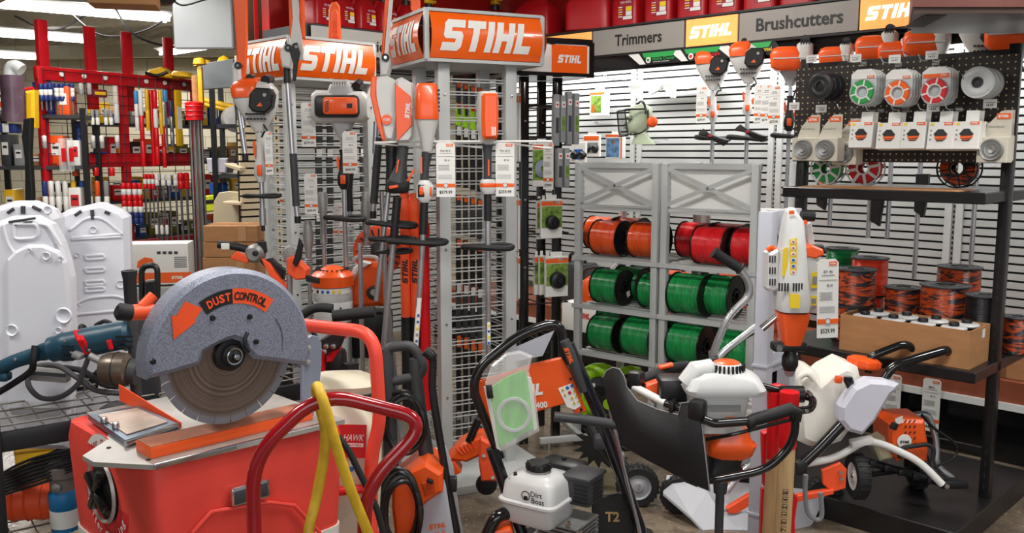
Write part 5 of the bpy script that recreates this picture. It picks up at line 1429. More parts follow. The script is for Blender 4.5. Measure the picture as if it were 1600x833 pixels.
# steel top plate
P = [zz(*p) for p in [(129, 712), (146, 722), (240, 727), (505, 664)]]
pl = P+[(.538, P[3][1]), (.538, .57), (.05, .57), (.03, .35), zz(166, 688)]
m = MB(); m.loft([[(x, y, SZ-.012) for x, y in pl], [(x, y, SZ) for x, y in pl]], M_saws, smooth=False)
m.box(((P[2][0]+P[3][0])/2, -.003, SZ-.004), (P[3][0]-P[2][0], .008, .014), M_chr, .002)
for a, b in ((170, 700), (232, 719)): q_ = zz(a, b); m.disc((q_[0], q_[1], SZ+.001), .006, M_dark, 'Z', 10, .002)
m.build('top_plate', t)
a, b, c, d = [zz(*p, SZ+.012) for p in [(138, 650), (216, 636), (278, 664), (196, 690)]]
m = MB(); m.loft([[(x, y, SZ) for x, y in (a, b, c, d)], [(x, y, SZ+.016) for x, y in (a, b, c, d)]], mat('blue_steel_frame', '6F7C8C', .3, metal=.6, var=.15), smooth=False)
cx = sum(p[0] for p in (a, b, c, d))/4; cy_ = sum(p[1] for p in (a, b, c, d))/4
ins = [(cx+(x-cx)*.78, cy_+(y-cy_)*.78) for x, y in (a, b, c, d)]
m.loft([[(x, y, SZ+.0165) for x, y in ins], [(x, y, SZ+.019) for x, y in ins]], mat('tan_rail_steel', 'B7A294', .35, metal=.4, var=.2, vs=14, stretch=(1, 8, 1)), smooth=False)  # inset plate of the rail frame, streaked in tan
for p in ((163, 659), (181, 667)): q_ = zz(*p, SZ+.02); m.lathe([(0, .015), (.008, .014), (.01, .004), (.01, 0)], M_chr, (q_[0], q_[1], SZ+.018), seg=12)
m.build('rail_frame', t)
a, b = zz(278, 664, SZ+.01), zz(196, 694, SZ+.01)
m = MB(); m.cyl((*a, SZ+.01), (*b, SZ+.01), .007, M_chr, 10); m.build('guide_rod', t)
# orange cutting fence with dusty top
f0, f1 = zz(236, 718, SZ), zz(486, 655, SZ)
L = f1[0]-f0[0]; m = MB(); m.box((f0[0]+L/2, f0[1]+.045, SZ+.014), (L, .09, .028), mat('orange_fence_paint', 'EF5A1E', .35, var=.08, coat=.2), .002)
m.box((f0[0]+L/2, f0[1]+.045, SZ+.0292), (L-.004, .084, .0015), mat('dusty_orange', 'A8664A', .7, var=.25, vs=14)); m.build('cutting_fence', t)
# orange angle strip behind the blade
a, b = zz(188, 612, SZ+.03), zz(284, 670, SZ+.0)
m = MB(); m.prism([(0, .0), (1, .0), (1, .016), (0, .05)], 0, .004, mat('orange_strip_paint', 'F0562A', .45, var=.06))
dx, dy = b[0]-a[0], b[1]-a[1]; m.v = [(a[0]+x*dx-y*.7, a[1]+x*dy+y*.7, SZ+.002+z) for x, y, z in m.v]; m.build('tray_strip', t)
# guard, blade and arbor
BF = Fr(352, 552, 2.25, 45)
root = t
def to1(v):   # from the guard's plane into the saw's own coordinates
    w_ = Matrix.Rotation(R(45), 3, 'Z') @ V(v)+BF.o
    return Matrix.Rotation(-R(45), 3, 'Z') @ (w_-S1.o)
gr_ = .222
arc = [(gr_*math.cos(R(a)), gr_*math.sin(R(a))) for a in range(-6, 190, 4)]
low = BF.p2([(222, 587), (262, 577), (299, 566), (304, 556), (306, 547), (322, 538), (338, 530), (352, 526), (366, 531), (372, 545), (384, 557), (420, 561), (468, 568)])
poly = arc+low
m = MB(); m.prism(poly, -.05, .03, M_guard, bev=.012); m.v = [tuple(to1(v)) for v in m.v]
gd = m.build('blade_guard', t)
def gm(): return MB()
def fin(m, name, par=gd): m.v = [tuple(to1(v)) for v in m.v]; return m.build(name, par)
cx0, cz0 = 0, 0
def band(a0, a1, r0, r1, mt, mb, y=-.0515):
    n = 14; o = [(r1*math.cos(R(a0+(a1-a0)*k/n)), r1*math.sin(R(a0+(a1-a0)*k/n))) for k in range(n+1)]+[(r0*math.cos(R(a1+(a0-a1)*k/n)), r0*math.sin(R(a1+(a0-a1)*k/n))) for k in range(n+1)]
    mb.prism(o, y, y+.001, mt)
r_o, r_i = .173, .135
m = gm(); band(90, 121, r_i, r_o, M_ink, m); band(49, 90, r_i, r_o, M_org, m)
for txt, a0, a1, mt in (('DUST', 113.5, 95, M_org), ('CONTROL', 86, 55.5, M_ink)):
    for i, ch in enumerate(txt):
        a = R(a0+(a1-a0)*i/(len(txt)-1)); m.text(ch, (math.cos(a)*(r_o+r_i)/2, -.0528, math.sin(a)*(r_o+r_i)/2), .0195, mt, w=.0145 if ch != 'I' else .0055, ry=90-math.degrees(a), bold=.035)
fin(m, 'dust_control_label')
m = gm(); m.prism(BF.p2([(289, 471), (316, 482), (304, 500), (306, 503), (271, 531), (268, 493), (275, 494)], -.051), -.052, -.051, M_org); fin(m, 'arrow_label')
m = gm()
for p in ((332, 497), (390, 495), (400, 534), (239, 565)): c_ = BF.q(p[0], p[1], -.05); m.lathe([(0, -.056), (.006, -.0555), (.0075, -.05)], M_bk, (c_.x, 0, c_.z), 'Y', 14)
m.tube([tuple(BF.q(a, b, -.051)) for a, b in ((387, 520), (382, 530), (383, 542), (389, 550))], .005, M_bk, 8); fin(m, 'bolt_head')
m = gm(); m.tube([tuple(BF.q(a, b, -.051)) for a, b in ((432, 497), (440, 512), (443, 528), (442, 545))], .003, M_guard, 6); fin(m, 'pressed_crease')
# blade gets its own origin so its wear pattern is concentric
m = MB(); br = .1805; outl = []
for k in range(24):
    a0 = k*15; 
    for a in (0.5, 4, 7.5, 11, 14.5): outl.append((br*math.cos(R(a0+a)), br*math.sin(R(a0+a))))
    outl += [((br-.022)*math.cos(R(a0+14.75)), (br-.022)*math.sin(R(a0+14.75))), ((br-.026)*math.cos(R(a0+15)), (br-.026)*math.sin(R(a0+15))), ((br-.022)*math.cos(R(a0+15.25)), (br-.022)*math.sin(R(a0+15.25)))]
m.prism(outl, -.0015, .0015, M_blade)
bl = m.build('saw_blade', t); bl.location = to1((0, -.012, 0)); bl.rotation_euler = (0, 0, 0)
m = MB(); m.lathe([(0, -.05), (.008, -.05), (.009, -.04), (.016, -.038), (.018, -.03), (.026, -.028), (.03, -.02), (.041, -.018), (.043, -.002)], M_bk, (0, 0, 0), 'Y', 32); m.lathe([(0, -.056), (.007, -.055), (.009, -.045), (.009, -.03)], M_chr, (0, 0, 0), 'Y', 6); m.lathe([(.018, -.039), (.022, -.0395), (.022, -.034)], M_chr, (0, 0, 0), 'Y', 24)
m.v = [tuple(to1((a, b-.012, c))) for a, b, c in m.v]; m.build('arbor_flange', t)
m = gm(); m.prism(BF.p2([(470, 652), (470, 545), (476, 528), (484, 523), (495, 525), (500, 536), (500, 570), (496, 610), (487, 652)], .05), .04, .055, mat('bracket_grey', '8C93A4', .4, metal=.3, var=.1), bev=.002)
for p in ((482, 544), (481, 566)): c_ = BF.q(p[0], p[1], .038); m.lathe([(0, -.006), (.007, -.005), (.008, 0)], M_saws, (c_.x, c_.y, c_.z), 'Y', 12)
m.box((0, .09, -.02), (.2, .1, .16), M_gr, .02); m.box((.06, .12, -.15), (.1, .06, .16), M_saws, .01); fin(m, 'motor_bracket', t)
m = gm(); P_ = lambda x, y, d=.06: tuple(BF.q(x, y, d)); m.tube([P_(238, 487), P_(215, 488), P_(198, 489)], [.022, .02, .019], M_org, 14); m.tube([P_(240, 462), P_(222, 480)], .014, M_org, 12); fin(m, 'arm', t)
m = gm(); m.tube([P_(204, 489), P_(186, 487), P_(182, 486)], [.021, .022, .014], M_bkr, 14); fin(m, 'arm_grip', t)

# ================================================================ TUBULAR HANDLES, HOSE
M_dred = mat('dark_red_gloss_paint', 'B00F1C', .18, var=.1, coat=.5, stain='8E0E18')
M_lred = mat('faded_red_paint', 'EC4C3A', .4, var=.06)
HF = Fr(loc=(-.38, 1.8, 0), rz=0)
t = thing('cart_handle', 'dark red bent tube cart handle in the foreground with scratched gloss paint', 'cart handle', HF)
def hp(px, py, d=0): return HF.q(px, py, d)
pts = [hp(394, 715), hp(500, 613, .03), hp(672, 656, .08), hp(570, 762, .03)]
lo1 = hp(394, 833); lo2 = hp(556, 833, .03)
m = MB(); m.tube(fillet([(lo1.x, lo1.y, .12), tuple(pts[0]), tuple(pts[1]), tuple(pts[2]), tuple(pts[3]), (lo2.x, lo2.y+.0, .12)], .075, 7), .0152, M_dred, 18); m.build('frame_tube', t)
m = MB(); m.box(((lo1.x+lo2.x)/2, .1, .12), (.3, .3, .02), M_dred, .004); m.build('cart_base', t)
for x in (lo1.x-.03, lo2.x+.03): m = MB(); m.lathe([(0, -.02), (.07, -.02), (.085, -.015), (.09, 0), (.085, .015), (.07, .02), (0, .02)], M_bkr, (x, .1, .09), 'X', 26); m.build('wheel', t)
HL = Fr(loc=(-.5, 2.62, 0), rz=0)
t = thing('cart_handle', 'lighter faded red bent tube handle rising behind the dark red one', 'cart handle', HL)
q_ = lambda x, y, d=0: tuple(HL.q(x, y, d))
b1 = HL.q(592, 833)
m = MB(); m.tube(fillet([(q_(405, 500, .3)[0], .3, .12), q_(405, 500, .3), q_(585, 520), q_(594, 660), q_(580, 712), (b1.x-.03, 0, .1)], .08, 7), .0205, M_lred, 18); m.build('frame_tube', t)
m = MB(); m.box((q_(560, 833)[0], .16, .1), (.3, .3, .02), M_lred, .004); m.build('cart_base', t)
for k in (490, 630): m = MB(); m.lathe([(0, -.02), (.07, -.02), (.09, 0), (.07, .02), (0, .02)], M_bkr, (HL.q(k, 833).x, .16, .09), 'X', 26); m.build('wheel', t)
YF = Fr(loc=(-.39, 1.78, 0), rz=0); q_ = lambda x, y, d=0: tuple(YF.q(x, y, d))
m = MB(); top = [q_(480, 850, .02), q_(494, 780, .05), q_(506, 715, .055), q_(508, 672, .055), q_(501, 640, .06), q_(494, 612, .055), q_(496, 604, .03), q_(502, 618, -.018), q_(512, 650, -.025), q_(528, 705, -.02), q_(548, 765, .0), q_(575, 833, .03), q_(585, 870, .03)]
e0 = V(top[0]); e1 = V(top[-1])
m.tube(spline([(e0.x-.02, e0.y, .3), (e0.x, e0.y, .55)]+top+[(e1.x+.01, e1.y, .5), (e1.x+.04, e1.y, .3)], 7), .0112, mat('yellow_hose', 'E4BB2C', .5, var=.1, stain='B98F20', vs=20), 12)
solo(m, 'air_hose', 'yellow rubber hose looped over the dark red handle', 'hose', YF)
f = Fr(loc=(-.42, 2.3, 0), rz=0); m = MB(); e = [f.q(528, 682), f.q(545, 705), f.q(560, 735), f.q(575, 765), f.q(590, 800)]; m.tube(spline([tuple(a) for a in e]+[(e[-1].x+.02, 0, .5)]), .009, M_bkr, 10); solo(m, 'rubber_lead', 'thick black cord passing between the yellow hose and the red sticker', 'cord', f)

# ---- cream sprayer with red sticker
f = Fr(545, 833, 2.75, 8); f = Fr(loc=(f.o.x, f.o.y, 0), rz=8)
t = thing('backpack_sprayer', 'cream tank sprayer with a red HAWK sticker, behind the red tube handles', 'sprayer', f)
Mcr = mat('aged_cream_plastic', 'D9D2BE', .45, var=.06, stain='B9B29C', vs=5)
c = f.q(540, 690); zt = f.q(540, 622).z
m = MB(); m.sl([(.35, c.x, .0, .2, .18), (.5, c.x, 0, .22, .2), (zt-.12, c.x, 0, .23, .2), (zt-.04, c.x-.01, 0, .19, .17), (zt, c.x-.02, 0, .12, .1)], Mcr, N=30); m.build('tank', t)
m = MB(); c2 = f.q(535, 606); m.sl([(c2.z-.02, c2.x, .06, .2, .18), (c2.z+.005, c2.x, .06, .21, .19), (c2.z+.025, c2.x-.01, .06, .15, .14), (c2.z+.03, c2.x-.01, .06, .08, .08)], Mcr, N=26); m.sl([(c2.z-.03, c2.x+.01, .06, .19, .17), (c2.z-.018, c2.x+.01, .06, .215, .195)], M_bk, N=26); m.build('lid', t)
m = MB(); p = f.q(546, 690, -.105); m.box((p.x+.0, -.102, p.z), (.1, .002, .105), M_rink, ry=4); m.text('HAWK', (p.x+.012, -.105, p.z+.012), .02, M_pap, w=.06, shear=.2, ry=4); m.box((p.x+.012, -.1045, p.z-.012), (.06, .001, .012), M_pap, ry=4); m.text('SPRAYERS', (p.x+.012, -.1055, p.z-.012), .006, M_rink, w=.045, ry=4); m.build('sticker', t)
m = MB(); p = f.q(550, 733, -.1)
for k in range(3): m.disc((p.x-.02+k*.018, -.1, p.z), .008, M_bink, h=.002, seg=12)
m.build('round_label_dot', t)
m = MB(); m.box((c.x, 0, .2), (.24, .22, .3), M_redb, .01); m.cyl((c.x-.14, -.12, f.q(540, 748).z), (c.x+.1, -.12, f.q(560, 742).z), .014, M_redb, 12); m.build('frame_base', t)
m = MB(); m.cyl((c.x-.1, 0, .0), (c.x-.1, 0, .06), .05, M_bkr, 16); m.cyl((c.x+.1, 0, 0), (c.x+.1, 0, .06), .05, M_bkr, 16); m.build('rubber_foot', t)

# ================================================================ PRESSURE WASHER, small
PF = Fr(665, 833, 2.9, 0); PF = Fr(loc=(PF.o.x, 2.9, 0), rz=0); p2 = PF.p2; q_ = lambda x, y, d=0: PF.q(x, y, d)
t = thing('pressure_washer', 'upright orange and grey pressure washer with black handle, beside the red tubes', 'pressure washer', PF)
def down(pl, z=.05): return pl
m = MB(); o = p2([(690, 722), (703, 757), (713, 833)]); o2 = p2([(640, 833), (648, 800), (655, 760), (672, 728)])
m.prism(o+[(o[-1][0]+.03, .08), (o2[0][0]-.05, .08)]+o2, -.02, .2, mat('washer_grey', 'B7BAC2', .35, var=.04), bev=.02); m.build('grey_shell', t)
m = MB(); m.prism(p2([(617, 744), (646, 722), (668, 712), (694, 728), (694, 757), (672, 772), (659, 784), (655, 806), (650, 833), (632, 870), (622, 833), (616, 780)]), -.075, .12, M_or, bev=.012)
m.prism(p2([(662, 742), (683, 738), (684, 756), (668, 762)]), -.078, -.07, mat('orange_recess', 'C74412', .4), bev=.002); m.build('orange_hood', t)
p = q_(672, 752, -.083); m = MB(); m.box(tuple(p), (.022, .012, .014), M_bk, .003, ry=20); m.build('switch', t)
p = q_(684, 822, -.022); m = MB(); m.logo((p.x, -.0225, p.z), .062, .018, M_ored, ry=-12); m.text('RE 90', (p.x+.008, -.0225, p.z-.022), .011, M_ored, ry=-12); m.build('lettering', t)
m = MB()
for pts in ([(604, 545), (608, 620), (612, 760)], [(648, 560), (655, 640), (668, 720)]): m.tube([tuple(q_(a, b, .05)) for a, b in pts], [.02, .024, .026], M_gr, 12)
m.tube(fillet([tuple(q_(602, 560, .05)), tuple(q_(606, 543, .05)), tuple(q_(645, 539, .05)), tuple(q_(662, 572, .05)), tuple(q_(656, 588, .05)), tuple(q_(612, 596, .05))], .03), .017, M_gr, 12); m.build('handle_frame', t)
m = MB(); m.tube(spline([tuple(q_(a, b, .0)) for a, b in ((664, 548), (676, 562), (676, 610), (688, 690), (700, 760), (714, 833))]), [.018]*8+[.013]*33, M_bk, 12); p = q_(708, 756, -.005); m.box(tuple(p), (.025, .03, .05), M_bk, .004); m.build('spray_lance', t)
def coil(t, c, rr, n, r, mt, name, flat=.55, d=.04):
    m = MB()
    for k in range(n):
        a = rr*(1-.06*(k % 3)); m.tube([(c.x+math.cos(x)*a*flat+.004*k, c.y-.012*k*.5+.01*math.sin(3*x+k), c.z+math.sin(x)*a-.004*k) for x in [i*2*PI/24 for i in range(24)]], r, mt, 7, closed=True)
    return m.build(name, t)
coil(t, q_(628, 655, .04), .1, 5, .008, M_bk, 'power_cable', .7); coil(t, q_(622, 790, -.1), .13, 6, .0085, M_bk, 'high_pressure_hose', .5)
m = MB(); m.box((q_(660, 833).x, .08, .06), (.26, .26, .06), M_gr, .02); m.build('base', t)

# ================================================================ PRESSURE WASHER WITH PETROL ENGINE
RF = Fr(860, 833, 2.88, 0); RF = Fr(loc=(RF.o.x, 2.88, 0), rz=0); p2 = RF.p2; q_ = lambda x, y, d=0: RF.q(x, y, d)
M_navy = mat('blue_black_gloss_paint', '17181F', .2, var=.1, coat=.3)
t = thing('pressure_washer', 'petrol pressure washer with white fuel tank and black loop handle', 'pressure washer', RF)
bl_, br_ = q_(816, 833), q_(1003, 833)
m = MB(); m.tube([tuple(q_(768, 700)), tuple(q_(792, 768)), (bl_.x, 0, bl_.z), (bl_.x+.03, 0, .1)], .0205, M_navy, 14)
m.tube([tuple(q_(888, 538, .05)), tuple(q_(936, 648, .05)), tuple(q_(972, 745, .05)), (br_.x, .05, br_.z), (br_.x+.03, .05, .1)], [.02, .022, .02, .02, .02], M_navy, 14); m.build('lower_frame', t)
m = MB(); m.tube(fillet([tuple(q_(782, 716)), tuple(q_(738, 606)), tuple(q_(750, 572, .01)), tuple(q_(812, 522, .03)), tuple(q_(878, 500, .05)), tuple(q_(880, 560, .05))], .06, 6), .0155, M_bkg, 14); m.build('handle_loop', t)
m = MB(); m.prism(p2([(748, 600), (828, 574), (878, 562), (896, 590), (918, 648), (900, 651), (888, 634), (836, 649), (780, 700), (742, 624)]), .03, .05, M_or, bev=.004)
for a in ((752, 628), (784, 604), (908, 640), (892, 592)): c = q_(*a, .03); m.disc((c.x, .028, c.z), .005, M_bk, h=.004, seg=10)
m.build('control_panel', t)
m = MB(); c = q_(816, 612, .028); m.logo((c.x, .0285, c.z), .15, .04, M_pap, ry=-8); c = q_(838, 634, .028); m.text('RB 400', (c.x, .0285, c.z), .02, M_pap, w=.075, ry=-8, bold=.03); m.build('panel_lettering', t)
m = MB(); st = p2([(872, 607), (893, 599), (908, 634), (898, 640), (886, 636)], .029); m.prism(st, .0275, .029, M_pap)
for r_ in range(4):
    for k in range(3):
        if r_ > 1 and k == 0: continue
        c = q_(879+k*7.5+r_*3.5, 609-k*3+r_*7.8, .027); mt = M_bink if (r_ == 0 and k > 0) else (M_rink if (k == 1 and r_ == 1) else M_yink)
        if mt == M_yink: m.prism([(c.x-.006, c.z-.005), (c.x+.006, c.z-.005), (c.x, c.z+.006)], .026, .027, mt); m.box((c.x, .0255, c.z-.001), (.002, .001, .005), M_ink)
        else: m.disc((c.x, .0265, c.z), .006, mt, h=.001, seg=12)
m.build('warning_sticker', t)
m = MB(); m.prism(p2([(792, 548), (866, 517), (848, 556), (800, 566)], .02), .02, .024, mat('grey_sheet', 'A7A9B2', .4, var=.03)); m.build('rear_plate', t)
# fuel tank
e = RF.q(842, 775, -.05)
def tk(m): return m.at((e.x, -.03, e.z), rz=-32)
m = tk(MB()); m.sl([(-.085, 0, 0, .17, .15, .3), (-.07, 0, 0, .19, .17, .3), (-.02, 0, 0, .2, .18, .3), (-.012, 0, 0, .22, .2, .3), (-.004, 0, 0, .22, .2, .3), (.0, 0, 0, .2, .18, .3), (.05, 0, 0, .19, .17, .35), (.07, 0, 0, .16, .14, .4), (.078, 0, 0, .1, .09, .5)], M_wh, N=36)
m.lathe([(.035, .074), (.033, .085), (.03, .085)], M_wh); tank = m.build('fuel_tank', t)
m = tk(MB()); m.lathe([(0, .112), (.035, .111), (.04, .105), (.041, .088), (.036, .083)], M_bk, seg=28)
for k in range(12): a = k*PI/6; m.box((math.cos(a)*.04, math.sin(a)*.04, .097), (.008, .008, .02), M_bk, rz=math.degrees(a))
m.build('tank_cap', tank)
m = MB(); c = RF.q(882, 774, -.15); m.at((e.x+.06, -.112-.03, e.z+.03), rz=-32+58-58)
m = tk(MB()); m.at((e.x, -.03, e.z), rz=-32); m.text('Dirt', (.045, -.0925, .035), .018, M_ink); m.text('Boss', (.05, -.0925, .014), .018, M_ink)
m.lathe([(.013, -.093), (.016, -.0935), (.016, -.092)], M_ink, (.005, 0, .025), 'Y', 18); m.box((.005, -.093, .018), (.014, .001, .012), M_ink); m.build('tank_lettering', tank)
# air filter box, covers, engine
m = MB().at((e.x+.15, -.02, e.z+.02), rz=-32); m.box((0, 0, .0), (.1, .12, .1), M_gr, .015); m.box((0, 0, .045), (.108, .128, .014), M_gr, .005)
for k in range(5): m.box((.02, -.0615, -.03+k*.014), (.05, .003, .006), M_bk)
for k in range(5): m.box((.051, 0, -.03+k*.014), (.003, .06, .006), M_bk)
m.build('air_filter', t)
m = MB().at((e.x+.09, .09, e.z+.05), rz=-32); m.box((0, 0, 0), (.16, .1, .05), M_bk, .02); m.lathe([(0, .035), (.008, .034), (.008, .02)], M_bk); m.build('top_cover', t)
m = MB().at((e.x+.07, 0, e.z-.15), rz=-32)
for k in range(9): m.box((.05, -.03, -.03+k*.013), (.15, .15, .006), M_cast)
m.box((.0, 0, -.06), (.2, .2, .1), M_cast, .02); m.cyl((-.1, -.08, -.05), (-.03, -.08, -.05), .045, M_cast, 20)
for a, b in ((.1, .05), (.12, .0), (.09, .09), (.05, .03), (.13, .07)): m.lathe([(0, -.012), (.008, -.011), (.01, 0)], M_chr, (a, -.1, b), 'Y', 10)
m.box((0, 0, -.14), (.3, .26, .08), M_bk, .01); m.build('engine_block', t)
m = MB(); c = q_(808, 751, -.03); m.lathe([(0, -.03), (.02, -.03), (.026, -.02), (.026, 0), (.018, .005), (.018, .02)], M_bk, (c.x, c.y, c.z), 'Y', 12)
for k in range(7): a = k*2*PI/7; m.cyl((c.x+math.cos(a)*.024, c.y-.025, c.z+math.sin(a)*.024), (c.x+math.cos(a)*.024, c.y, c.z+math.sin(a)*.024), .008, M_bk, 8)
m.build('clamp_knob', t)
m = MB(); c = q_(752, 808); m.tube(fillet([tuple(q_(800, 800, -.04)), tuple(q_(775, 806, -.08)), tuple(q_(755, 850, -.08))], .05), .022, M_bkg, 12); m.build('front_tube', t)
m = MB(); c = q_(782, 838, -.05); m.box(tuple(c), (.09, .09, .08), M_or, .012, ry=-12); m.box((c.x+.01, c.y-.047, c.z+.02), (.03, .002, .018), M_bink, ry=-12); m.build('pump_cover', t)
m = MB(); c = q_(957, 790, .03); m.prism(p2([(925, 780), (975, 770), (1000, 833), (925, 850)], .1), .1, .12, M_bk, bev=.004); c = q_(957, 808, .095); m.text('T2', (c.x, .098, c.z), .034, mat('gold_print', 'C9A36A', .5), w=.05, bold=.03); m.build('belt_guard', t)
for x in (bl_.x+.0, br_.x): m = MB(); m.lathe([(0, -.03), (.08, -.03), (.11, -.025), (.12, 0), (.11, .025), (.08, .03), (0, .03)], M_bkr, (x+.03, .1, .12), 'X', 30); m.build('wheel', t)
m = MB(); c = q_(955, 650, .03); c1 = q_(1000, 833, -.02); m.cyl(tuple(q_(952, 640, .02)), tuple(c1), .0065, M_chr, 8); m.build('brace_rod', t)
# gun lying along the right frame tube with orange lettering
m = MB(); m.tube([tuple(q_(a, b, .02)) for a, b in ((882, 532), (890, 552), (902, 586), (912, 612))], [.016, .019, .016, .013], M_gr, 12); c = q_(889, 556, -.002); m.logo(tuple(c), .06, .014, M_ored, ry=68); m.build('spray_gun', t)
m = MB(); m.tube([tuple(q_(a, b, -.06)) for a, b in ((866, 651), (905, 655), (960, 663), (1000, 668))], .016, M_gr, 12); m.build('cross_tube', t)
# polythene bag with green instruction sheet hung on the handle
BG = Fr(loc=RF.o+V((0, -.05, 0)), rz=0); b2 = BG.p2
t = thing('instruction_bag', 'clear plastic bag with green leaflet and coiled tube, hung on the loop handle', 'plastic bag', Fr(loc=BG.o, rz=0))
m = MB(); m.prism(b2([(758, 597), (768, 570), (790, 552), (812, 548), (832, 556), (826, 580), (836, 610), (843, 673), (782, 705), (768, 660)]), -.012, .012, M_clr, bev=.006); m.build('bag', t)
m = MB(); m.prism(b2([(764, 607), (790, 590), (820, 577), (824, 588), (834, 668), (781, 698)]), -.004, .004, mat('green_leaflet', '6FCB55', .5, var=.18, vs=8, stretch=(6, 1, 1)), bev=.001)
m.prism(b2([(756, 604), (765, 606), (783, 704), (776, 700)], .005), .0, .007, M_pap); m.prism(b2([(822, 588), (830, 590), (840, 668), (834, 672)], .005), .0, .007, M_pap); m.build('leaflet', t)
m = MB(); c = BG.q(803, 648, -.008)
for k in range(3): m.tube([(c.x+math.cos(a)*(.046+.004*k), -.008, c.z+math.sin(a)*(.05+.003*k)) for a in [i*2*PI/28 for i in range(28)]], .0028, M_frost, 6, closed=True)
m.build('coiled_tube', t)
m = MB(); c = BG.q(765, 612, -.01); m.box(tuple(c), (.02, .012, .045), M_bk, .003, ry=-8); m.build('black_clip', t)

# ================================================================ GREY STAND, DRILL, AUGER
GS = Fr(loc=(.86, 3.02, 0), rz=62)
a = Fr(1190, 600, 3.0, 0).o
GS = Fr(loc=(Fr(1191, 600, 3.0, 0).o.x, 3.0, 0), rz=50)
M_lg = mat('stand_grey_paint', 'B9BCC6', .4, var=.05)
t = thing('tool_stand', 'light grey steel stand with two posts, holding the drill', 'tool stand', GS)
hz = Fr(1190, 330, 3.0, 0).o.z; SPN = .2
for x in (0, SPN):
    m = MB(); m.box((x, 0, hz/2), (.05, .05, hz), M_lg, .004); m.build('post', t)
m = MB(); m.box((SPN/2, -.0, hz-.035), (SPN, .03, .07), M_lg, .003)
for k in range(4): m.disc((.08+k*.05, -.016, hz-.04), .005, M_gr, h=.004, seg=8)
m.build('top_rail', t)
for zv in (Fr(1200, 570, 3.0, 0).o.z, Fr(1200, 800, 3.0, 0).o.z):
    m = MB(); m.box((SPN/2, 0, zv), (SPN, .03, .07), M_lg, .003); m.box((SPN/2, 0, zv), (SPN+.06, .056, .008), M_lg)
    m.build('cross_rail', t)
m = MB(); m.box((SPN/2, 0, .02), (SPN+.1, .4, .04), M_lg, .004); m.build('foot_plate', t)
# drill
DF = Fr(loc=Fr(1237, 560, 2.84, 0).o, rz=0); DF = Fr(loc=(DF.o.x, 2.84, DF.o.z-.03), rz=0); p2 = DF.p2; q_ = lambda x, y, d=0: DF.q(x, y, d)
t = thing('wood_drill', 'white and orange petrol hand drill hanging chuck-down on the grey stand', 'drill', DF)
m = MB()
rows = [(330, 1228, 1243, .05), (345, 1224, 1253, .08), (385, 1218, 1256, .1), (430, 1213, 1258, .12), (470, 1211, 1262, .13), (484, 1213, 1260, .12)]
secs = [(q_(1240, y).z, (q_(a, y).x+q_(b, y).x)/2, 0, q_(b, y).x-q_(a, y).x, dd, .55) for y, a, b, dd in rows[::-1]]
m.sl([s_ for s_ in secs], M_wh, N=26); z2 = q_(1240, 324).z; x2 = q_(1236, 326).x; m.sl([(secs[-1][0], secs[-1][1], 0, secs[-1][3], .05), (z2, x2, 0, .012, .03)], M_wh, N=20); m.build('main_housing', t)
m = MB(); m.prism(p2([(1250, 392), (1272, 396), (1281, 412), (1283, 440), (1276, 478), (1262, 486), (1252, 480)]), -.03, .07, M_wh, bev=.014); m.build('side_housing', t)
m = MB(); m.prism(p2([(1199, 396), (1213, 388), (1216, 392), (1216, 452), (1202, 456), (1198, 450)]), -.02, .06, M_wh, bev=.008)
for r_ in range(3):
    for k in range(3): c = q_(1203+k*4, 405+r_*18, -.0215); m.box((c.x, c.y, c.z), (.004, .002, .022), M_bk)
m.build('starter_housing', t)
m = MB()
for k in range(9):
    if k == 4: continue
    c = q_(1218+k*4.4, 449, -.064); m.box((c.x, c.y+abs(k-4)*.001, c.z), (.0045, .004, .026), M_bk)
m.build('vent_slots', t)
m = MB(); rows = [(487, 1214, 1261, .11), (500, 1216, 1259, .105), (525, 1219, 1252, .09), (537, 1222, 1248, .08)]
m.sl([(q_(1240, y).z, (q_(a, y).x+q_(b, y).x)/2, 0, q_(b, y).x-q_(a, y).x, dd, .45) for y, a, b, dd in rows[::-1]], M_or, N=24); m.build('orange_gear_case', t)
m = MB(); c = q_(1232, 541); m.box((c.x, 0, c.z), (.11, .05, .03), M_bk, .008); m.disc((q_(1213, 541).x, -.03, c.z), .01, M_chr, h=.012, seg=14); m.build('clamp', t)
m = MB(); zc = q_(1235, 587).z; zt_ = q_(1235, 552).z; xx = q_(1234, 570).x; m.lathe([(0, zc-.0), (.012, zc), (.017, zc+.02), (.02, zc+.022), (.026, zc+.035), (.026, zt_-.012), (.02, zt_), (.015, zt_+.02), (0, zt_+.02)], M_bk, (xx, 0, 0), seg=24); m.lathe([(0, zc-.002), (.012, zc), (.018, zc+.018), (.02, zc+.02)], M_cast, (xx, 0, -.001), seg=20); m.build('chuck', t)
m = MB(); m.prism(p2([(1252, 384), (1264, 381), (1281, 388), (1283, 397), (1268, 403), (1253, 400)]), -.035, .05, M_or, bev=.006); m.tube(fillet([tuple(q_(1199, 392)), tuple(q_(1204, 386)), tuple(q_(1214, 392))], .02), .008, M_or, 8); m.build('orange_guard', t)
m = MB(); m.tube([tuple(q_(1252, 337)), tuple(q_(1272, 338))], .017, M_bk, 12); m.tube([tuple(q_(1268, 386)), tuple(q_(1284, 386)), tuple(q_(1290, 395))], .008, M_bk, 10); c = q_(1255, 347); m.cyl(tuple(c), tuple(c+V((0, -.02, 0))), .008, M_or, 10); m.build('grip', t)
m = MB(); m.prism(p2([(1262, 352), (1272, 349), (1277, 384), (1268, 390)]), .02, .05, M_wh, bev=.004); m.build('rear_handle', t)
m = MB(); m.cyl(tuple(q_(1214, 494, .03)), tuple(q_(1190, 514, .03)), .012, M_chr, 12); m.build('side_bar', t)
m = MB()
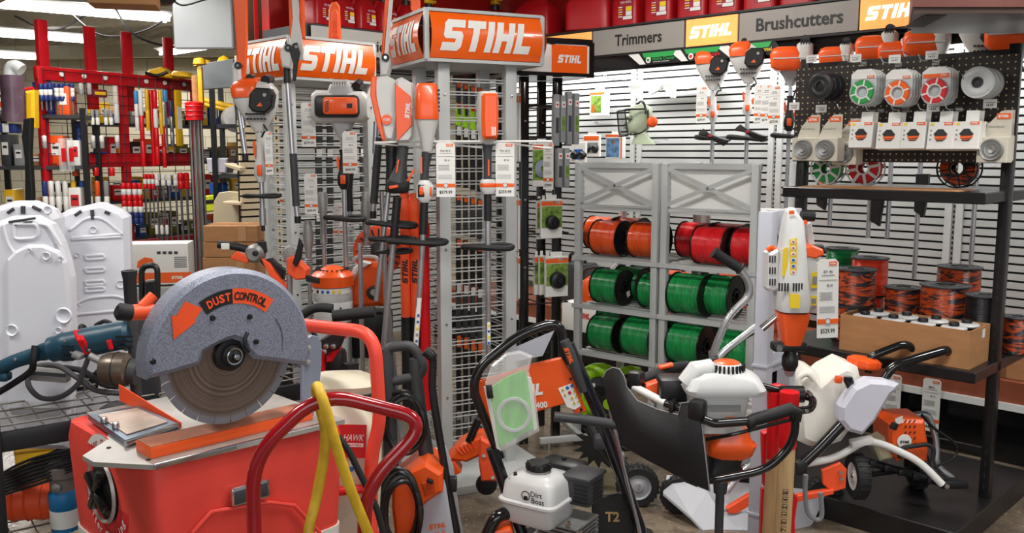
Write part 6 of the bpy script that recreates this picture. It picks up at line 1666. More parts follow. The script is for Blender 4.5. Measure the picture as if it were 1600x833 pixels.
for pts, c_ in (([(1223, 389), (1231, 386), (1230, 431), (1222, 432)], M_yink), ([(1234, 374), (1245, 372), (1244, 432), (1234, 433)], M_yink), ([(1234, 459), (1250, 460), (1249, 482), (1234, 481)], M_yink)):
    dd = [-.05, -.055, -.0655][[389, 374, 459].index(pts[0][1])]
    m.prism(p2(pts, dd), dd-.003, dd, c_)
for k, c_ in enumerate([M_rink, M_rink, M_rink, M_bink, M_bink, M_rink]): c = q_(1239.5, 378+k*9.5, -.0595); m.disc((c.x, c.y, c.z), .0075, M_pap, h=.001, seg=12); m.disc((c.x, c.y-.001, c.z), .005, c_, h=.001, seg=3 if c_ == M_rink else 12)
m.build('warning_stickers', t)
m = MB(); 
for (a, b, w_, h_) in ((1273, 438, .022, .05), (1271, 470, .02, .03)): c = q_(a, b, -.033); m.box(tuple(c), (w_, .002, h_), M_yink); m.box((c.x, c.y-.0015, c.z), (w_*.7, .001, h_*.5), M_inkg)
c = q_(1237, 332, -.038); m.box((c.x, c.y, c.z), (.016, .004, .012), M_ored); m.build('side_stickers', t)
price_tag(Fr(1294, 405, 2.72, 3), 'large price tag reading $529 hanging beside the white and orange drill', .066, .245, 'BT 45', '$529.99', tilt=-2)

# earth auger
AF = Fr(loc=(Fr(1125, 700, 2.7, 0).o.x, 2.7, 0), rz=0); p2 = AF.p2; q_ = lambda x, y, d=0: AF.q(x, y, d)
t = thing('earth_auger', 'earth auger with white engine, big black curved shield and tubular handles', 'earth auger', AF)
xa = q_(1126, 740).x
m = MB(); m.cyl((xa, 0, .0), (xa, 0, q_(1126, 745).z), .014, M_gr, 14); m.lathe([(.02, q_(1126, 770).z), (.024, q_(1126, 752).z), (.018, q_(1126, 745).z)], M_gr, (xa, 0, 0), seg=16)
m.build('drive_shaft', t)
m = MB(); nz = 7
for k in range(nz*12):   # spiral flight near the floor
    a = k*PI/6; z = .02+k*.0022; b_ = a+PI/6
    m.add([(xa+.014*math.cos(a), .014*math.sin(a), z), (xa+.06*math.cos(a), .06*math.sin(a), z), (xa+.06*math.cos(b_), .06*math.sin(b_), z+.0022), (xa+.014*math.cos(b_), .014*math.sin(b_), z+.0022)], [(0, 1, 2, 3)], M_gr)
m.build('auger_flight', t)
m = MB(); z_ = lambda y: q_(1130, y).z
m.sl([(z_(745), xa, 0, .09, .09), (z_(738), xa+.005, 0, .14, .12), (z_(722), xa+.005, 0, .1, .1), (z_(702), xa+.01, 0, .12, .11)], M_bk, N=24); m.build('gearbox', t)
m = MB(); m.sl([(z_(712), xa+.02, 0, .1, .1), (z_(706), xa+.02, 0, .14, .12), (z_(690), xa+.025, 0, .155, .13), (z_(683), xa+.02, 0, .13, .12), (z_(668), xa+.02, 0, .11, .1)], M_or, N=24); m.build('orange_fan_case', t)
m = MB(); x1 = q_(1118, 630).x; m.sl([(z_(668), x1, .0, .15, .13, .35), (z_(640), x1, 0, .17, .14, .35), (z_(610), x1, 0, .185, .15, .35), (z_(600), x1-.01, 0, .2, .16, .4)], M_wh, N=30)
m.box((x1+.0, -.073, z_(628)), (.12, .002, .022), M_inkg); m.box((x1+.03, -.073, z_(648)), (.03, .002, .03), M_ored); m.build('engine_body', t)
m = MB(); x1 = q_(1128, 590).x; m.sl([(z_(610), x1, 0, .235, .17, .4), (z_(602), x1, 0, .25, .18, .4), (z_(585), x1-.005, 0, .22, .16, .5), (z_(577), x1-.01, 0, .16, .13, .6)], M_wh, N=34); m.sl([(0, 0, 0, .05, .05), (.06, 0, 0, .06, .05)], M_wh, 'X', 14) if 0 else None
m.tube([tuple(q_(1072, 600, -.03)), tuple(q_(1088, 580, -.03)), tuple(q_(1112, 574, -.02))], [.03, .034, .026], M_wh, 14); m.build('engine_hood', t)
m = MB(); xd = q_(1134, 575).x; zb_ = z_(590); m.lathe([(.062, zb_), (.06, zb_+.02), (.045, zb_+.045), (.04, zb_+.05), (0, zb_+.052)], M_wh, (xd, -.01, 0), seg=28); m.lathe([(.028, zb_+.0525), (.04, zb_+.051), (.03, zb_+.056), (0, zb_+.057)], M_or, (xd, -.01, .0), seg=24)
for k in range(14): a = -PI+k*PI/13; m.box((xd+math.cos(a)*.053, -.01+math.sin(a)*.053, zb_+.034), (.006, .006, .03), M_bk, rz=math.degrees(a))
m.build('starter_dome', t)
m = MB(); m.box(tuple(q_(1050, 606, .05)), (.09, .1, .075), M_bk, .012); m.build('air_filter', t)
m = MB(); m.prism(p2([(1008, 600), (1030, 592), (1040, 594), (1020, 628), (1010, 618)], .08), .06, .1, M_or, bev=.004); m.build('fuel_tank', t)
# shield
top = [(942, 590), (948, 579), (958, 574), (968, 577), (975, 588), (978, 603), (996, 626), (1028, 640), (1060, 648), (1064, 630), (1080, 628), (1092, 638), (1096, 656)]
bot = [(944, 606), (947, 622), (953, 642), (962, 668), (974, 698), (992, 708), (1012, 720), (1032, 730), (1054, 742), (1070, 750), (1082, 756), (1094, 762), (1109, 768)]
SHF = lambda px: .14-.27*((px-942)/165)
rings = []
for side in (0, .005):
    g = []
    for k in range(9):
        f_ = k/8; row = []
        for (a, b), (c, d) in zip(top, bot):
            px, py = a+(c-a)*f_, b+(d-b)*f_; bulge = -.05*math.sin(PI*min(1, f_*1.0))*math.sin(PI*(px-935)/180)
            row.append(tuple(q_(px, py, SHF(px)+bulge+side)))
        g.append(row)
    rings.append(g)
m = MB(); n = len(top)
for g in rings: m.add([p for r_ in g for p in r_], [(i*n+k, i*n+k+1, (i+1)*n+k+1, (i+1)*n+k) for i in range(8) for k in range(n-1)], M_bkr, True)
def strip(a, b): m.add(a+b, [(k, k+1, len(a)+k+1, len(a)+k) for k in range(len(a)-1)], mat('shield_edge', '8C8C8E', .5), False)
strip(rings[0][0], rings[1][0]); strip(rings[0][-1], rings[1][-1]); strip([r_[0] for r_ in rings[0]], [r_[0] for r_ in rings[1]]); strip([r_[-1] for r_ in rings[0]], [r_[-1] for r_ in rings[1]])
m.tube(rings[0][0], .0022, MT['shield_edge'], 6); m.tube([r_[-1] for r_ in rings[0]], .0022, MT['shield_edge'], 6); m.build('hip_shield', t)
m = MB(); m.cyl(tuple(q_(990, 604, .09)), tuple(q_(1040, 630, .0)), .012, M_whs, 14); m.cyl(tuple(q_(1040, 630, .0)), tuple(q_(1066, 640, -.04)), .0125, M_bkg, 14); m.build('shield_bar', t)
m = MB()
for a, b, d in ((994, 594, .1), (1090, 640, -.09), (1052, 634, -.02)): c = q_(a, b, d); m.box((c.x, c.y, c.z), (.05 if a != 1052 else .02, .05, .06 if a != 1052 else .04), M_bk, .012, rz=-30)
m.build('bar_bracket', t)
m = MB(); m.tube([tuple(q_(1000, 596, .13)), tuple(q_(1030, 584, .16)), tuple(q_(1052, 575, .19)), tuple(q_(1075, 572, .2))], [.02, .021, .018, .017], M_bkr, 14); m.box(tuple(q_(1040, 572, .16)), (.05, .03, .012), M_or, .004, ry=-14); m.build('rear_grip', t)
m = MB(); c0 = q_(1098, 655, -.13); m.tube(fillet([tuple(c0), tuple(q_(1115, 662, -.13)), tuple(q_(1170, 658, -.14))], .03), .0135, M_bkg, 14)
m.tube(fillet([tuple(q_(1170, 658, -.14)), tuple(q_(1243, 637, -.14)), tuple(q_(1242, 690, -.14)), tuple(q_(1200, 734, -.14)), tuple(q_(1108, 752, -.13)), tuple(q_(1090, 745, -.06))], .05, 6), .0125, M_bkg, 14)
m.tube(fillet([tuple(q_(1103, 687, -.1)), tuple(q_(1150, 678, -.13)), tuple(q_(1238, 655, -.13))], .03), .006, M_bkg, 8); m.build('handle_tube', t)
m = MB(); m.tube([tuple(q_(1166, 654, -.14)), tuple(q_(1172, 660, -.14)), tuple(q_(1178, 656, -.14)), tuple(q_(1215, 646, -.14)), tuple(q_(1236, 639, -.14)), tuple(q_(1245, 645, -.14)), tuple(q_(1244, 658, -.14))], [.012, .024, .019, .019, .019, .019, .014], M_bkr, 16); m.build('front_grip', t)
m = MB(); m.tube(fillet([tuple(q_(1192, 604, .08)), tuple(q_(1228, 614, .08)), tuple(q_(1272, 622, .02)), tuple(q_(1268, 640, -.02)), tuple(q_(1246, 642, -.05))], .03), .012, M_bkg, 12); c = q_(1240, 616, .05); m.cyl((c.x-.04, c.y, c.z), (c.x+.03, c.y, c.z), .027, M_bk, 18)
for a in ((1256, 638), (1262, 612)): c = q_(*a, -.02); m.cyl(tuple(c), tuple(c+V((0, -.03, 0))), .006, M_chr, 10)
m.build('side_loop', t)

# ---- long wooden handles with red heads
def maul(label, px0, px1, py1, px2, red0, red1, Y, rr, txt=None, rz=0):
    f = Fr(loc=(Fr(px2, 833, Y, 0).o.x, Y, 0), rz=rz); q_ = lambda x, y, d=0: f.q(x, y, d)
    t = thing('splitting_maul', label, 'splitting maul', f, 'wooden handled tools with red sleeves in front of the drill stand')
    a, b = q_(px0, red0), q_(px2, 833); d = (b-a).normalized(); e = b+d*((b.z-.05)/-d.z) if d.z < 0 else b
    c = q_(px1, red1)
    m = MB(); m.tube([tuple(c), tuple(c+(b-c)*.5), tuple(b), tuple(e)], [rr*.95, rr, rr, rr*1.05], M_wood, 18)
    if txt:
        for i, ch in enumerate(txt):
            p = q_(px2-2+(i)*1.0*.7, 822-i*11.5+0, 0); m.box((p.x, -rr-.0008, p.z), (.016, .001, .018), M_ink, ry=5); m.box((p.x, -rr-.0014, p.z), (.0135, .001, .0155), M_wood, ry=5); m.text(ch, (p.x, -rr-.0022, p.z), .013, M_ink, w=.009, ry=-85, bold=.03)
    m.build('handle', t)
    m = MB(); m.tube([tuple(a), tuple(a+(c-a)*.5), tuple(c)], [rr*1.15, rr*1.1, rr*1.05], M_redb, 16); m.build('sleeve', t)
    m = MB(); m.box((e.x, 0, .05), (.05, .2, .09), M_stl, .01); m.build('steel_head', t)
maul('wooden handle lettered in boxes below a red sleeve, right one of the pair', 1234, 1230, 697, 1222, 612, 699, 2.7, .0262, '7EAS4B')
maul('plain wooden handle below a red sleeve, left one of the pair', 1212, 1207, 640, 1201, 612, 716, 2.78, .0203)
for (pl, Y, lab) in (([(1190, 676), (1200, 672), (1202, 720), (1198, 764), (1192, 758)], 2.86, 'red plastic edge guard left of the wooden handles'), ([(1236, 764), (1246, 778), (1241, 812), (1242, 850), (1232, 850), (1230, 800)], 2.78, 'red plastic edge guard at the bottom right of the lettered wooden handle'), ([(1200, 604), (1216, 600), (1238, 606), (1240, 700), (1218, 690), (1202, 720)], 2.82, 'broad red sleeve standing behind the wooden handles')):
    f = Fr(loc=(Fr(pl[0][0], 700, Y, 0).o.x, Y, 0), rz=0); o = f.p2(pl); 
    m = MB(); m.prism(o, -.01, .02, M_redb, bev=.004); zb_ = min(p[1] for p in o); m.box((sum(p[0] for p in o)/len(o), .005, zb_/2), (.02, .02, zb_), M_redb); solo(m, 'edge_guard', lab, 'tool guard', f)
# ================================================================ WHEELED MACHINES ON THE RIGHT
def wheel(t, c, r, w_, axis='X', hub=M_whs, tread=True):
    m = MB(); m.lathe([(r*.62, -w_/2), (r*.93, -w_/2), (r, -w_*.3), (r*1.01, 0), (r, w_*.3), (r*.93, w_/2), (r*.62, w_/2)], M_bkr, c, axis, 36)
    if tread:
        for k in range(24):
            a = k*PI/12; p = {'X': (0, math.cos(a)*r, math.sin(a)*r), 'Y': (math.cos(a)*r, 0, math.sin(a)*r)}[axis]
            m.box(tuple(V(c)+V(p)), (w_*.8, .006, .006) if axis == 'X' else (.006, w_*.8, .006), M_bkr, rx=math.degrees(a) if axis == 'X' else 0, ry=-math.degrees(a) if axis == 'Y' else 0)
    o = m.build('wheel', t)
    m = MB(); m.lathe([(0, -w_*.42), (r*.2, -w_*.44), (r*.25, -w_*.36), (r*.55, -w_*.3), (r*.63, -w_*.4), (r*.63, w_*.4), (r*.2, w_*.42), (0, w_*.42)], hub, c, axis, 32)
    m.lathe([(0, -w_*.5), (r*.1, -w_*.48), (r*.12, -w_*.4)], M_chr, c, axis, 10); m.build('hub', o)
    return o
zb = .1
CF = Fr(loc=(Fr(1334, 744, 3.62, 0).o.x, 3.62, zb), rz=0); q_ = lambda x, y, d=0: CF.q(x, y, d); p2 = CF.p2
t = thing('saw_cart', 'cut-off saw guide cart with milky water tank and black handles, on the black rack base', 'saw cart', CF)
M_milk = mat('milky_polyethylene', 'E6E2D8', .4, var=.03, spec=.4)
m = MB(); m.prism(p2([(1243, 592), (1250, 580), (1262, 574), (1272, 577), (1280, 588), (1291, 578), (1318, 564), (1338, 572), (1344, 600), (1340, 650), (1312, 688), (1282, 697), (1262, 695), (1243, 686), (1240, 640)], -.06), -.1, .1, M_milk, bev=.028)
m.tube(fillet([tuple(q_(1250, 612, -.12)), tuple(q_(1246, 590, -.12)), tuple(q_(1262, 582, -.12)), tuple(q_(1272, 594, -.12))], .03), .012, M_milk, 10); m.build('water_tank', t)
c = q_(1350, 566, .0); m = MB().at(tuple(c), ry=8); m.lathe([(0, .022), (.05, .02), (.062, .012), (.066, -.008), (.06, -.02), (.0, -.022)], M_or, seg=28)
for k in range(16): a = k*PI/8; m.box((math.cos(a)*.064, math.sin(a)*.064, 0), (.008, .008, .02), M_or, rz=math.degrees(a))
m.build('tank_cap', t)
m = MB(); m.prism(p2([(1305, 630), (1326, 600), (1350, 588), (1378, 590), (1397, 595), (1392, 606), (1384, 612), (1372, 632), (1360, 652), (1340, 674), (1318, 668), (1305, 652)], -.13), -.19, -.11, mat('pale_grey_guard', 'C9CAD6', .38, var=.03), bev=.016); m.build('hand_guard', t)
m = MB(); m.box(tuple(q_(1310, 593, -.13)), (.03, .02, .03), M_or, .006, ry=10); c = q_(1326, 596, -.14); m.sl([(c.z-.03, c.x+.005, c.y, .02, .02), (c.z, c.x, c.y, .04, .03), (c.z+.02, c.x-.004, c.y, .03, .025)], M_bkg, N=14); m.build('lever', t)
m = MB(); m.tube(fillet([tuple(q_(1357, 582)), tuple(q_(1358, 558)), tuple(q_(1420, 534)), tuple(q_(1443, 572, .03))], .05), .0165, M_bkg, 14); m.build('rear_handle', t)
m = MB(); m.tube(fillet([tuple(q_(1378, 598, -.12)), tuple(q_(1394, 572, -.12)), tuple(q_(1486, 544, -.1)), tuple(q_(1474, 568, -.05)), tuple(q_(1448, 580, -.02))], .05), .0185, M_bkg, 14); c = q_(1448, 580, -.04); m.cyl(tuple(c), tuple(c+V((.0, -.02, 0))), .012, M_chr, 12); m.build('front_handle', t)
m = MB(); m.tube([tuple(q_(1316, 662, -.14)), tuple(q_(1280, 700, -.16)), tuple(q_(1246, 732, -.18))], [.022, .022, .02], M_bkg, 14); c = q_(1250, 730, -.18); m.box(tuple(c), (.05, .05, .06), M_bk, .012); m.build('lower_tube', t)
m = MB(); m.tube(fillet([tuple(q_(1262, 724, -.14)), tuple(q_(1306, 716, -.12)), tuple(q_(1352, 688, -.1)), tuple(q_(1380, 694, -.1)), tuple(q_(1436, 720, -.12)), tuple(q_(1472, 757, -.14))], .06), .015, M_whs, 14)
m.box(tuple(q_(1346, 690, -.12)), (.09, .04, .03), M_whs, .006, ry=-12); m.build('frame_tube', t)
m = MB(); m.tube(fillet([tuple(q_(1424, 650, .06)), tuple(q_(1450, 645, .06)), tuple(q_(1464, 690, .05)), tuple(q_(1462, 728, .04)), tuple(q_(1488, 748, .02))], .05), .014, M_alu, 14); c = q_(1488, 755, -.06); m.box(tuple(c), (.12, .05, .04), M_bk, .012); m.cyl(tuple(c+V((-.04, -.03, .0))), tuple(c+V((-.04, -.04, 0))), .01, M_chr, 10); m.build('front_tube', t)
m = MB(); m.prism(p2([(1376, 654), (1388, 648), (1432, 648), (1438, 690), (1436, 712), (1420, 716), (1404, 708), (1390, 712), (1378, 690)]), -.08, .1, M_or, bev=.012)
for k in range(5):
    for j in range(3): c = q_(1415+j*7, 658+k*9, -.082); m.box((c.x, c.y, c.z), (.012, .003, .004), M_bk, ry=-55)
m.build('saw_body', t)
m = MB(); c = q_(1397, 666, -.09); m.box(tuple(c), (.03, .012, .03), M_bk, .005, ry=20); c = q_(1413, 690, -.083); m.lathe([(0, -.004), (.028, -.003), (.03, 0)], M_pap, tuple(c), 'Y', 24); m.logo((c.x, c.y-.006, c.z), .042, .011, M_ink)
m.prism(p2([(1398, 655), (1410, 650), (1410, 660), (1400, 664)], -.085), -.088, -.082, M_pap); m.build('saw_label', t)
m = MB(); m.prism(p2([(1358, 690), (1380, 678), (1400, 690), (1392, 712), (1370, 716)]), -.04, .06, mat('yellowed_plastic', 'C9C0A0', .4, var=.06), bev=.01); m.build('filter_housing', t)
m = MB(); m.tube(fillet([tuple(q_(1406, 716, -.1)), tuple(q_(1408, 700, -.1)), tuple(q_(1450, 694, -.1)), tuple(q_(1460, 702, -.1)), tuple(q_(1456, 722, -.1))], .03), .009, M_bkr, 10)
m.tube(spline([tuple(q_(1440, 648, 0)), tuple(q_(1458, 668, 0)), tuple(q_(1492, 694, .02)), tuple(q_(1490, 715, .02)), tuple(q_(1460, 730, 0))]), .006, M_bk, 8); m.build('hose', t)
c = q_(1340, 744, -.1); wheel(t, (c.x, c.y, max(c.z, .075)), .092, .05, hub=M_whs)
c2 = q_(1432, 758, .12); wheel(t, (c2.x, c2.y, .085), .085, .05, hub=M_gr)
m = MB(); m.cyl((c.x, c.y, max(c.z, .075)), (c2.x, c2.y, .085), .012, M_bk, 10); a, b = q_(1350, 720, -.02), q_(1462, 752, .0); m.tube([tuple(a), tuple(b)], .016, M_bk, 10)
for k in range(5): p = a+(b-a)*(.1+k*.2); m.box(tuple(p), (.03, .05, .03), M_bk, .006)
m.build('axle', t)
m = MB(); m.prism(p2([(1283, 734), (1312, 722), (1322, 732), (1320, 762), (1300, 768), (1285, 756)], -.14), -.15, -.13, M_org, bev=.003); m.prism(p2([(1244, 772), (1300, 762), (1300, 770), (1244, 782)], -.14), -.16, -.13, M_org, bev=.003)
for a in ((1313, 738), (1315, 748)): c = q_(*a, -.155); m.disc(tuple(c), .008, M_chr, h=.01, seg=10)
m.build('orange_bracket', t)

# second cart: pale deck on two black tyres, behind the auger
DK = Fr(loc=(Fr(1170, 800, 3.45, 0).o.x, 3.55, 0), rz=0); q_ = lambda x, y, d=0: DK.q(x, y, d); p2 = DK.p2
t = thing('saw_cart', 'pale grey cart deck on black wheels with a tall bent handlebar, behind the auger', 'saw cart', DK)
Mdk = mat('cart_deck_grey', 'B6B8BE', .4, var=.04)
m = MB(); top = [(1042, 742), (1105, 768), (1125, 800), (1190, 800), (1240, 776), (1292, 768)]; 
a = [q_(*p, d) for p, d in zip(top, (.16, .08, .02, .0, .02, .1))]; b = [q_(x, y, dd) for (x, y), dd in zip([(1036, 770), (1080, 808), (1118, 850), (1190, 860), (1240, 850), (1262, 830)], (.12, .0, -.06, -.08, -.04, .0))]
m.loft([[tuple(p) for p in a], [tuple(p) for p in b], [(p.x, p.y, p.z-.012) for p in b], [(p.x, p.y, p.z-.012) for p in a], [tuple(p) for p in a]], Mdk, cap=False, smooth=False); m.build('deck', t)
c = q_(1062, 788, .15); wheel(t, (c.x, c.y, .085), .085, .05, axis='Y', hub=M_gr)
c = q_(1284, 800, .12); wheel(t, (c.x, c.y, .085), .085, .05, axis='Y', hub=M_gr)
m = MB()
for pl, d in (([(1134, 792), (1170, 770), (1176, 784), (1150, 800), (1136, 800)], .02), ([(1182, 780), (1205, 770), (1206, 792), (1184, 796)], .03), ([(1128, 745), (1150, 720), (1158, 728), (1140, 762)], .08)): m.prism(p2(pl, d), d-.02, d+.01, M_org, bev=.003)
m.build('orange_bracket', t)
q2 = lambda x, y, d=.0: tuple(DK.q(x, y, d))
m = MB(); m.tube(fillet([q2(1135, 768, .05), q2(1160, 735, .08), q2(1182, 720, .1), q2(1108, 640, .12), q2(1112, 560, .12), q2(1124, 525, .12), q2(1140, 492, .12), q2(1172, 462, .12), q2(1170, 440, .12), q2(1153, 418, .12)], .08), .0155, M_alu, 14)
m.tube(fillet([q2(1214, 488, .22), q2(1185, 508, .2), q2(1122, 556, .14), q2(1100, 600, .12)], .06), .016, M_alu, 14)
m.tube(fillet([q2(1196, 511, .2), q2(1150, 535, .16), q2(1120, 570, .13)], .06), .008, M_bk, 8); m.build('handlebar', t)
m = MB(); a, b = V(q2(1158, 421, .12)), V(q2(1115, 394, .12)); m.tube([tuple(a), tuple(a+(b-a)*.04), tuple(a+(b-a)*.08), tuple(a+(b-a)*.9), tuple(b)], [.02, .027, .021, .021, .026], M_bkr, 16); m.build('grip', t)
m = MB(); c = q2(1104, 556, .1); m.cyl(q2(1085, 572, .1), q2(1122, 560, .1), .014, M_bk, 10); m.tube(spline([q2(1170, 452, .14), q2(1160, 470, .15), q2(1168, 478, .15)]), .006, M_chr, 8); m.build('cable_clamp', t)
m = MB(); c = q2(1150, 790, .1); m.box((c[0], c[1]+.05, .1), (.36, .03, .03), M_bk, .01); m.build('undercarriage', t)
f = Fr(loc=DK.o, rz=0); 
# clear hose and spare mounted bits at lower right of the handles
f = Fr(loc=(Fr(1262, 760, 3.2, 0).o.x, 3.2, 0), rz=0); m = MB(); m.tube(spline([tuple(f.q(1259, 742)), tuple(f.q(1258, 770)), tuple(f.q(1262, 800)), tuple(f.q(1275, 812)), tuple(f.q(1284, 805)), tuple(f.q(1282, 770))]), .009, mat('grey_clear_tubing', '8C8E90', .25, alpha=.85), 10); solo(m, 'water_tubing', 'grey translucent tubing looping down beside the lettered wooden handle', 'tubing', f)

# grey spoked wheel machine (tiller) and its star tine
TF = Fr(loc=(Fr(996, 762, 3.78, 0).o.x, 3.78, 0), rz=0); q_ = lambda x, y, d=0: TF.q(x, y, d)
t = thing('cultivator', 'wheeled cultivator with grey hubbed wheel, silver rod and black star tine', 'cultivator', TF)
rr = .092; m = MB()
m.at(rz=0); o = wheel(t, (0, 0, rr), rr, .06, axis='Y', hub=mat('wheel_hub_grey', '9B9DA2', .45, var=.05))
m = MB(); c = q_(940, 698, .25); n = 16; o = []
for k in range(n*2): r_ = .115 if k % 2 else .075; a = k*PI/n; o.append((c.x+math.cos(a+(.12 if k % 2 else 0))*r_*1.2, c.z+math.sin(a)*r_*.95))
m.prism(o, c.y, c.y+.008, M_bk); 
for k in range(4): m.tube([(c.x+.0, c.y-.004, c.z+.02-.01*k), (c.x+.03, c.y-.006, c.z+.03-.012*k)], .002, M_whs, 5)
m.build('star_tine', t)
m = MB(); m.tube([tuple(q_(950, 700, .1)), tuple(q_(970, 720, .05)), (0, .04, rr)], .02, M_bk, 10); m.tube([tuple(q_(915, 650, .12)), tuple(q_(940, 700, .12)), tuple(q_(965, 735, .1))], .016, M_gr, 10); m.box(tuple(q_(945, 690, .08)), (.1, .08, .06), M_gr, .015); m.box(tuple(q_(965, 715, .0)), (.06, .05, .05), M_cast, .01); m.build('gearbox', t)
# lime tool under the rack
LF = Fr(loc=(Fr(945, 620, 4.78, 0).o.x, 4.78, 0), rz=0); q_ = lambda x, y, d=0: tuple(LF.q(x, y, d))
t = thing('hose_reel', 'lime green and black wheeled reel on the floor below the green spools', 'hose reel', LF)
m = MB()
def arc3(cx, cy, rx, ry, a0, a1, r, mt, d=0, n=12): m.tube([q_(cx+rx*math.cos(R(a0+(a1-a0)*k/n)), cy-ry*math.sin(R(a0+(a1-a0)*k/n)), d) for k in range(n+1)], r, mt, 12)
arc3(936, 610, 30, 32, 20, 200, .04, M_lime); arc3(936, 610, 30, 32, 205, 300, .032, M_lime); m.build('outer_rim', t)
m = MB(); m.tube([q_(965, 582, .05), q_(985, 577, .05), q_(1000, 580, .06)], .022, M_lime, 12); m.tube([q_(900, 588, .0), q_(908, 620, .0), q_(914, 650, 0)], [.03, .035, .02], M_lime, 12); m.build('lime_housing', t)
m = MB(); c = LF.q(935, 612, .0); m.lathe([(0, -.04), (.03, -.045), (.04, -.03), (.085, -.02), (.09, .02), (0, .02)], M_bk, tuple(c), 'Y', 28); c = LF.q(927, 602, -.06); m.box(tuple(c), (.02, .02, .02), M_pap, .003); m.build('drum', t)
m = MB(); c = LF.q(950, 630, -.05); m.lathe([(.03, -.02), (.055, -.02), (.062, 0), (.055, .02), (.03, .02)], M_bkr, tuple(c), 'Y', 28); m.lathe([(0, -.022), (.03, -.02), (.034, 0)], M_lime, tuple(c), 'Y', 20); m.build('small_wheel', t)
m = MB(); c = LF.q(935, 650, 0); m.box((c.x, .03, max(.02, c.z*.5)), (.2, .1, max(.04, c.z)), M_bk, .01); m.build('foot', t)
# loose grey foot of the rack's neighbour
f = Fr(loc=(Fr(885, 680, 4.5, 0).o.x, 4.5, 0), rz=15); m = MB(); m.box((.02, .05, .05), (.3, .03, .03), M_gry, .003); m.box((.1, .2, .05), (.03, .32, .03), M_gry, .003); m.cyl((-.08, .05, 0), (-.08, .05, .035), .015, M_chr, 12); m.cyl((.15, .3, 0), (.15, .3, .035), .015, M_chr, 12); solo(m, 'floor_display', 'low grey metal display foot on the concrete behind the petrol washer', 'stand foot', f)

# orange cultivator hood standing on the middle tower's base
f = Fr(loc=(Fr(735, 760, 3.8, 0).o.x, 3.8, .042), rz=0); q_ = lambda x, y, d=0: f.q(x, y, d); p2 = f.p2
t = thing('mini_tiller', 'orange fan-shaped tiller hood with small black wheel on the middle tower base', 'tiller', f)
m = MB(); m.prism(p2([(700, 712), (718, 690), (740, 678), (757, 676), (764, 690), (766, 706), (752, 706), (730, 716)]), -.06, .08, M_or, bev=.012)
for k in range(5): m.tube([tuple(q_(712+k*6, 700-k*3, -.062)), tuple(q_(722+k*5, 710-k*2, -.062))], .004, M_org, 6)
m.prism(p2([(698, 716), (712, 714), (722, 730), (714, 734), (700, 728)]), -.07, .03, M_or, bev=.004); m.build('hood', t)
m = MB(); m.prism(p2([(750, 682), (766, 690), (778, 735), (776, 750), (752, 750), (748, 720)], -.07), -.09, -.05, M_org, bev=.008)
for a in ((756, 712), (770, 746)): c = q_(*a, -.095); m.disc(tuple(c), .008, M_chr, h=.008, seg=10)
m.build('side_arm', t); c = q_(760, 748, -.02)
m = MB(); zc = max(c.z, .045); m.lathe([(0, -.02), (.03, -.02), (.045, -.015), (.048, 0), (.045, .015), (.03, .02), (0, .02)], M_bkr, (c.x, 0, .048), 'Y', 28); m.build('wheel', t)
m = MB(); m.tube([tuple(q_(768, 690)), tuple(q_(785, 640, .02))], .014, M_gr, 10); m.tube([tuple(q_(733, 690, -.05)), tuple(q_(748, 655, -.05))], .018, M_bkg, 10); m.build('shaft_stub', t)

# ================================================================ LOW TOOLS ROUND THE LEFT TOWER
def shape_thing(name, label, cat, fr, parts, group=None):
    """parts = (part name, [shapes]); shape = ('p', outline px, y0, y1, mat, bev) | ('t', pts px, r, mat) | ('b', px, size, mat, bev, ry) | ('l', px, profile, mat, axis)"""
    t = thing(name, label, cat, fr, group)
    for nm, shp in parts:
        m = MB()
        for s_ in shp:
            if s_[0] == 'p': m.prism(fr.p2(s_[1], s_[2]), s_[2], s_[3], s_[4], bev=s_[5] if len(s_) > 5 else .004)
            elif s_[0] == 't': m.tube(spline([tuple(fr.q(*p)) for p in s_[1]], 5), s_[2], s_[3], 12)
            elif s_[0] == 'b': m.box(tuple(fr.q(*s_[1])), s_[2], s_[3], s_[4] if len(s_) > 4 else .003, ry=s_[5] if len(s_) > 5 else 0)
            elif s_[0] == 'l': m.lathe(s_[2], s_[3], tuple(fr.q(*s_[1])), s_[4] if len(s_) > 4 else 'Y', 26)
        m.build(nm, t)
    return t
f = Fr(390, 440, 4.35, 0)
shape_thing('edger_attachment', 'black and orange edger attachment lying above the masonry saw guard', 'edger', f, [
    ('shaft', [('t', [(341, 382), (360, 384), (380, 388), (405, 396)], .02, M_bk), ('b', (352, 385, -.03), (.04, .01, .03), M_pap)]),
    ('gear_head', [('l', (399, 396, -.02), [(0, -.04), (.03, -.04), (.045, -.02), (.045, .03), (0, .03)], M_cast), ('l', (399, 396, -.065), [(0, -.012), (.012, -.01), (.014, 0)], M_bk)]),
    ('orange_guard', [('p', [(358, 404), (370, 393), (378, 398), (392, 400), (386, 412), (372, 408)], -.05, -.02, M_org), ('p', [(408, 405), (420, 412), (440, 440), (448, 452), (436, 450), (420, 430)], -.05, 0, M_org)]),
    ('blade_cover', [('p', [(402, 378), (414, 378), (416, 395), (404, 400)], -.03, .0, M_bk), ('p', [(405, 408), (422, 404), (444, 424), (440, 445), (420, 425)], -.02, .03, M_bk)])])
f = Fr(455, 470, 4.3, 0)
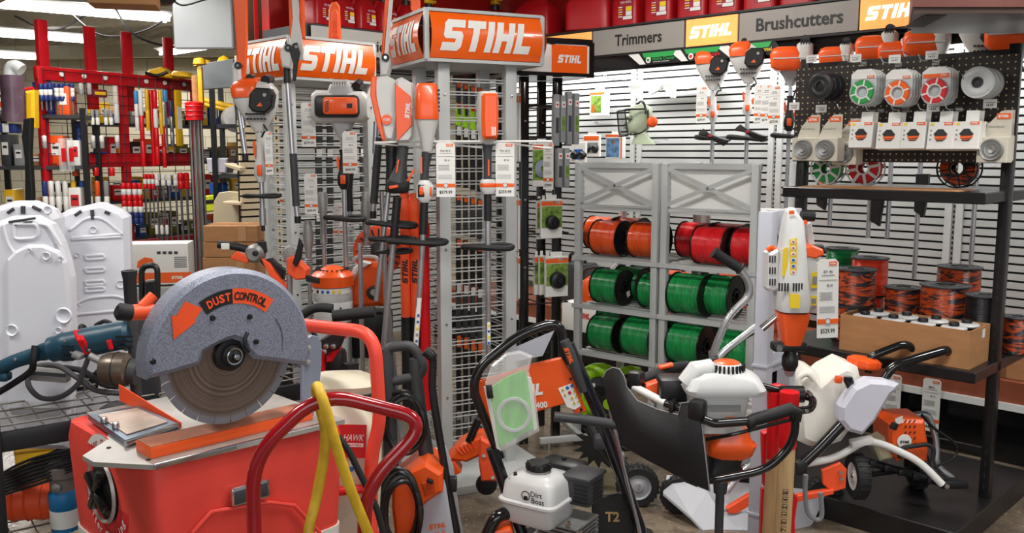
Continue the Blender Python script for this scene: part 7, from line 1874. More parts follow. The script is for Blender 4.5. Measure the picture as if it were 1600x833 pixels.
shape_thing('edger_attachment', 'orange guarded edger attachment with upright black blade beside the first one', 'edger', f, [
    ('gear_head', [('l', (457, 398, .02), [(0, -.04), (.04, -.035), (.05, 0), (.04, .04), (0, .04)], M_cast)]),
    ('orange_guard', [('p', [(447, 405), (456, 400), (466, 410), (480, 422), (478, 436), (462, 438), (448, 428)], -.06, .02, M_org, .006)]),
    ('blade', [('p', [(467, 372), (473, 382), (470, 405), (462, 418), (457, 412), (463, 390)], -.09, -.07, M_bk), ('p', [(476, 430), (498, 436), (498, 444), (478, 440)], -.06, -.03, M_bk)]),
    ('shaft', [('t', [(452, 430), (453, 470), (456, 735)], .014, M_alu)])])
f = Fr(524, 600, 4.6, 0); f = Fr(loc=(f.o.x, 4.6, 0), rz=0); c = f.q(524, 455); zt = f.q(524, 415).z
t = thing('pump_sprayer', 'white upright container with orange funnel lid below the left tower trimmer', 'sprayer', f)
zb_ = f.q(524, 500).z; m = MB(); m.lathe([(0, zb_), (.095, zb_), (.1, zb_+.02), (.1, zb_+.1), (.097, zb_+.105), (.1, zb_+.11), (.098, f.q(524, 447).z)], M_wh, (0, 0, 0), seg=36); m.box((0, .0, zb_/2), (.16, .16, zb_), M_gry, .01)
m.text('HL', (.04, -.101, f.q(524, 484).z), .04, M_ink, ry=-90, w=.06, bold=.03); m.build('container', t)
m = MB(); za = f.q(524, 447).z; zc_ = f.q(524, 430).z; m.lathe([(.1, za), (.108, za+.004), (.11, zc_), (.09, zc_+.02), (.05, zc_+.04), (.03, zt), (.0, zt)], M_or, seg=36)
for k in range(18): a = k*PI/9; m.box((math.cos(a)*.075, math.sin(a)*.075, zc_+.033), (.03, .008, .004), M_bk, rz=math.degrees(a), ry=0)
m.build('orange_lid', t)
m = MB(); zz_ = (za+f.q(524, 440).z)/2+.01
m.lathe([(.1005, za-.03), (.1015, za-.03), (.1015, za-.003)], M_pap, seg=36, a0=200, a1=340)
for k, c_ in enumerate([M_ink, M_bink, M_bink, M_yink, M_yink]): a = R(235+k*16); m.disc((math.cos(a)*.103, math.sin(a)*.103, za-.017), .009, c_, h=.002, seg=10)
m.build('pictogram_band', t)
f = Fr(loc=(Fr(575, 600, 4.75, 0).o.x, 4.75, 0), rz=0)
shape_thing('backpack_blower', 'orange backpack blower engine with black round cap, right of the white container', 'blower', f, [
    ('engine_cover', [('p', [(549, 425), (560, 410), (592, 412), (600, 440), (600, 478), (548, 482)], -.08, .1, M_or, .02)]),
    ('white_shroud', [('p', [(547, 432), (552, 418), (566, 408), (580, 412), (560, 424), (552, 440)], -.1, -.04, M_wh, .008)]),
    ('round_cap', [('l', (584, 457, -.1), [(0, -.03), (.03, -.03), (.036, -.02), (.036, 0)], M_bk), ('l', (584, 457, -.132), [(0, -.002), (.018, -.002), (.018, 0)], M_inkg)]),
    ('carry_frame', [('t', [(552, 408, .05), (560, 402, .05), (585, 402, .05), (592, 410, .05)], .012, M_gry), ('b', (574, 520, .05), (.26, .2, .25), M_bk, .02), ('t', [(556, 500, 0), (556, 600, 0)], .012, M_gry), ('t', [(596, 500, 0), (596, 600, 0)], .012, M_gry)])])
f = Fr(loc=(Fr(583, 400, 4.9, 0).o.x, 4.9, Fr(583, 400, 4.9, 0).o.z), rz=10)
t = thing('fan_guard', 'red-orange round slotted fan cover hanging behind the loop handles', 'fan cover', f)
m = MB(); c = f.q(592, 392); m.lathe([(.06, -.01), (.13, 0), (.14, .01), (.13, .015)], M_org, tuple(c), 'Y', 36)
for k in range(20): a = k*PI/10; m.box((c.x+math.cos(a)*.1, c.y-.012, c.z+math.sin(a)*.1), (.05, .006, .008), M_bk, ry=-math.degrees(a))
m.build('slotted_cover', t); m = MB(); m.lathe([(0, -.03), (.05, -.02), (.06, 0)], M_gr, tuple(c), 'Y', 24); m.build('hub', t)
for i, (px, y0, py, r_) in enumerate([(700, 350, 600, .012), (565, 380, 600, .012), (600, 300, 560, .012), (607, 480, 600, .012)][1:]):
    f = Fr(loc=(Fr(px, 500, 4.35, 0).o.x, 4.35, 0), rz=0); m = MB(); z0_, z1_ = f.q(px, py).z, f.q(px, y0).z; m.cyl((0.03*i, 0, 0.02), (0, 0, z1_), r_, M_alu, 12); m.cyl((0.03*i, 0, .0), (.03*i, 0, .06), .02, M_bk, 12); solo(m, 'tool_shaft', 'thin silver tool shaft standing on the floor, ' + ['left of the orange tubes', 'in front of the power heads', 'behind the small pressure washer'][i], 'tool shaft', f)
# black handled walk-behind parts and cables right behind the saw
f = Fr(loc=(Fr(520, 560, 3.3, 0).o.x, 3.3, 0), rz=0)
shape_thing('power_trowel', 'black and red machine head with twin black grips behind the masonry saw', 'machine', f, [
    ('grip', [('t', [(520, 494), (560, 490), (586, 487)], .022, M_bkr)]),
    ('rear_grip', [('t', [(462, 500, .1), (490, 482, .1), (520, 482, .1)], .018, M_bkr), ('t', [(470, 506), (500, 510), (525, 506)], .014, M_bkr)]),
    ('bracket', [('p', [(500, 532), (520, 520), (540, 522), (530, 545), (512, 552), (504, 550)], -.05, .0, M_bk), ('l', (510, 541, -.05), [(0, -.01), (.01, -.008), (.012, 0)], M_chr), ('l', (507, 549, -.05), [(0, -.01), (.01, -.008), (.012, 0)], M_chr), ('l', (521, 541, -.05), [(0, -.01), (.01, -.008), (.012, 0)], M_chr)]),
    ('red_lever', [('p', [(496, 552), (508, 552), (506, 594), (496, 594)], -.03, 0, M_redb), ('p', [(510, 556), (530, 535), (532, 545), (518, 566), (510, 566)], -.04, -.01, M_redb), ('p', [(532, 516), (538, 514), (540, 530), (532, 528)], -.03, .0, M_redb)]),
    ('body', [('b', (520, 585, .08), (.1, .1, .2), M_bk, .02), ('t', [(470, 505, -.05), (490, 520, -.05), (500, 545, -.05)], .008, M_bk), ('b', (520, 700, .08), (.1, .1, .55), M_bk, .02)])])

# ================================================================ LEFT FOREGROUND: moulded panels, wire shelf, power tools
M_mold = mat('moulded_white_plastic', 'DADBE2', .38, var=.02, bump=.03, bs=200)
def sled(label, Y, outline, inner, extra, rz=0):
    px = sum(p[0] for p in outline)/len(outline)
    f = Fr(loc=(Fr(px, 500, Y, 0).o.x, Y, 0), rz=rz)
    t = thing('moulded_panel', label, 'moulded panel', f, 'white moulded plastic panels standing at the left')
    o = f.p2(outline); o = [(x, max(z, .02)) for x, z in o]
    m = MB(); m.prism(o, -.03, .05, M_mold, bev=.02); m.build('shell', t)
    if inner: m = MB(); m.prism(f.p2(inner, -.03), -.045, -.02, M_mold, bev=.01); m.build('raised_field', t)
    m = MB()
    for k in extra:
        if k[0] == 's': m.tube([tuple(f.q(*k[1], -.031)), tuple(f.q(*k[2], -.031))], k[3], M_gr, 8)
        if k[0] == 'c': c = f.q(*k[1], -.046 if inner else -.031); r_ = k[2]; m.lathe([(r_*1.15, 0), (r_, -.006), (r_*.8, -.002), (r_*.7, .0), (0, .0)], M_mold, tuple(c), 'Y', 24)
        if k[0] == 'r': m.tube(fillet([tuple(f.q(*p, -.03)) for p in k[1]], .03), .006, M_mold, 8)
    m.build('moulded_details', t)
sled('white moulded panel with ribs, standing right of the other two', 3.35, [(93, 336), (108, 327), (150, 317), (162, 316), (192, 328), (203, 338), (205, 404), (207, 476), (200, 700), (118, 700), (110, 560), (96, 400)], None,
     [('s', (117, 337), (127, 330), .006), ('s', (144, 328), (145, 343), .007), ('s', (164, 331), (172, 334), .006), ('c', (146, 359), .012), ('c', (121, 398), .008), ('c', (189, 444), .014), ('c', (117, 458), .008), ('c', (121, 478), .01), ('r', [(110, 360), (135, 340), (160, 340), (190, 365), (190, 366), (112, 372)]), ('r', [(112, 374), (190, 370)])]+[('r', [(133, 400+i*10), (162, 398+i*10), (164, 404+i*10), (135, 406+i*10), (133, 400+i*10)]) for i in (0, 2, 4, 5)]+[('r', [(118, 475), (140, 465), (180, 462), (198, 468)]), ('r', [(116, 492), (198, 484)])], 12)
sled('white moulded panel behind, its slotted top showing above the front one', 3.2, [(-20, 330), (0, 322), (25, 314), (54, 314), (86, 327), (96, 340), (98, 700), (-20, 700)], None,
     [('s', (12, 333), (22, 326), .006), ('s', (36, 322), (36, 334), .008), ('s', (51, 323), (64, 329), .006), ('c', (75, 328), .013)], 5)
sled('front white moulded panel with arched field and handle cut-outs at far left', 2.95, [(-30, 360), (2, 345), (20, 338), (57, 337), (83, 350), (98, 378), (108, 410), (113, 433), (115, 512), (112, 700), (-30, 700)], [(14, 480), (13, 405), (25, 392), (45, 382), (70, 382), (95, 392), (106, 410), (110, 450), (112, 512), (110, 640), (14, 640)],
     [('s', (14, 347), (55, 341), .004), ('s', (20, 352), (50, 347), .004), ('c', (100, 493), .024), ('c', (19, 516), .018), ('c', (92, 516), .01), ('c', (73, 400), .012), ('c', (47, 391), .006), ('c', (95, 404), .008), ('r', [(22, 350), (22, 372), (30, 374), (60, 372), (60, 350), (22, 350)]), ('r', [(62, 350), (75, 352), (96, 384)]), ('r', [(5, 352), (12, 380), (22, 395)])], 3)
# sockets and U bracket beyond the panels
f = Fr(205, 480, 2.75, 0); m = MB(); m.lathe([(.0, 0), (.019, 0), (.02, .09), (.024, .11), (.024, .115), (.016, .116), (.014, .05)], M_bkr, seg=22); m.cyl((0, 0, -.5), (0, 0, 0), .016, M_gr, 14); solo(m, 'handle_socket', 'black rubber flared grip standing up left of the saw guard', 'grip', Fr(loc=f.o+V((0, 0, 0)), rz=0))
f = Fr(232, 480, 3.0, 0); m = MB(); m.tube(fillet([tuple(f.q(222, 470)), tuple(f.q(221, 416)), tuple(f.q(246, 414)), tuple(f.q(246, 470))], .05), .01, M_bk, 10); m.prism(f.p2([(229, 438), (246, 436), (248, 480), (230, 480)]), -.02, .02, M_bk, bev=.006); m.box(tuple(f.q(236, 600)), (.06, .04, .5), M_gr, .01); solo(m, 'carrying_bracket', 'black U-shaped handle bracket left of the saw guard', 'bracket', f)
f = Fr(248, 440, 5.3, 10); t = thing('product_box', 'white and orange printed product carton behind the saw guard', 'box', f)
m = MB(); m.box(tuple(f.q(250, 410)), (.36, .2, .24), M_pap, .003); m.build('carton', t)
m = MB(); c = f.q(250, 434, -.1); m.box((c.x, -.102, c.z), (.355, .004, .06), M_ored); m.logo((c.x+.1, -.105, c.z), .07, .018, M_pap); m.prism(f.p2([(216, 408), (226, 402), (238, 404), (242, 416), (228, 420), (214, 418)], -.1), -.106, -.1, M_ored)
for k in range(4): c = f.q(248+k*9, 395, -.102); m.box(tuple(c), (.02, .003, .016), M_gr)
for k in range(6): c = f.q(282, 402+k*3, -.102); m.box(tuple(c), (.07, .002, .004), M_gr)
m.build('printed_front', t)
m = MB(); m.box(tuple(f.q(250, 470)), (.5, .3, .2), mat('grey_floor_platform', '9A9A96', .5), .004); m.v = [(x, y, z if z > f.q(250, 470).z else -f.o.z) for x, y, z in m.v]; solo(m, 'display_plinth', 'grey plinth under the white and orange carton', 'plinth', f)

# wire shelf
ZS = .72
SH = Fr(loc=(lambda p: (p.x, p.y, 0))(Fr(10, 672, None, 0, z=ZS).o), rz=37)
t = thing('wire_shelf', 'black wire grid shelf unit at the lower left holding old power tools', 'shelf', SH)
M_sh = mat('shelf_black_paint', '16161A', .4, var=.2); M_wire = mat('worn_wire', '7C7A74', .4, metal=.5, var=.2)
for z in (ZS, .28):
    m = MB()
    for y in (0, .62): m.box((.55, y, z-.035), (1.2, .02, .06), M_sh, .002)
    for x in (-.04, 1.14): m.box((x, .31, z-.035), (.02, .62, .06), M_sh, .002)
    m.build('beam', t)
    m = MB()
    for k in range(16): m.cyl((-.05+k*.075, 0, z), (-.05+k*.075, .62, z), .0028, M_wire, 6)
    for k in range(7): m.cyl((-.05, .04+k*.09, z+.003), (1.15, .04+k*.09, z+.003), .0034, M_wire, 6)
    m.build('wire_deck', t)
for x in (-.04, 1.14):
    for y in (0, .62):
        m = MB(); m.box((x, y, .4), (.045, .045, .8 if y else .72), M_sh, .002)
        for k in range(9): m.lathe([(0, -.003), (.01, -.002), (.011, 0)], M_chr if k in (7, 8) else M_dark, (x, y-.023, .08+k*.075), 'Y', 12)
        m.build('post', t)
def onsh(x, y, z=ZS): return Matrix.Rotation(R(37), 3, 'Z') @ V((x, y, z))+SH.o
f = Fr(loc=(Fr(110, 560, 2.75, 0).o.x, 2.75, ZS+.01), rz=0); q_ = lambda x, y, d=0: tuple(f.q(x, y, d))
M_teal = mat('dark_teal_plastic', '1D4356', .4, var=.15)
t = thing('angle_grinder', 'dark teal long-bodied angle grinder lying on the wire shelf', 'angle grinder', f)
m = MB(); m.tube(spline([q_(-8, 580), q_(20, 566), q_(50, 556), q_(75, 548), q_(92, 544), q_(115, 540), q_(140, 534), q_(165, 529), q_(185, 525), q_(206, 521)], 3), [.018]+[.022]*4+[.023]*3+[.028]*2+[.04]*3+[.046]*8+[.045]*6+[.034], M_teal, 20); m.box(q_(6, 588), (.04, .04, .03), M_teal, .01); m.build('body', t)
m = MB(); m.tube([q_(118, 519, -.01), q_(124, 532, -.05), q_(136, 552, -.03)], .008, M_redb, 8); m.tube([q_(124, 518, -.01), q_(130, 532, -.05), q_(142, 550, -.03)], .007, M_redb, 8); m.tube([q_(170, 532, -.05), q_(174, 545, -.045)], .008, M_redb, 8); m.build('red_bands', t)
m = MB()
for r_ in range(5): 
    m.box(q_(106, 541+r_*5.5, -.045), (.035, .006, .004), M_bk)
for r_ in range(3): m.box(q_(194, 526+r_*8, -.043), (.05, .006, .006), M_bk)
m.build('vent_slots', t)
m = MB()
for a in ((102, 533), (24, 562), (140, 547)): c = f.q(*a, -.045 if a[0] > 50 else -.022); m.lathe([(0, -.004), (.005, -.003), (.006, 0)], M_chr, tuple(c), 'Y', 10)
m.build('screw', t)
f2 = Fr(loc=(Fr(185, 580, 2.7, 0).o.x, 2.7, ZS+.01), rz=0); q_ = lambda x, y, d=0: tuple(f2.q(x, y, d))
t = thing('electric_motor', 'worn brown-grey metal motor housing on the wire shelf beside the saw', 'motor', f2)
m = MB(); a, b = V(q_(158, 577)), V(q_(204, 577)); m.tube([tuple(a+(b-a)*k) for k in (0, .08, .3, .55, .58, .9, 1)], [.03, .045, .052, .053, .053, .05, .035], mat('worn_bronze_metal', '6F6459', .35, metal=.6, var=.3, bump=.1), 26); m.cyl(tuple(a+(b-a)*.54), tuple(a+(b-a)*.57), .0545, M_bk, 26); m.box((0, 0, .02), (.1, .08, .04), M_gr, .006); m.build('casing', t)
m = MB(); m.cyl(q_(204, 580), q_(216, 582), .04, M_gr, 20); m.cyl(q_(140, 556), q_(160, 566), .012, M_cast, 10); m.box(q_(122, 555), (.03, .03, .02), M_cast, .005, ry=25); m.cyl(q_(110, 550), q_(124, 556), .005, M_chr, 8); m.build('end_fittings', t)
f3 = Fr(loc=onsh(.12, .12), rz=0); q_ = lambda x, y, d=0: tuple(f3.q(x, y, d)); m = MB(); 
m.tube(spline([q_(55, 540, -.05), q_(52, 565, -.06), q_(48, 580, -.04), q_(20, 600, 0), q_(0, 612, .02), q_(-15, 622, .02)]), .0105, M_bkr, 10); solo(m, 'tool_cable', 'thick black cable running off the shelf to the left edge', 'cable', f3)
f3 = Fr(loc=onsh(.3, .1), rz=0); q_ = lambda x, y, d=0: tuple(f3.q(x, y, d)); m = MB()
m.tube(spline([q_(200, 545, -.0), q_(175, 541, -.02), q_(145, 550, -.03), q_(132, 575, -.04), q_(122, 600, -.05), q_(95, 620, -.06), q_(65, 622, -.06), q_(46, 605, -.05), q_(45, 585, -.03), q_(60, 572, -.0), q_(90, 572, .0), q_(120, 590, -.02), q_(150, 610, -.02), q_(190, 615, .0)]), .0085, mat('dusty_cable_rubber', '4A494B', .7, var=.15), 10)
m.tube(spline([q_(130, 540, -.06), q_(126, 512, -.05), q_(132, 513, .0), q_(132, 530, .03)]), .008, M_bkr, 8); m.tube(spline([q_(150, 508, .03), q_(165, 502, -.02), q_(178, 512, -.05), q_(182, 538, -.05)]), .007, M_bkr, 8)
m.tube(spline([q_(100, 575, .03), q_(130, 580, .0), q_(160, 600, -.02), q_(185, 604, 0)]), .01, M_bkr, 8); solo(m, 'tool_cable', 'grey rubber cable coiled over the grinder and the wire deck', 'cable', f3)
f3 = Fr(loc=onsh(.22, .2, ZS+.012), rz=5); m = MB(); a, b = f3.q(48, 588, -.02), f3.q(108, 580, -.02); m.box(tuple((a+b)/2), ((b-a).length, .04, .045), M_saws, .004, ry=6); m.box(tuple((a+b)/2+V((0, -.022, .004))), ((b-a).length*.96, .004, .012), M_gr, ry=6); solo(m, 'steel_fixture', 'grey slotted steel bar lying on the wire shelf', 'steel bar', f3)
f3 = Fr(loc=onsh(.38, .12, ZS+.012), rz=0); q_ = lambda x, y, d=0: tuple(f3.q(x, y, d)); m = MB(); m.cyl(q_(148, 580, -.06), q_(182, 606, -.05), .009, M_bk, 10); m.cyl(q_(156, 584, -.064), q_(160, 588, -.064), .0105, M_redb, 10); m.tube(spline([q_(135, 600, -.05), q_(132, 612, -.05), q_(142, 622, -.05), q_(146, 626, -.05)]), .004, M_cast, 7); solo(m, 'soldering_tool', 'small black pen-like tool with red band on the cables', 'hand tool', f3)
# lower shelf contents
zl = .285
P_ = Fr(46, 800, None, 0, z=zl).o; f3 = Fr(loc=(P_.x-.05, P_.y+.16, zl), rz=25); m = MB(); m.box((0, 0, .115), (.13, .14, .23), M_yel, .01); m.box((0, 0, .19), (.134, .144, .012), mat('dark_yellow', 'A97F14', .5), .003); m.box((0, -.072, .1), (.05, .006, .03), M_bk, .003); solo(m, 'tool_case', 'yellow plastic case on the lower wire shelf', 'tool case', f3)
f3 = Fr(loc=Fr(58, 812, None, 0, z=zl).o, rz=12)
t = thing('shop_vacuum', 'orange-red ribbed plastic machine body on the lower wire shelf', 'machine', f3)
m = MB(); m.tube([(-.1, 0, .068), (-.07, 0, .068), (-.03, 0, .068), (.02, 0, .068), (.06, 0, .068), (.075, 0, .068)], [.05, .064, .062, .066, .064, .05], M_org, 28)
for x in (-.06, -.02, .03): m.lathe([(.064, -.004), (.068, 0), (.064, .004)], M_org, (x, 0, .068), 'X', 28)
m.build('body', t); m = MB(); m.cyl((.075, 0, .068), (.095, 0, .068), .045, M_cast, 24); m.build('metal_collar', t)
f3 = Fr(loc=onsh(.14, -.0, .45), rz=15); m = MB()
for k in range(8): m.tube(spline([(-.34, .05, -.06+.004*k), (-.2, .02+.008*k, -.02+.01*k), (-.06, -.02, .03+.012*k), (.06, .0, .08+.006*k), (.13, .06, .1), (.1, .13, .07+.006*k), (-.05, .12, .02+.01*k), (-.25, .1, -.05+.008*k)]), .005, M_bkr, 7)
m.v = [(x, y+.2, z) for x, y, z in m.v]; solo(m, 'cable_bundle', 'bundle of black cables draped over the lower shelf contents', 'cable bundle', f3)
f3 = Fr(loc=Fr(103, 826, None, 0, z=zl).o, rz=0)
t = thing('coolant_pump', 'blue cylindrical tool with worn grey cap and paper label, lower shelf', 'pump', f3)
m = MB(); m.lathe([(0, 0), (.044, 0), (.045, .08), (.047, .085), (.047, .13), (.04, .14)], M_blu and mat('worn_blue_paint', '1C6FA4', .45, var=.15), seg=30); m.lathe([(.0455, .015), (.0465, .015), (.0465, .075), (.0455, .075)], M_pap, seg=30); m.build('body', t)
m = MB(); m.lathe([(.04, .14), (.04, .18), (.044, .182), (.05, .188), (.05, .222), (.043, .228), (0, .228)], mat('worn_cap', '7A706C', .6, var=.2, bump=.2), seg=30); m.lathe([(0, -.052), (.015, -.048), (.017, -.04)], M_cast, (.0, 0, .16), 'Y', 16); m.build('cap', t)
f3 = Fr(loc=onsh(.42, -.04, .02), rz=0); m = MB()
for k in range(9): m.tube([(.0+.1*(1+.05*(k % 2))*math.cos(a), .1*math.sin(a), .02+.035*k+.01*math.sin(2*a+k)) for a in [i*PI/12 for i in range(24)]], .01, M_bkr, 8, closed=True)
solo(m, 'cable_coil', 'heap of black cable coiled on the floor under the blue tool', 'cable coil', Fr(loc=(onsh(.42, -.12, 0).x-.0, onsh(.42, -.12, 0).y, .0), rz=0))

# ================================================================ RED RACK OF BITS, BACK LEFT
RK = Fr(loc=(lambda p: (p.x, p.y, 0))(Fr(62, 106, 7.5, 0).o), rz=63)
def onR(px, py, d=0): return Matrix.Rotation(R(63), 3, 'Z') @ RK.q(px, py, d)+RK.o
xr = RK.q(303, 130).x; xm = RK.q(189, 118).x; zt = RK.q(62, 106).z; zm = RK.q(62, 252).z; zl_ = RK.q(250, 380).z
t = thing('bit_rack', 'red steel rack with black wire grid hung with drill bits and chisels', 'tool rack', RK)
for x in (0, xm, xr):
    m = MB(); m.box((x, 0, zt/2), (.075, .05, zt), M_red, .004); m.build('post', t)
for z, h in ((zt-.04, .11), (zm, .12), (zl_, .1)):
    m = MB(); m.box((xr/2, 0, z), (xr+.09, .045, h), M_red, .004)
    if z == zt-.04:
        for px in (92, 127, 160, 224, 253, 283): x = RK.q(px, 115).x; m.lathe([(0, -.012), (.02, -.01), (.022, 0)], M_whs, (x, -.03, z), 'Y', 12)
    m.build('crossbar', t)
for px in (86, 160, 217, 281):
    x = RK.q(px, 100).x; m = MB(); m.box((x, .15, zt+.05), (.09, .05, .72), M_red, .003); m.build('upright', t)
m = MB()
for k in range(int(xr/.19)+1): m.cyl((k*.19, -.04, .2), (k*.19, -.04, zt), .004, M_bk, 5)
for k in range(24): m.cyl((0, -.045, .25+k*.085), (xr, -.045, .25+k*.085), .0035, M_bk, 5)
m.build('wire_grid', t)
m = MB(); m.box((xr/2, .25, .12), (xr, .6, .04), M_red, .004); m.build('bottom_shelf', t)
gR = 'tools hanging on the red rack'
hangn = 0
def hang(px, y0, y1, wpx, cols, label, cat='drill bit', name='drill_bit', rod=None, d=-.1, grp=gR, flat=False):
    """a hanging item: coloured head sections, optional steel rod down to rod"""
    global hangn
    hangn += 1
    P = onR(px, rod or y1, d); f = Fr(loc=P, rz=63); Y = P.y
    za = f.q(px, y0).z; zb_ = f.q(px, y1).z; r_ = wpx/F_PX*Y/2
    t = thing(name, label, cat, f, grp)
    m = MB(); n = len(cols)
    if flat: m.box((0, 0, (za+zb_)/2), (r_*2, .03, za-zb_), cols[0], .006); 
    if flat and n > 1: m.box((0, -.017, (za+zb_)/2), (r_*1.5, .003, (za-zb_)*.4), cols[1])
    if not flat:
        for k in range(n): a, b = za+(zb_-za)*k/n, za+(zb_-za)*(k+1)/n; m.lathe([(r_*.8, a), (r_, a-.006), (r_, b+.006), (r_*.85, b)], cols[k], seg=12)
        m.lathe([(0, za+.004), (r_*.8, za)], cols[0], seg=12)
    m.build('sleeve', t)
    if rod: m = MB(); m.cyl((0, 0, 0), (0, 0, zb_), r_*.4, M_stl, 8); m.build('steel_rod', t)
    return t
W_, B_, Rd, Y_, G_, O_ = M_pap, mat('navy_sleeve', '23346E', .4), M_redb, M_yel, M_inkg, M_or
for i, px in enumerate((66, 73, 80)): hang(px, 131, 158, 7, [B_, W_, B_], 'blue and white sleeved drill bit, %s of the three by the left post' % nth(i, 3), rod=172)
for i, px in enumerate((91, 99, 107, 115)): hang(px, 131, 158, 7.5, [B_, W_, W_, B_], 'blue and white sleeved drill bit, %s of four in the second cluster' % nth(i, 4), rod=182)
for i, px in enumerate((127, 140)): hang(px, 130, 148, 7, [M_clr, G_], 'small silver pack hung top centre of the rack, ' + nth(i, 2), 'tool pack', 'tool_pack')
hang(155, 140, 152, 26, [mat('maroon_pack', '6A2430', .4), Y_], 'dark maroon pack below the top bar, left of the clear bag', 'tool pack', 'tool_pack', flat=True)
hang(183, 134, 192, 8, [M_clr, M_frost], 'long clear bag hanging at the middle post of the red rack', 'plastic bag', 'parts_bag')
hang(125, 190, 232, 8, [B_, M_blu, B_, M_blu, B_], 'ribbed blue plug strip at the left of the rack', 'plug strip', 'plug_strip')
for i, px in enumerate((135, 145, 153, 166, 174)): hang(px, 172, 195, 6, [G_, W_], 'small grey and white bit pack in the middle row, ' + nth(i, 5), 'tool pack', 'tool_pack')
for i, px in enumerate((70, 132, 146, 160, 184)): hang(px, 212, 232, 7, [W_, G_], 'little white tool card above the red middle bar, ' + nth(i, 5), 'tool pack', 'tool_pack')
for i, px in enumerate((99, 111)): hang(px, 216, 268, 10, [M_clr, Rd], 'clear and red blister strip hanging over the middle bar, ' + nth(i, 2), 'blister pack', 'blister_strip', flat=True, d=-.2)
hang(215, 142, 204, 6, [mat('sky_sleeve', '3C8FC6', .4), W_, W_], 'pale blue and white tube at the start of the right-hand row', 'tool tube', 'tool_tube')
hang(225, 141, 260, 7, [W_, Rd, Rd], 'long red chisel, leftmost of the red ones', 'chisel', 'chisel'); hang(232, 140, 204, 6, [Y_, Y_], 'short yellow tube between red chisels', 'tool tube', 'tool_tube')
hang(241, 141, 260, 6, [Rd], 'long red chisel second from left', 'chisel', 'chisel', d=-.06); hang(247, 141, 258, 7, [Rd, W_, Rd, Rd], 'long red chisel with a white label in the middle of the row', 'chisel', 'chisel')
hang(253, 141, 210, 6, [Y_, Y_], 'yellow tube right of the labelled red chisel', 'tool tube', 'tool_tube'); hang(258, 165, 262, 6, [W_, Rd, Rd], 'red chisel hanging lowest in the row', 'chisel', 'chisel')
hang(262, 141, 160, 8, [mat('sky_sleeve'), ], 'light blue carded bit', rod=235); hang(270, 158, 230, 6, [B_, M_stl, M_stl], 'long steel bit with blue collar')
hang(281, 141, 228, 11, [Y_, W_], 'broad flat yellow sheath at the right end of the row', 'sheath', 'tool_sheath', flat=True)
for i, px in enumerate((72, 82, 93, 104, 117, 130, 142, 154, 168)): hang(px, 283, 330, 8, [[B_, W_, W_, W_, Y_, M_blu, G_, O_, G_][i], W_], 'bottle-like tube below the middle bar, ' + nth(i, 9), 'tool tube', 'tool_tube')
for i, px in enumerate((118, 136, 150, 175)): hang(px, 262, 275, 9, [[O_, O_, Rd, Rd][i]], 'small coloured pack just under the middle bar, ' + nth(i, 4), 'tool pack', 'tool_pack')
for i, px in enumerate((196, 204, 213, 221)): hang(px, 286, 350, 8, [Rd, W_, Rd, Rd, W_, B_, B_], 'red and white banded tube in the lower right cluster, ' + nth(i, 4), 'tool tube', 'tool_tube')
for i, px in enumerate((230, 236, 242)): hang(px, 272, 295, 6, [Rd, W_, Rd], 'steel bit with red and white cap, lower right, ' + nth(i, 3), rod=350)
for i, px in enumerate((250, 260, 269, 279)): hang(px, 272, 290, 7, [W_, W_], 'steel bit with white cap, lower right, ' + nth(i, 4), rod=382)
for i, px in enumerate((287, 296)): hang(px, 270, 295, 9, [Rd, Rd], 'steel bit with red cap, lower right, ' + nth(i, 2), rod=385)
for i, px in enumerate((246, 254, 262)): hang(px, 352, 366, 5, [W_], 'small white capped bit at the bottom of the red rack, ' + nth(i, 3), rod=378, d=-.16)
# bundle, poles, cardboard strip at the right end
f = Fr(loc=(lambda p: (p.x, p.y, 0))(Fr(305, 200, 6.9, 0).o), rz=0); t = thing('rod_bundle', 'long steel rods bundled under a red cap right of the red rack', 'steel rods', f)
m = MB(); zc_ = f.q(303, 188).z; m.lathe([(.03, zc_), (.065, zc_), (.068, zc_+.13), (.05, zc_+.14), (0, zc_+.14)], M_redb, (0, 0, 0), seg=20)
for k in range(3): m.lathe([(.068, zc_+.03+k*.035), (.072, zc_+.035+k*.035), (.068, zc_+.04+k*.035)], M_redb, seg=20)
m.build('cap', t)
for k in range(6): m = MB(); m.cyl((-.04+.018*k, .02*(k % 2), 0), (-.035+.015*k, .02*(k % 2), zc_+.02), .008, M_stl, 8); m.build('rod', t)
for px, y0, r_, mt, lab in ((314, 128, .014, M_stl, 'tall plain steel pole beside the red capped rods'), (309, 118, .03, M_card, 'narrow brown cardboard tube behind the red capped rods')):
    f = Fr(loc=(lambda p: (p.x, p.y, 0))(Fr(px, 200, 7.0, 0).o), rz=0); m = MB(); m.cyl((0, 0, 0), (0, 0, f.q(px, y0).z), r_, mt, 14); m.lathe([(r_, .0), (r_*1.1, .01), (r_, .04)], M_gr, seg=14); solo(m, 'pole' if r_ < .02 else 'cardboard_tube', lab, 'pole', f)
f = Fr(315, 165, 6.95, 0); m = MB(); m.box((0, 0, .14), (.035, .035, .3), M_yel, .005); m.lathe([(0, .36), (.04, .35), (.05, .31), (.02, .3)], M_yel, seg=16); solo(m, 'yellow_pole', 'yellow tool handle tip standing above the red rack', 'handle', f)
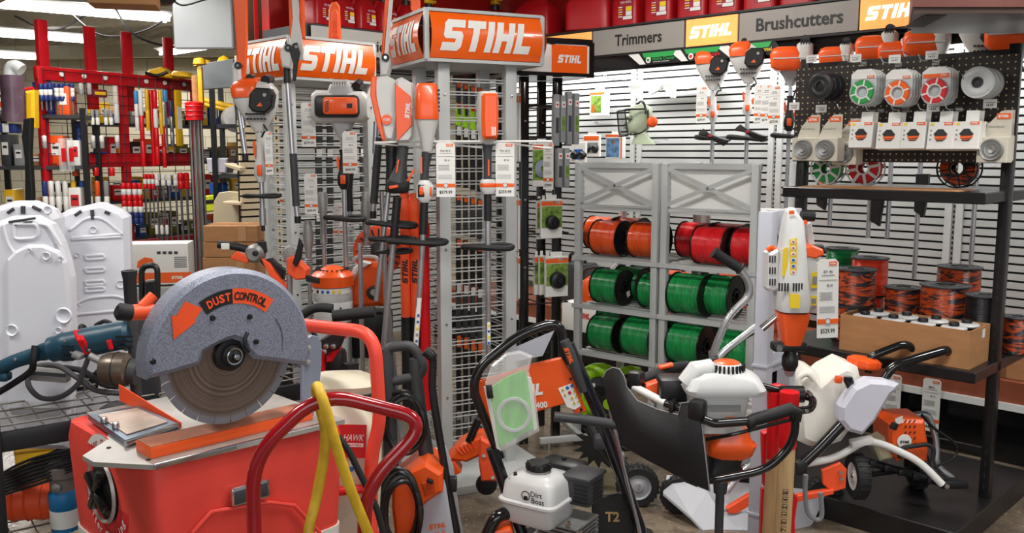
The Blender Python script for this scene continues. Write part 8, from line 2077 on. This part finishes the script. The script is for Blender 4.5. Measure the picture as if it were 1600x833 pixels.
# shelves behind with goods seen through the grid
for u, (px0, Y0, rz_, n, lab) in enumerate([(150, 9.6, 55, 5, 'dark shelf unit seen through the red rack'), (-20, 7.4, 10, 5, 'black wire shelf unit at the far left edge'), (335, 7.4, 8, 5, 'dark shelf unit between the red rack and left tower')]):
    f = Fr(loc=(lambda p: (p.x, p.y, 0))(Fr(px0, 235, Y0, 0).o), rz=rz_); wd = (2.3, .75, .42)[u]
    t = thing('storage_shelf', lab, 'shelf', f, 'dark storage shelves at the back left')
    for x in (0, wd):
        hh = 2.2 if u == 2 else 1.9
        for y in (0, .4): m = MB(); m.box((x, y, hh/2), (.04, .04, hh), M_sh); m.build('post', t)
    zs_ = [.15, .57, .99, 1.19, 1.34, 1.75, 2.2] if u == 2 else [.15+k*.42 for k in range(n)]
    for z in zs_: m = MB(); m.box((wd/2, .2, z), (wd, .42, .03), M_gr); m.build('shelf_board', t)
    pal = [M_yel, M_redb, M_bk, M_pap, M_blu, M_or, M_gr, M_yel, M_card, mat('olive_carton', '6B6A2A', .6), M_inkg]
    nm = ['yellow', 'red', 'black', 'white', 'blue', 'orange', 'dark grey', 'yellow', 'brown', 'olive', 'grey']
    for k in ((0, 1) if u == 2 else range(n)):
        x = .08
        while x < wd-.1:
            bw_, bh_ = rnd.uniform(.07, .16), rnd.uniform(.1, .27); ci = rnd.randrange(len(pal))
            if x+bw_ > wd-.02: break
            P = Matrix.Rotation(R(rz_), 3, 'Z') @ V((x+bw_/2, .16, .166+k*.42))+f.o
            m = MB(); m.box((0, 0, bh_/2), (bw_*.92, .22, bh_), pal[ci], .004); m.box((0, -.112, bh_*.55), (bw_*.6, .003, bh_*.4), M_pap if nm[ci] != 'white' else M_rink); m.box((0, -.114, bh_*.6), (bw_*.4, .002, bh_*.08), M_ink)
            solo(m, 'stock_box', 'boxed stock blurred on the %s' % lab.replace('dark ', '').replace('black ', ''), 'box', Fr(loc=P, rz=rz_), 'boxed stock on the %s' % ['shelf behind the red rack', 'far left shelf', 'shelf by the left tower'][u])
            x += bw_+.02
# far left edge
for args in [
    ('wrapped_roll', 'tall roll wrapped in clear and purple plastic at the upper left', 'wrapped roll', (22, 190, 7.0), [('roll', [('t', [(22, 190), (20, 150), (18, 118)], .085, mat('purple_wrapped_plastic', '5A4552', .25, var=.3)), ('t', [(16, 122), (17, 108), (24, 104), (34, 110)], .05, M_frost)])]),
    ('yellow_bag', 'yellow shrink-wrapped pack with red edge left of the red rack', 'pack', (46, 200, 7.05), [('pack', [('p', [(37, 142), (52, 140), (53, 200), (38, 200)], -.05, .05, M_yel, .02)]), ('edge_strap', [('t', [(52, 138), (40, 140), (33, 150), (34, 185)], .012, M_redb), ('t', [(50, 141), (41, 143), (36, 152), (36, 185)], .008, M_blu)])]),
    ('battery_case', 'orange and white helmet-like item at the left edge', 'case', (4, 172, 7.0), [('shell', [('b', (4, 164), (.12, .1, .05), M_or, .02), ('b', (4, 171), (.14, .1, .03), M_whs, .01)])]),
    ('cap_stack', 'blue and white chequered packs at the left edge under the orange item', 'packs', (10, 208, 7.0), [('packs', [('b', (4, 200), (.05, .1, .07), mat('navy_sleeve'), .005), ('b', (14, 200), (.05, .1, .07), M_pap, .005), ('b', (24, 201), (.05, .1, .07), mat('navy_sleeve'), .005)])]),
    ('padded_post', 'black padded post left of the red rack', 'post', (42, 300, 6.9), [('webbing', [('p', [(36, 186), (48, 184), (46, 240), (50, 298), (52, 548), (40, 548), (38, 250), (33, 215)], -.03, .03, M_bk, .008)])]),
    ('yellow_pipes', 'pair of yellow pipes lying on the shelf right of the red rack', 'pipes', (345, 172, 7.6), [('pipe', [('t', [(318, 156), (345, 163), (366, 168)], .025, M_yel)]), ('lower_pipe', [('t', [(320, 163), (345, 169), (364, 173)], .02, M_yel)])]),
    ('safety_helmet', 'white safety helmet beside the left trimmer', 'helmet', (366, 196, 7.55), [('shell', [('l', (366, 186, 0), [(0, -.11), (.06, -.1), (.1, -.04), (.11, .03), (.1, .06)], M_whs, 'Y')])]),
    ('storage_bin', 'pale grey plastic bin on the shelf left of the tower', 'bin', (340, 272, 7.5), [('bin', [('p', [(322, 247), (356, 247), (353, 271), (325, 271)], -.1, .1, mat('lilac_grey', 'C6C5D0', .4), .01)])]),
    ('yellow_green_case', 'yellow-green case low on the shelf left of the tower', 'case', (330, 332, 7.5), [('case', [('p', [(318, 306), (340, 304), (342, 330), (319, 332)], -.1, .1, mat('hi_vis', 'C6D12A', .4), .01)]), ('band', [('p', [(318, 313), (341, 311), (341, 317), (318, 319)], -.105, -.1, M_bk)])]),
    ('paint_can', 'small blue lidded jar, left one of two on the shelf', 'jar', (335, 298, 7.5), [('jar', [('l', (335, 295, 0), [(0, .05), (.035, .05), (.04, .03), (.04, -.04), (0, -.04)], M_blu, 'Z')])]),
    ('paint_can', 'small blue lidded jar, right one of two on the shelf', 'jar', (348, 298, 7.5), [('jar', [('l', (348, 295, 0), [(0, .05), (.035, .05), (.04, .03), (.04, -.04), (0, -.04)], M_blu, 'Z')])]),
    ('end_board', 'tan rounded shelf end board in front of the left slat panel', 'board', (355, 350, 6.3), [('board', [('p', [(333, 350), (334, 315), (342, 301), (356, 299), (374, 300), (374, 350)], -.02, .02, M_slatb, .004), ('p', [(348, 315), (376, 316), (376, 321), (349, 319)], -.2, -.02, M_slatb, .003)])]),
    ('wall_shelf', 'small tan bracket shelf at the left slat panel edge', 'shelf', (362, 262, 6.2), [('board', [('p', [(350, 255), (375, 262), (375, 268), (352, 260)], -.15, .05, M_slatb, .003)])]),
    ('hard_hat', 'yellow rounded object on top shelves left of the grey sign', 'cap', (318, 106, 7.55), [('dome', [('l', (318, 100, 0), [(0, .04), (.05, .03), (.07, -.01), (.08, -.02)], M_yel, 'Z')])]),
    ('hard_hat', 'second yellow rounded object just above the grey sign', 'cap', (350, 106, 7.55), [('dome', [('l', (350, 100, 0), [(0, .07), (.04, .05), (.07, -.01), (.08, -.03)], M_yel, 'Z')])]),
    ('tool_bags', 'yellow and dark tool bags heaped on top of the red rack', 'bags', (255, 122, 8.6), [('bag', [('p', [(222, 118), (232, 108), (250, 104), (262, 112), (268, 122)], -.1, .1, M_yel, .02)]), ('second_bag', [('p', [(262, 120), (270, 110), (290, 112), (300, 122)], -.1, .1, M_yel, .02), ('t', [(228, 114, -.1), (245, 118, -.12), (262, 112, -.1)], .015, M_bk)])])]:
    nm_, lab, cat, (px, py, Y), parts = args
    fz = Fr(px, py, Y, 0)
    shape_thing(nm_, lab, cat, fz, parts)
# cardboard cartons in front of the slat panel
for i, (x0, x1, y0, y1, Y, lab) in enumerate([(318, 402, 352, 378, 5.75, 'upper brown shipping carton left of the tower'), (318, 400, 378, 402, 5.75, 'middle brown shipping carton with white label left of the tower'), (318, 398, 402, 440, 5.75, 'lowest brown shipping carton of the stack left of the tower')]):
    a, b = Fr(x0, y1, Y, 0).o, Fr(x1, y0, Y, 0).o; w_, h = b.x-a.x, b.z-a.z; f = Fr(loc=((a.x+b.x)/2, Y, a.z), rz=0)
    t = thing('shipping_carton', lab, 'box', f, 'brown cartons stacked left of the tower')
    m = MB(); m.box((0, .15, h/2-.002), (w_, .3, h-.004), M_card, .003, seg=1); m.box((0, .15, h-.001), (w_, .05, .003), M_tape); m.build('carton', t)
    m = MB(); m.box((w_*.22, -.001, h*.5), (.05, .002, h*.9), M_tape)
    if i == 1: m.box((.1, -.003, h*.45), (.09, .003, h*.6), M_pap); m.box((.1, -.0055, h*.55), (.07, .001, .012), M_inkg)
    m.build('tape_and_label', t)
f = Fr(loc=((Fr(318, 440, 5.75, 0).o.x+Fr(400, 440, 5.75, 0).o.x)/2, 5.75, 0), rz=0); zc_ = Fr(360, 440, 5.75, 0).o.z
m = MB(); m.box((0, .15, zc_/2), (.42, .34, zc_), M_gr, .004); solo(m, 'display_plinth', 'dark plinth carrying the brown cartons', 'plinth', f)

# ================================================================ BEHIND THE SPOOL RACK, ALONG THE WALL DECK
def cutoff_saw(label, px, py, Y, s=1):
    f = Fr(px, py, Y, -30); t = thing('cutoff_saw', label, 'cut-off saw', f, 'cut-off saws stored behind the spools')
    m = MB(); m.sl([(0, 0, 0, .2*s, .15*s), (.08*s, 0, 0, .22*s, .16*s), (.17*s, 0, 0, .2*s, .14*s), (.2*s, 0, 0, .12*s, .1*s)], M_or, N=22); m.box((0, -.08*s, .09*s), (.06, .01, .03), M_pap, .002); m.build('engine_cover', t)
    m = MB(); m.lathe([(.06, -.03), (.17*s, -.03), (.18*s, 0), (.17*s, .03), (.06, .03)], M_gry, (.2*s, .05, .14*s), 'Y', 36, a0=0, a1=200); m.build('blade_guard', t)
    m = MB(); m.lathe([(0, -.003), (.15*s, -.003), (.15*s, .003), (0, .003)], M_stl, (.2*s, .05, .14*s), 'Y', 36); m.build('blade', t)
    m = MB(); m.tube(fillet([(-.1*s, 0, .05), (-.12*s, 0, .24*s), (.02*s, 0, .27*s), (.06*s, 0, .18*s)], .05), .012, M_gr, 10); m.build('handle', t)
    return t
cutoff_saw('orange cut-off saw standing behind the left green spools', 935, 478, 5.9); cutoff_saw('orange cut-off saw behind the middle of the spool rack', 1055, 472, 5.7)
cutoff_saw('orange cut-off saw at the right behind the spool rack', 1150, 470, 5.4)
for i, (px, py, w_, h, S_, lab) in enumerate([(932, 515, .32, .2, 6.75, 'white lettered STIHL-free carton')]):
    f = Fr(px, py, None, -45, S=6.9); m = MB(); m.box((0, 0, .1), (.4, .3, .2), M_whs, .005); m.logo((.0, -.152, .12), .14, .04, M_rink); solo(m, 'machine_carton', 'white lettered carton on the wall deck behind the left spools', 'box', f)
DKz = .415
for i, (px, cx_, cy_, cz_, mt, lab) in enumerate([(905, .25, .2, .3, M_gr, 'dark machine on the wall deck left of the spool rack'), (1000, .3, .25, .22, M_bk, 'black machine on the wall deck behind the middle spools'), (1130, .3, .25, .25, M_whs, 'white machine carton on the wall deck behind the right spools'), (1190, .25, .25, .45, M_or, 'orange machine on the wall deck behind the grey stand')]):
    p = G.q(px, 400, -.3); P = Matrix.Rotation(R(-45), 3, 'Z') @ V((p.x, -.32, DKz))+V((G.o.x, G.o.y, 0))
    t = thing('boxed_machine', lab, 'machine', Fr(loc=P, rz=-45)); m = MB(); m.box((0, 0, cz_/2), (cx_, cy_, cz_), mt, .02); m.build('body', t); m = MB(); m.tube(fillet([(-cx_*.3, 0, cz_), (-cx_*.3, 0, cz_+.06), (cx_*.3, 0, cz_+.06), (cx_*.3, 0, cz_)], .03), .012, M_bk, 8); m.build('handle', t)
for i, (px, lab) in enumerate([(1578, 'brown carton on the wall deck at the right edge, nearer one'), (1552, 'brown carton on the wall deck at the right edge, farther one')]):
    p = G.q(px, 560, -.4); P = Matrix.Rotation(R(-45), 3, 'Z') @ V((p.x+.03, -.45, DKz))+V((G.o.x, G.o.y, 0)); m = MB(); m.box((0, 0, .06), (.16, .2, .12), M_card, .003, seg=1); m.box((0, 0, .1205), (.16, .04, .001), M_tape); solo(m, 'shipping_carton', lab, 'box', Fr(loc=P, rz=-45))
for i, (px, py, lab) in enumerate([(1457, 592, 'white price tag hanging from the wall deck edge under the rack shelf, right one'), (1396, 585, 'white price tag hanging from the wall deck edge beside the hand guard'), (1172, 605, 'white price tag between the auger engine and the grey stand')]):
    f = Fr(px, py, None, -45, S=6.7 if i < 2 else 4.6); price_tag(f, lab, .09 if i < 2 else .065, .28 if i < 2 else .18, 'MM 56', '$449.99')
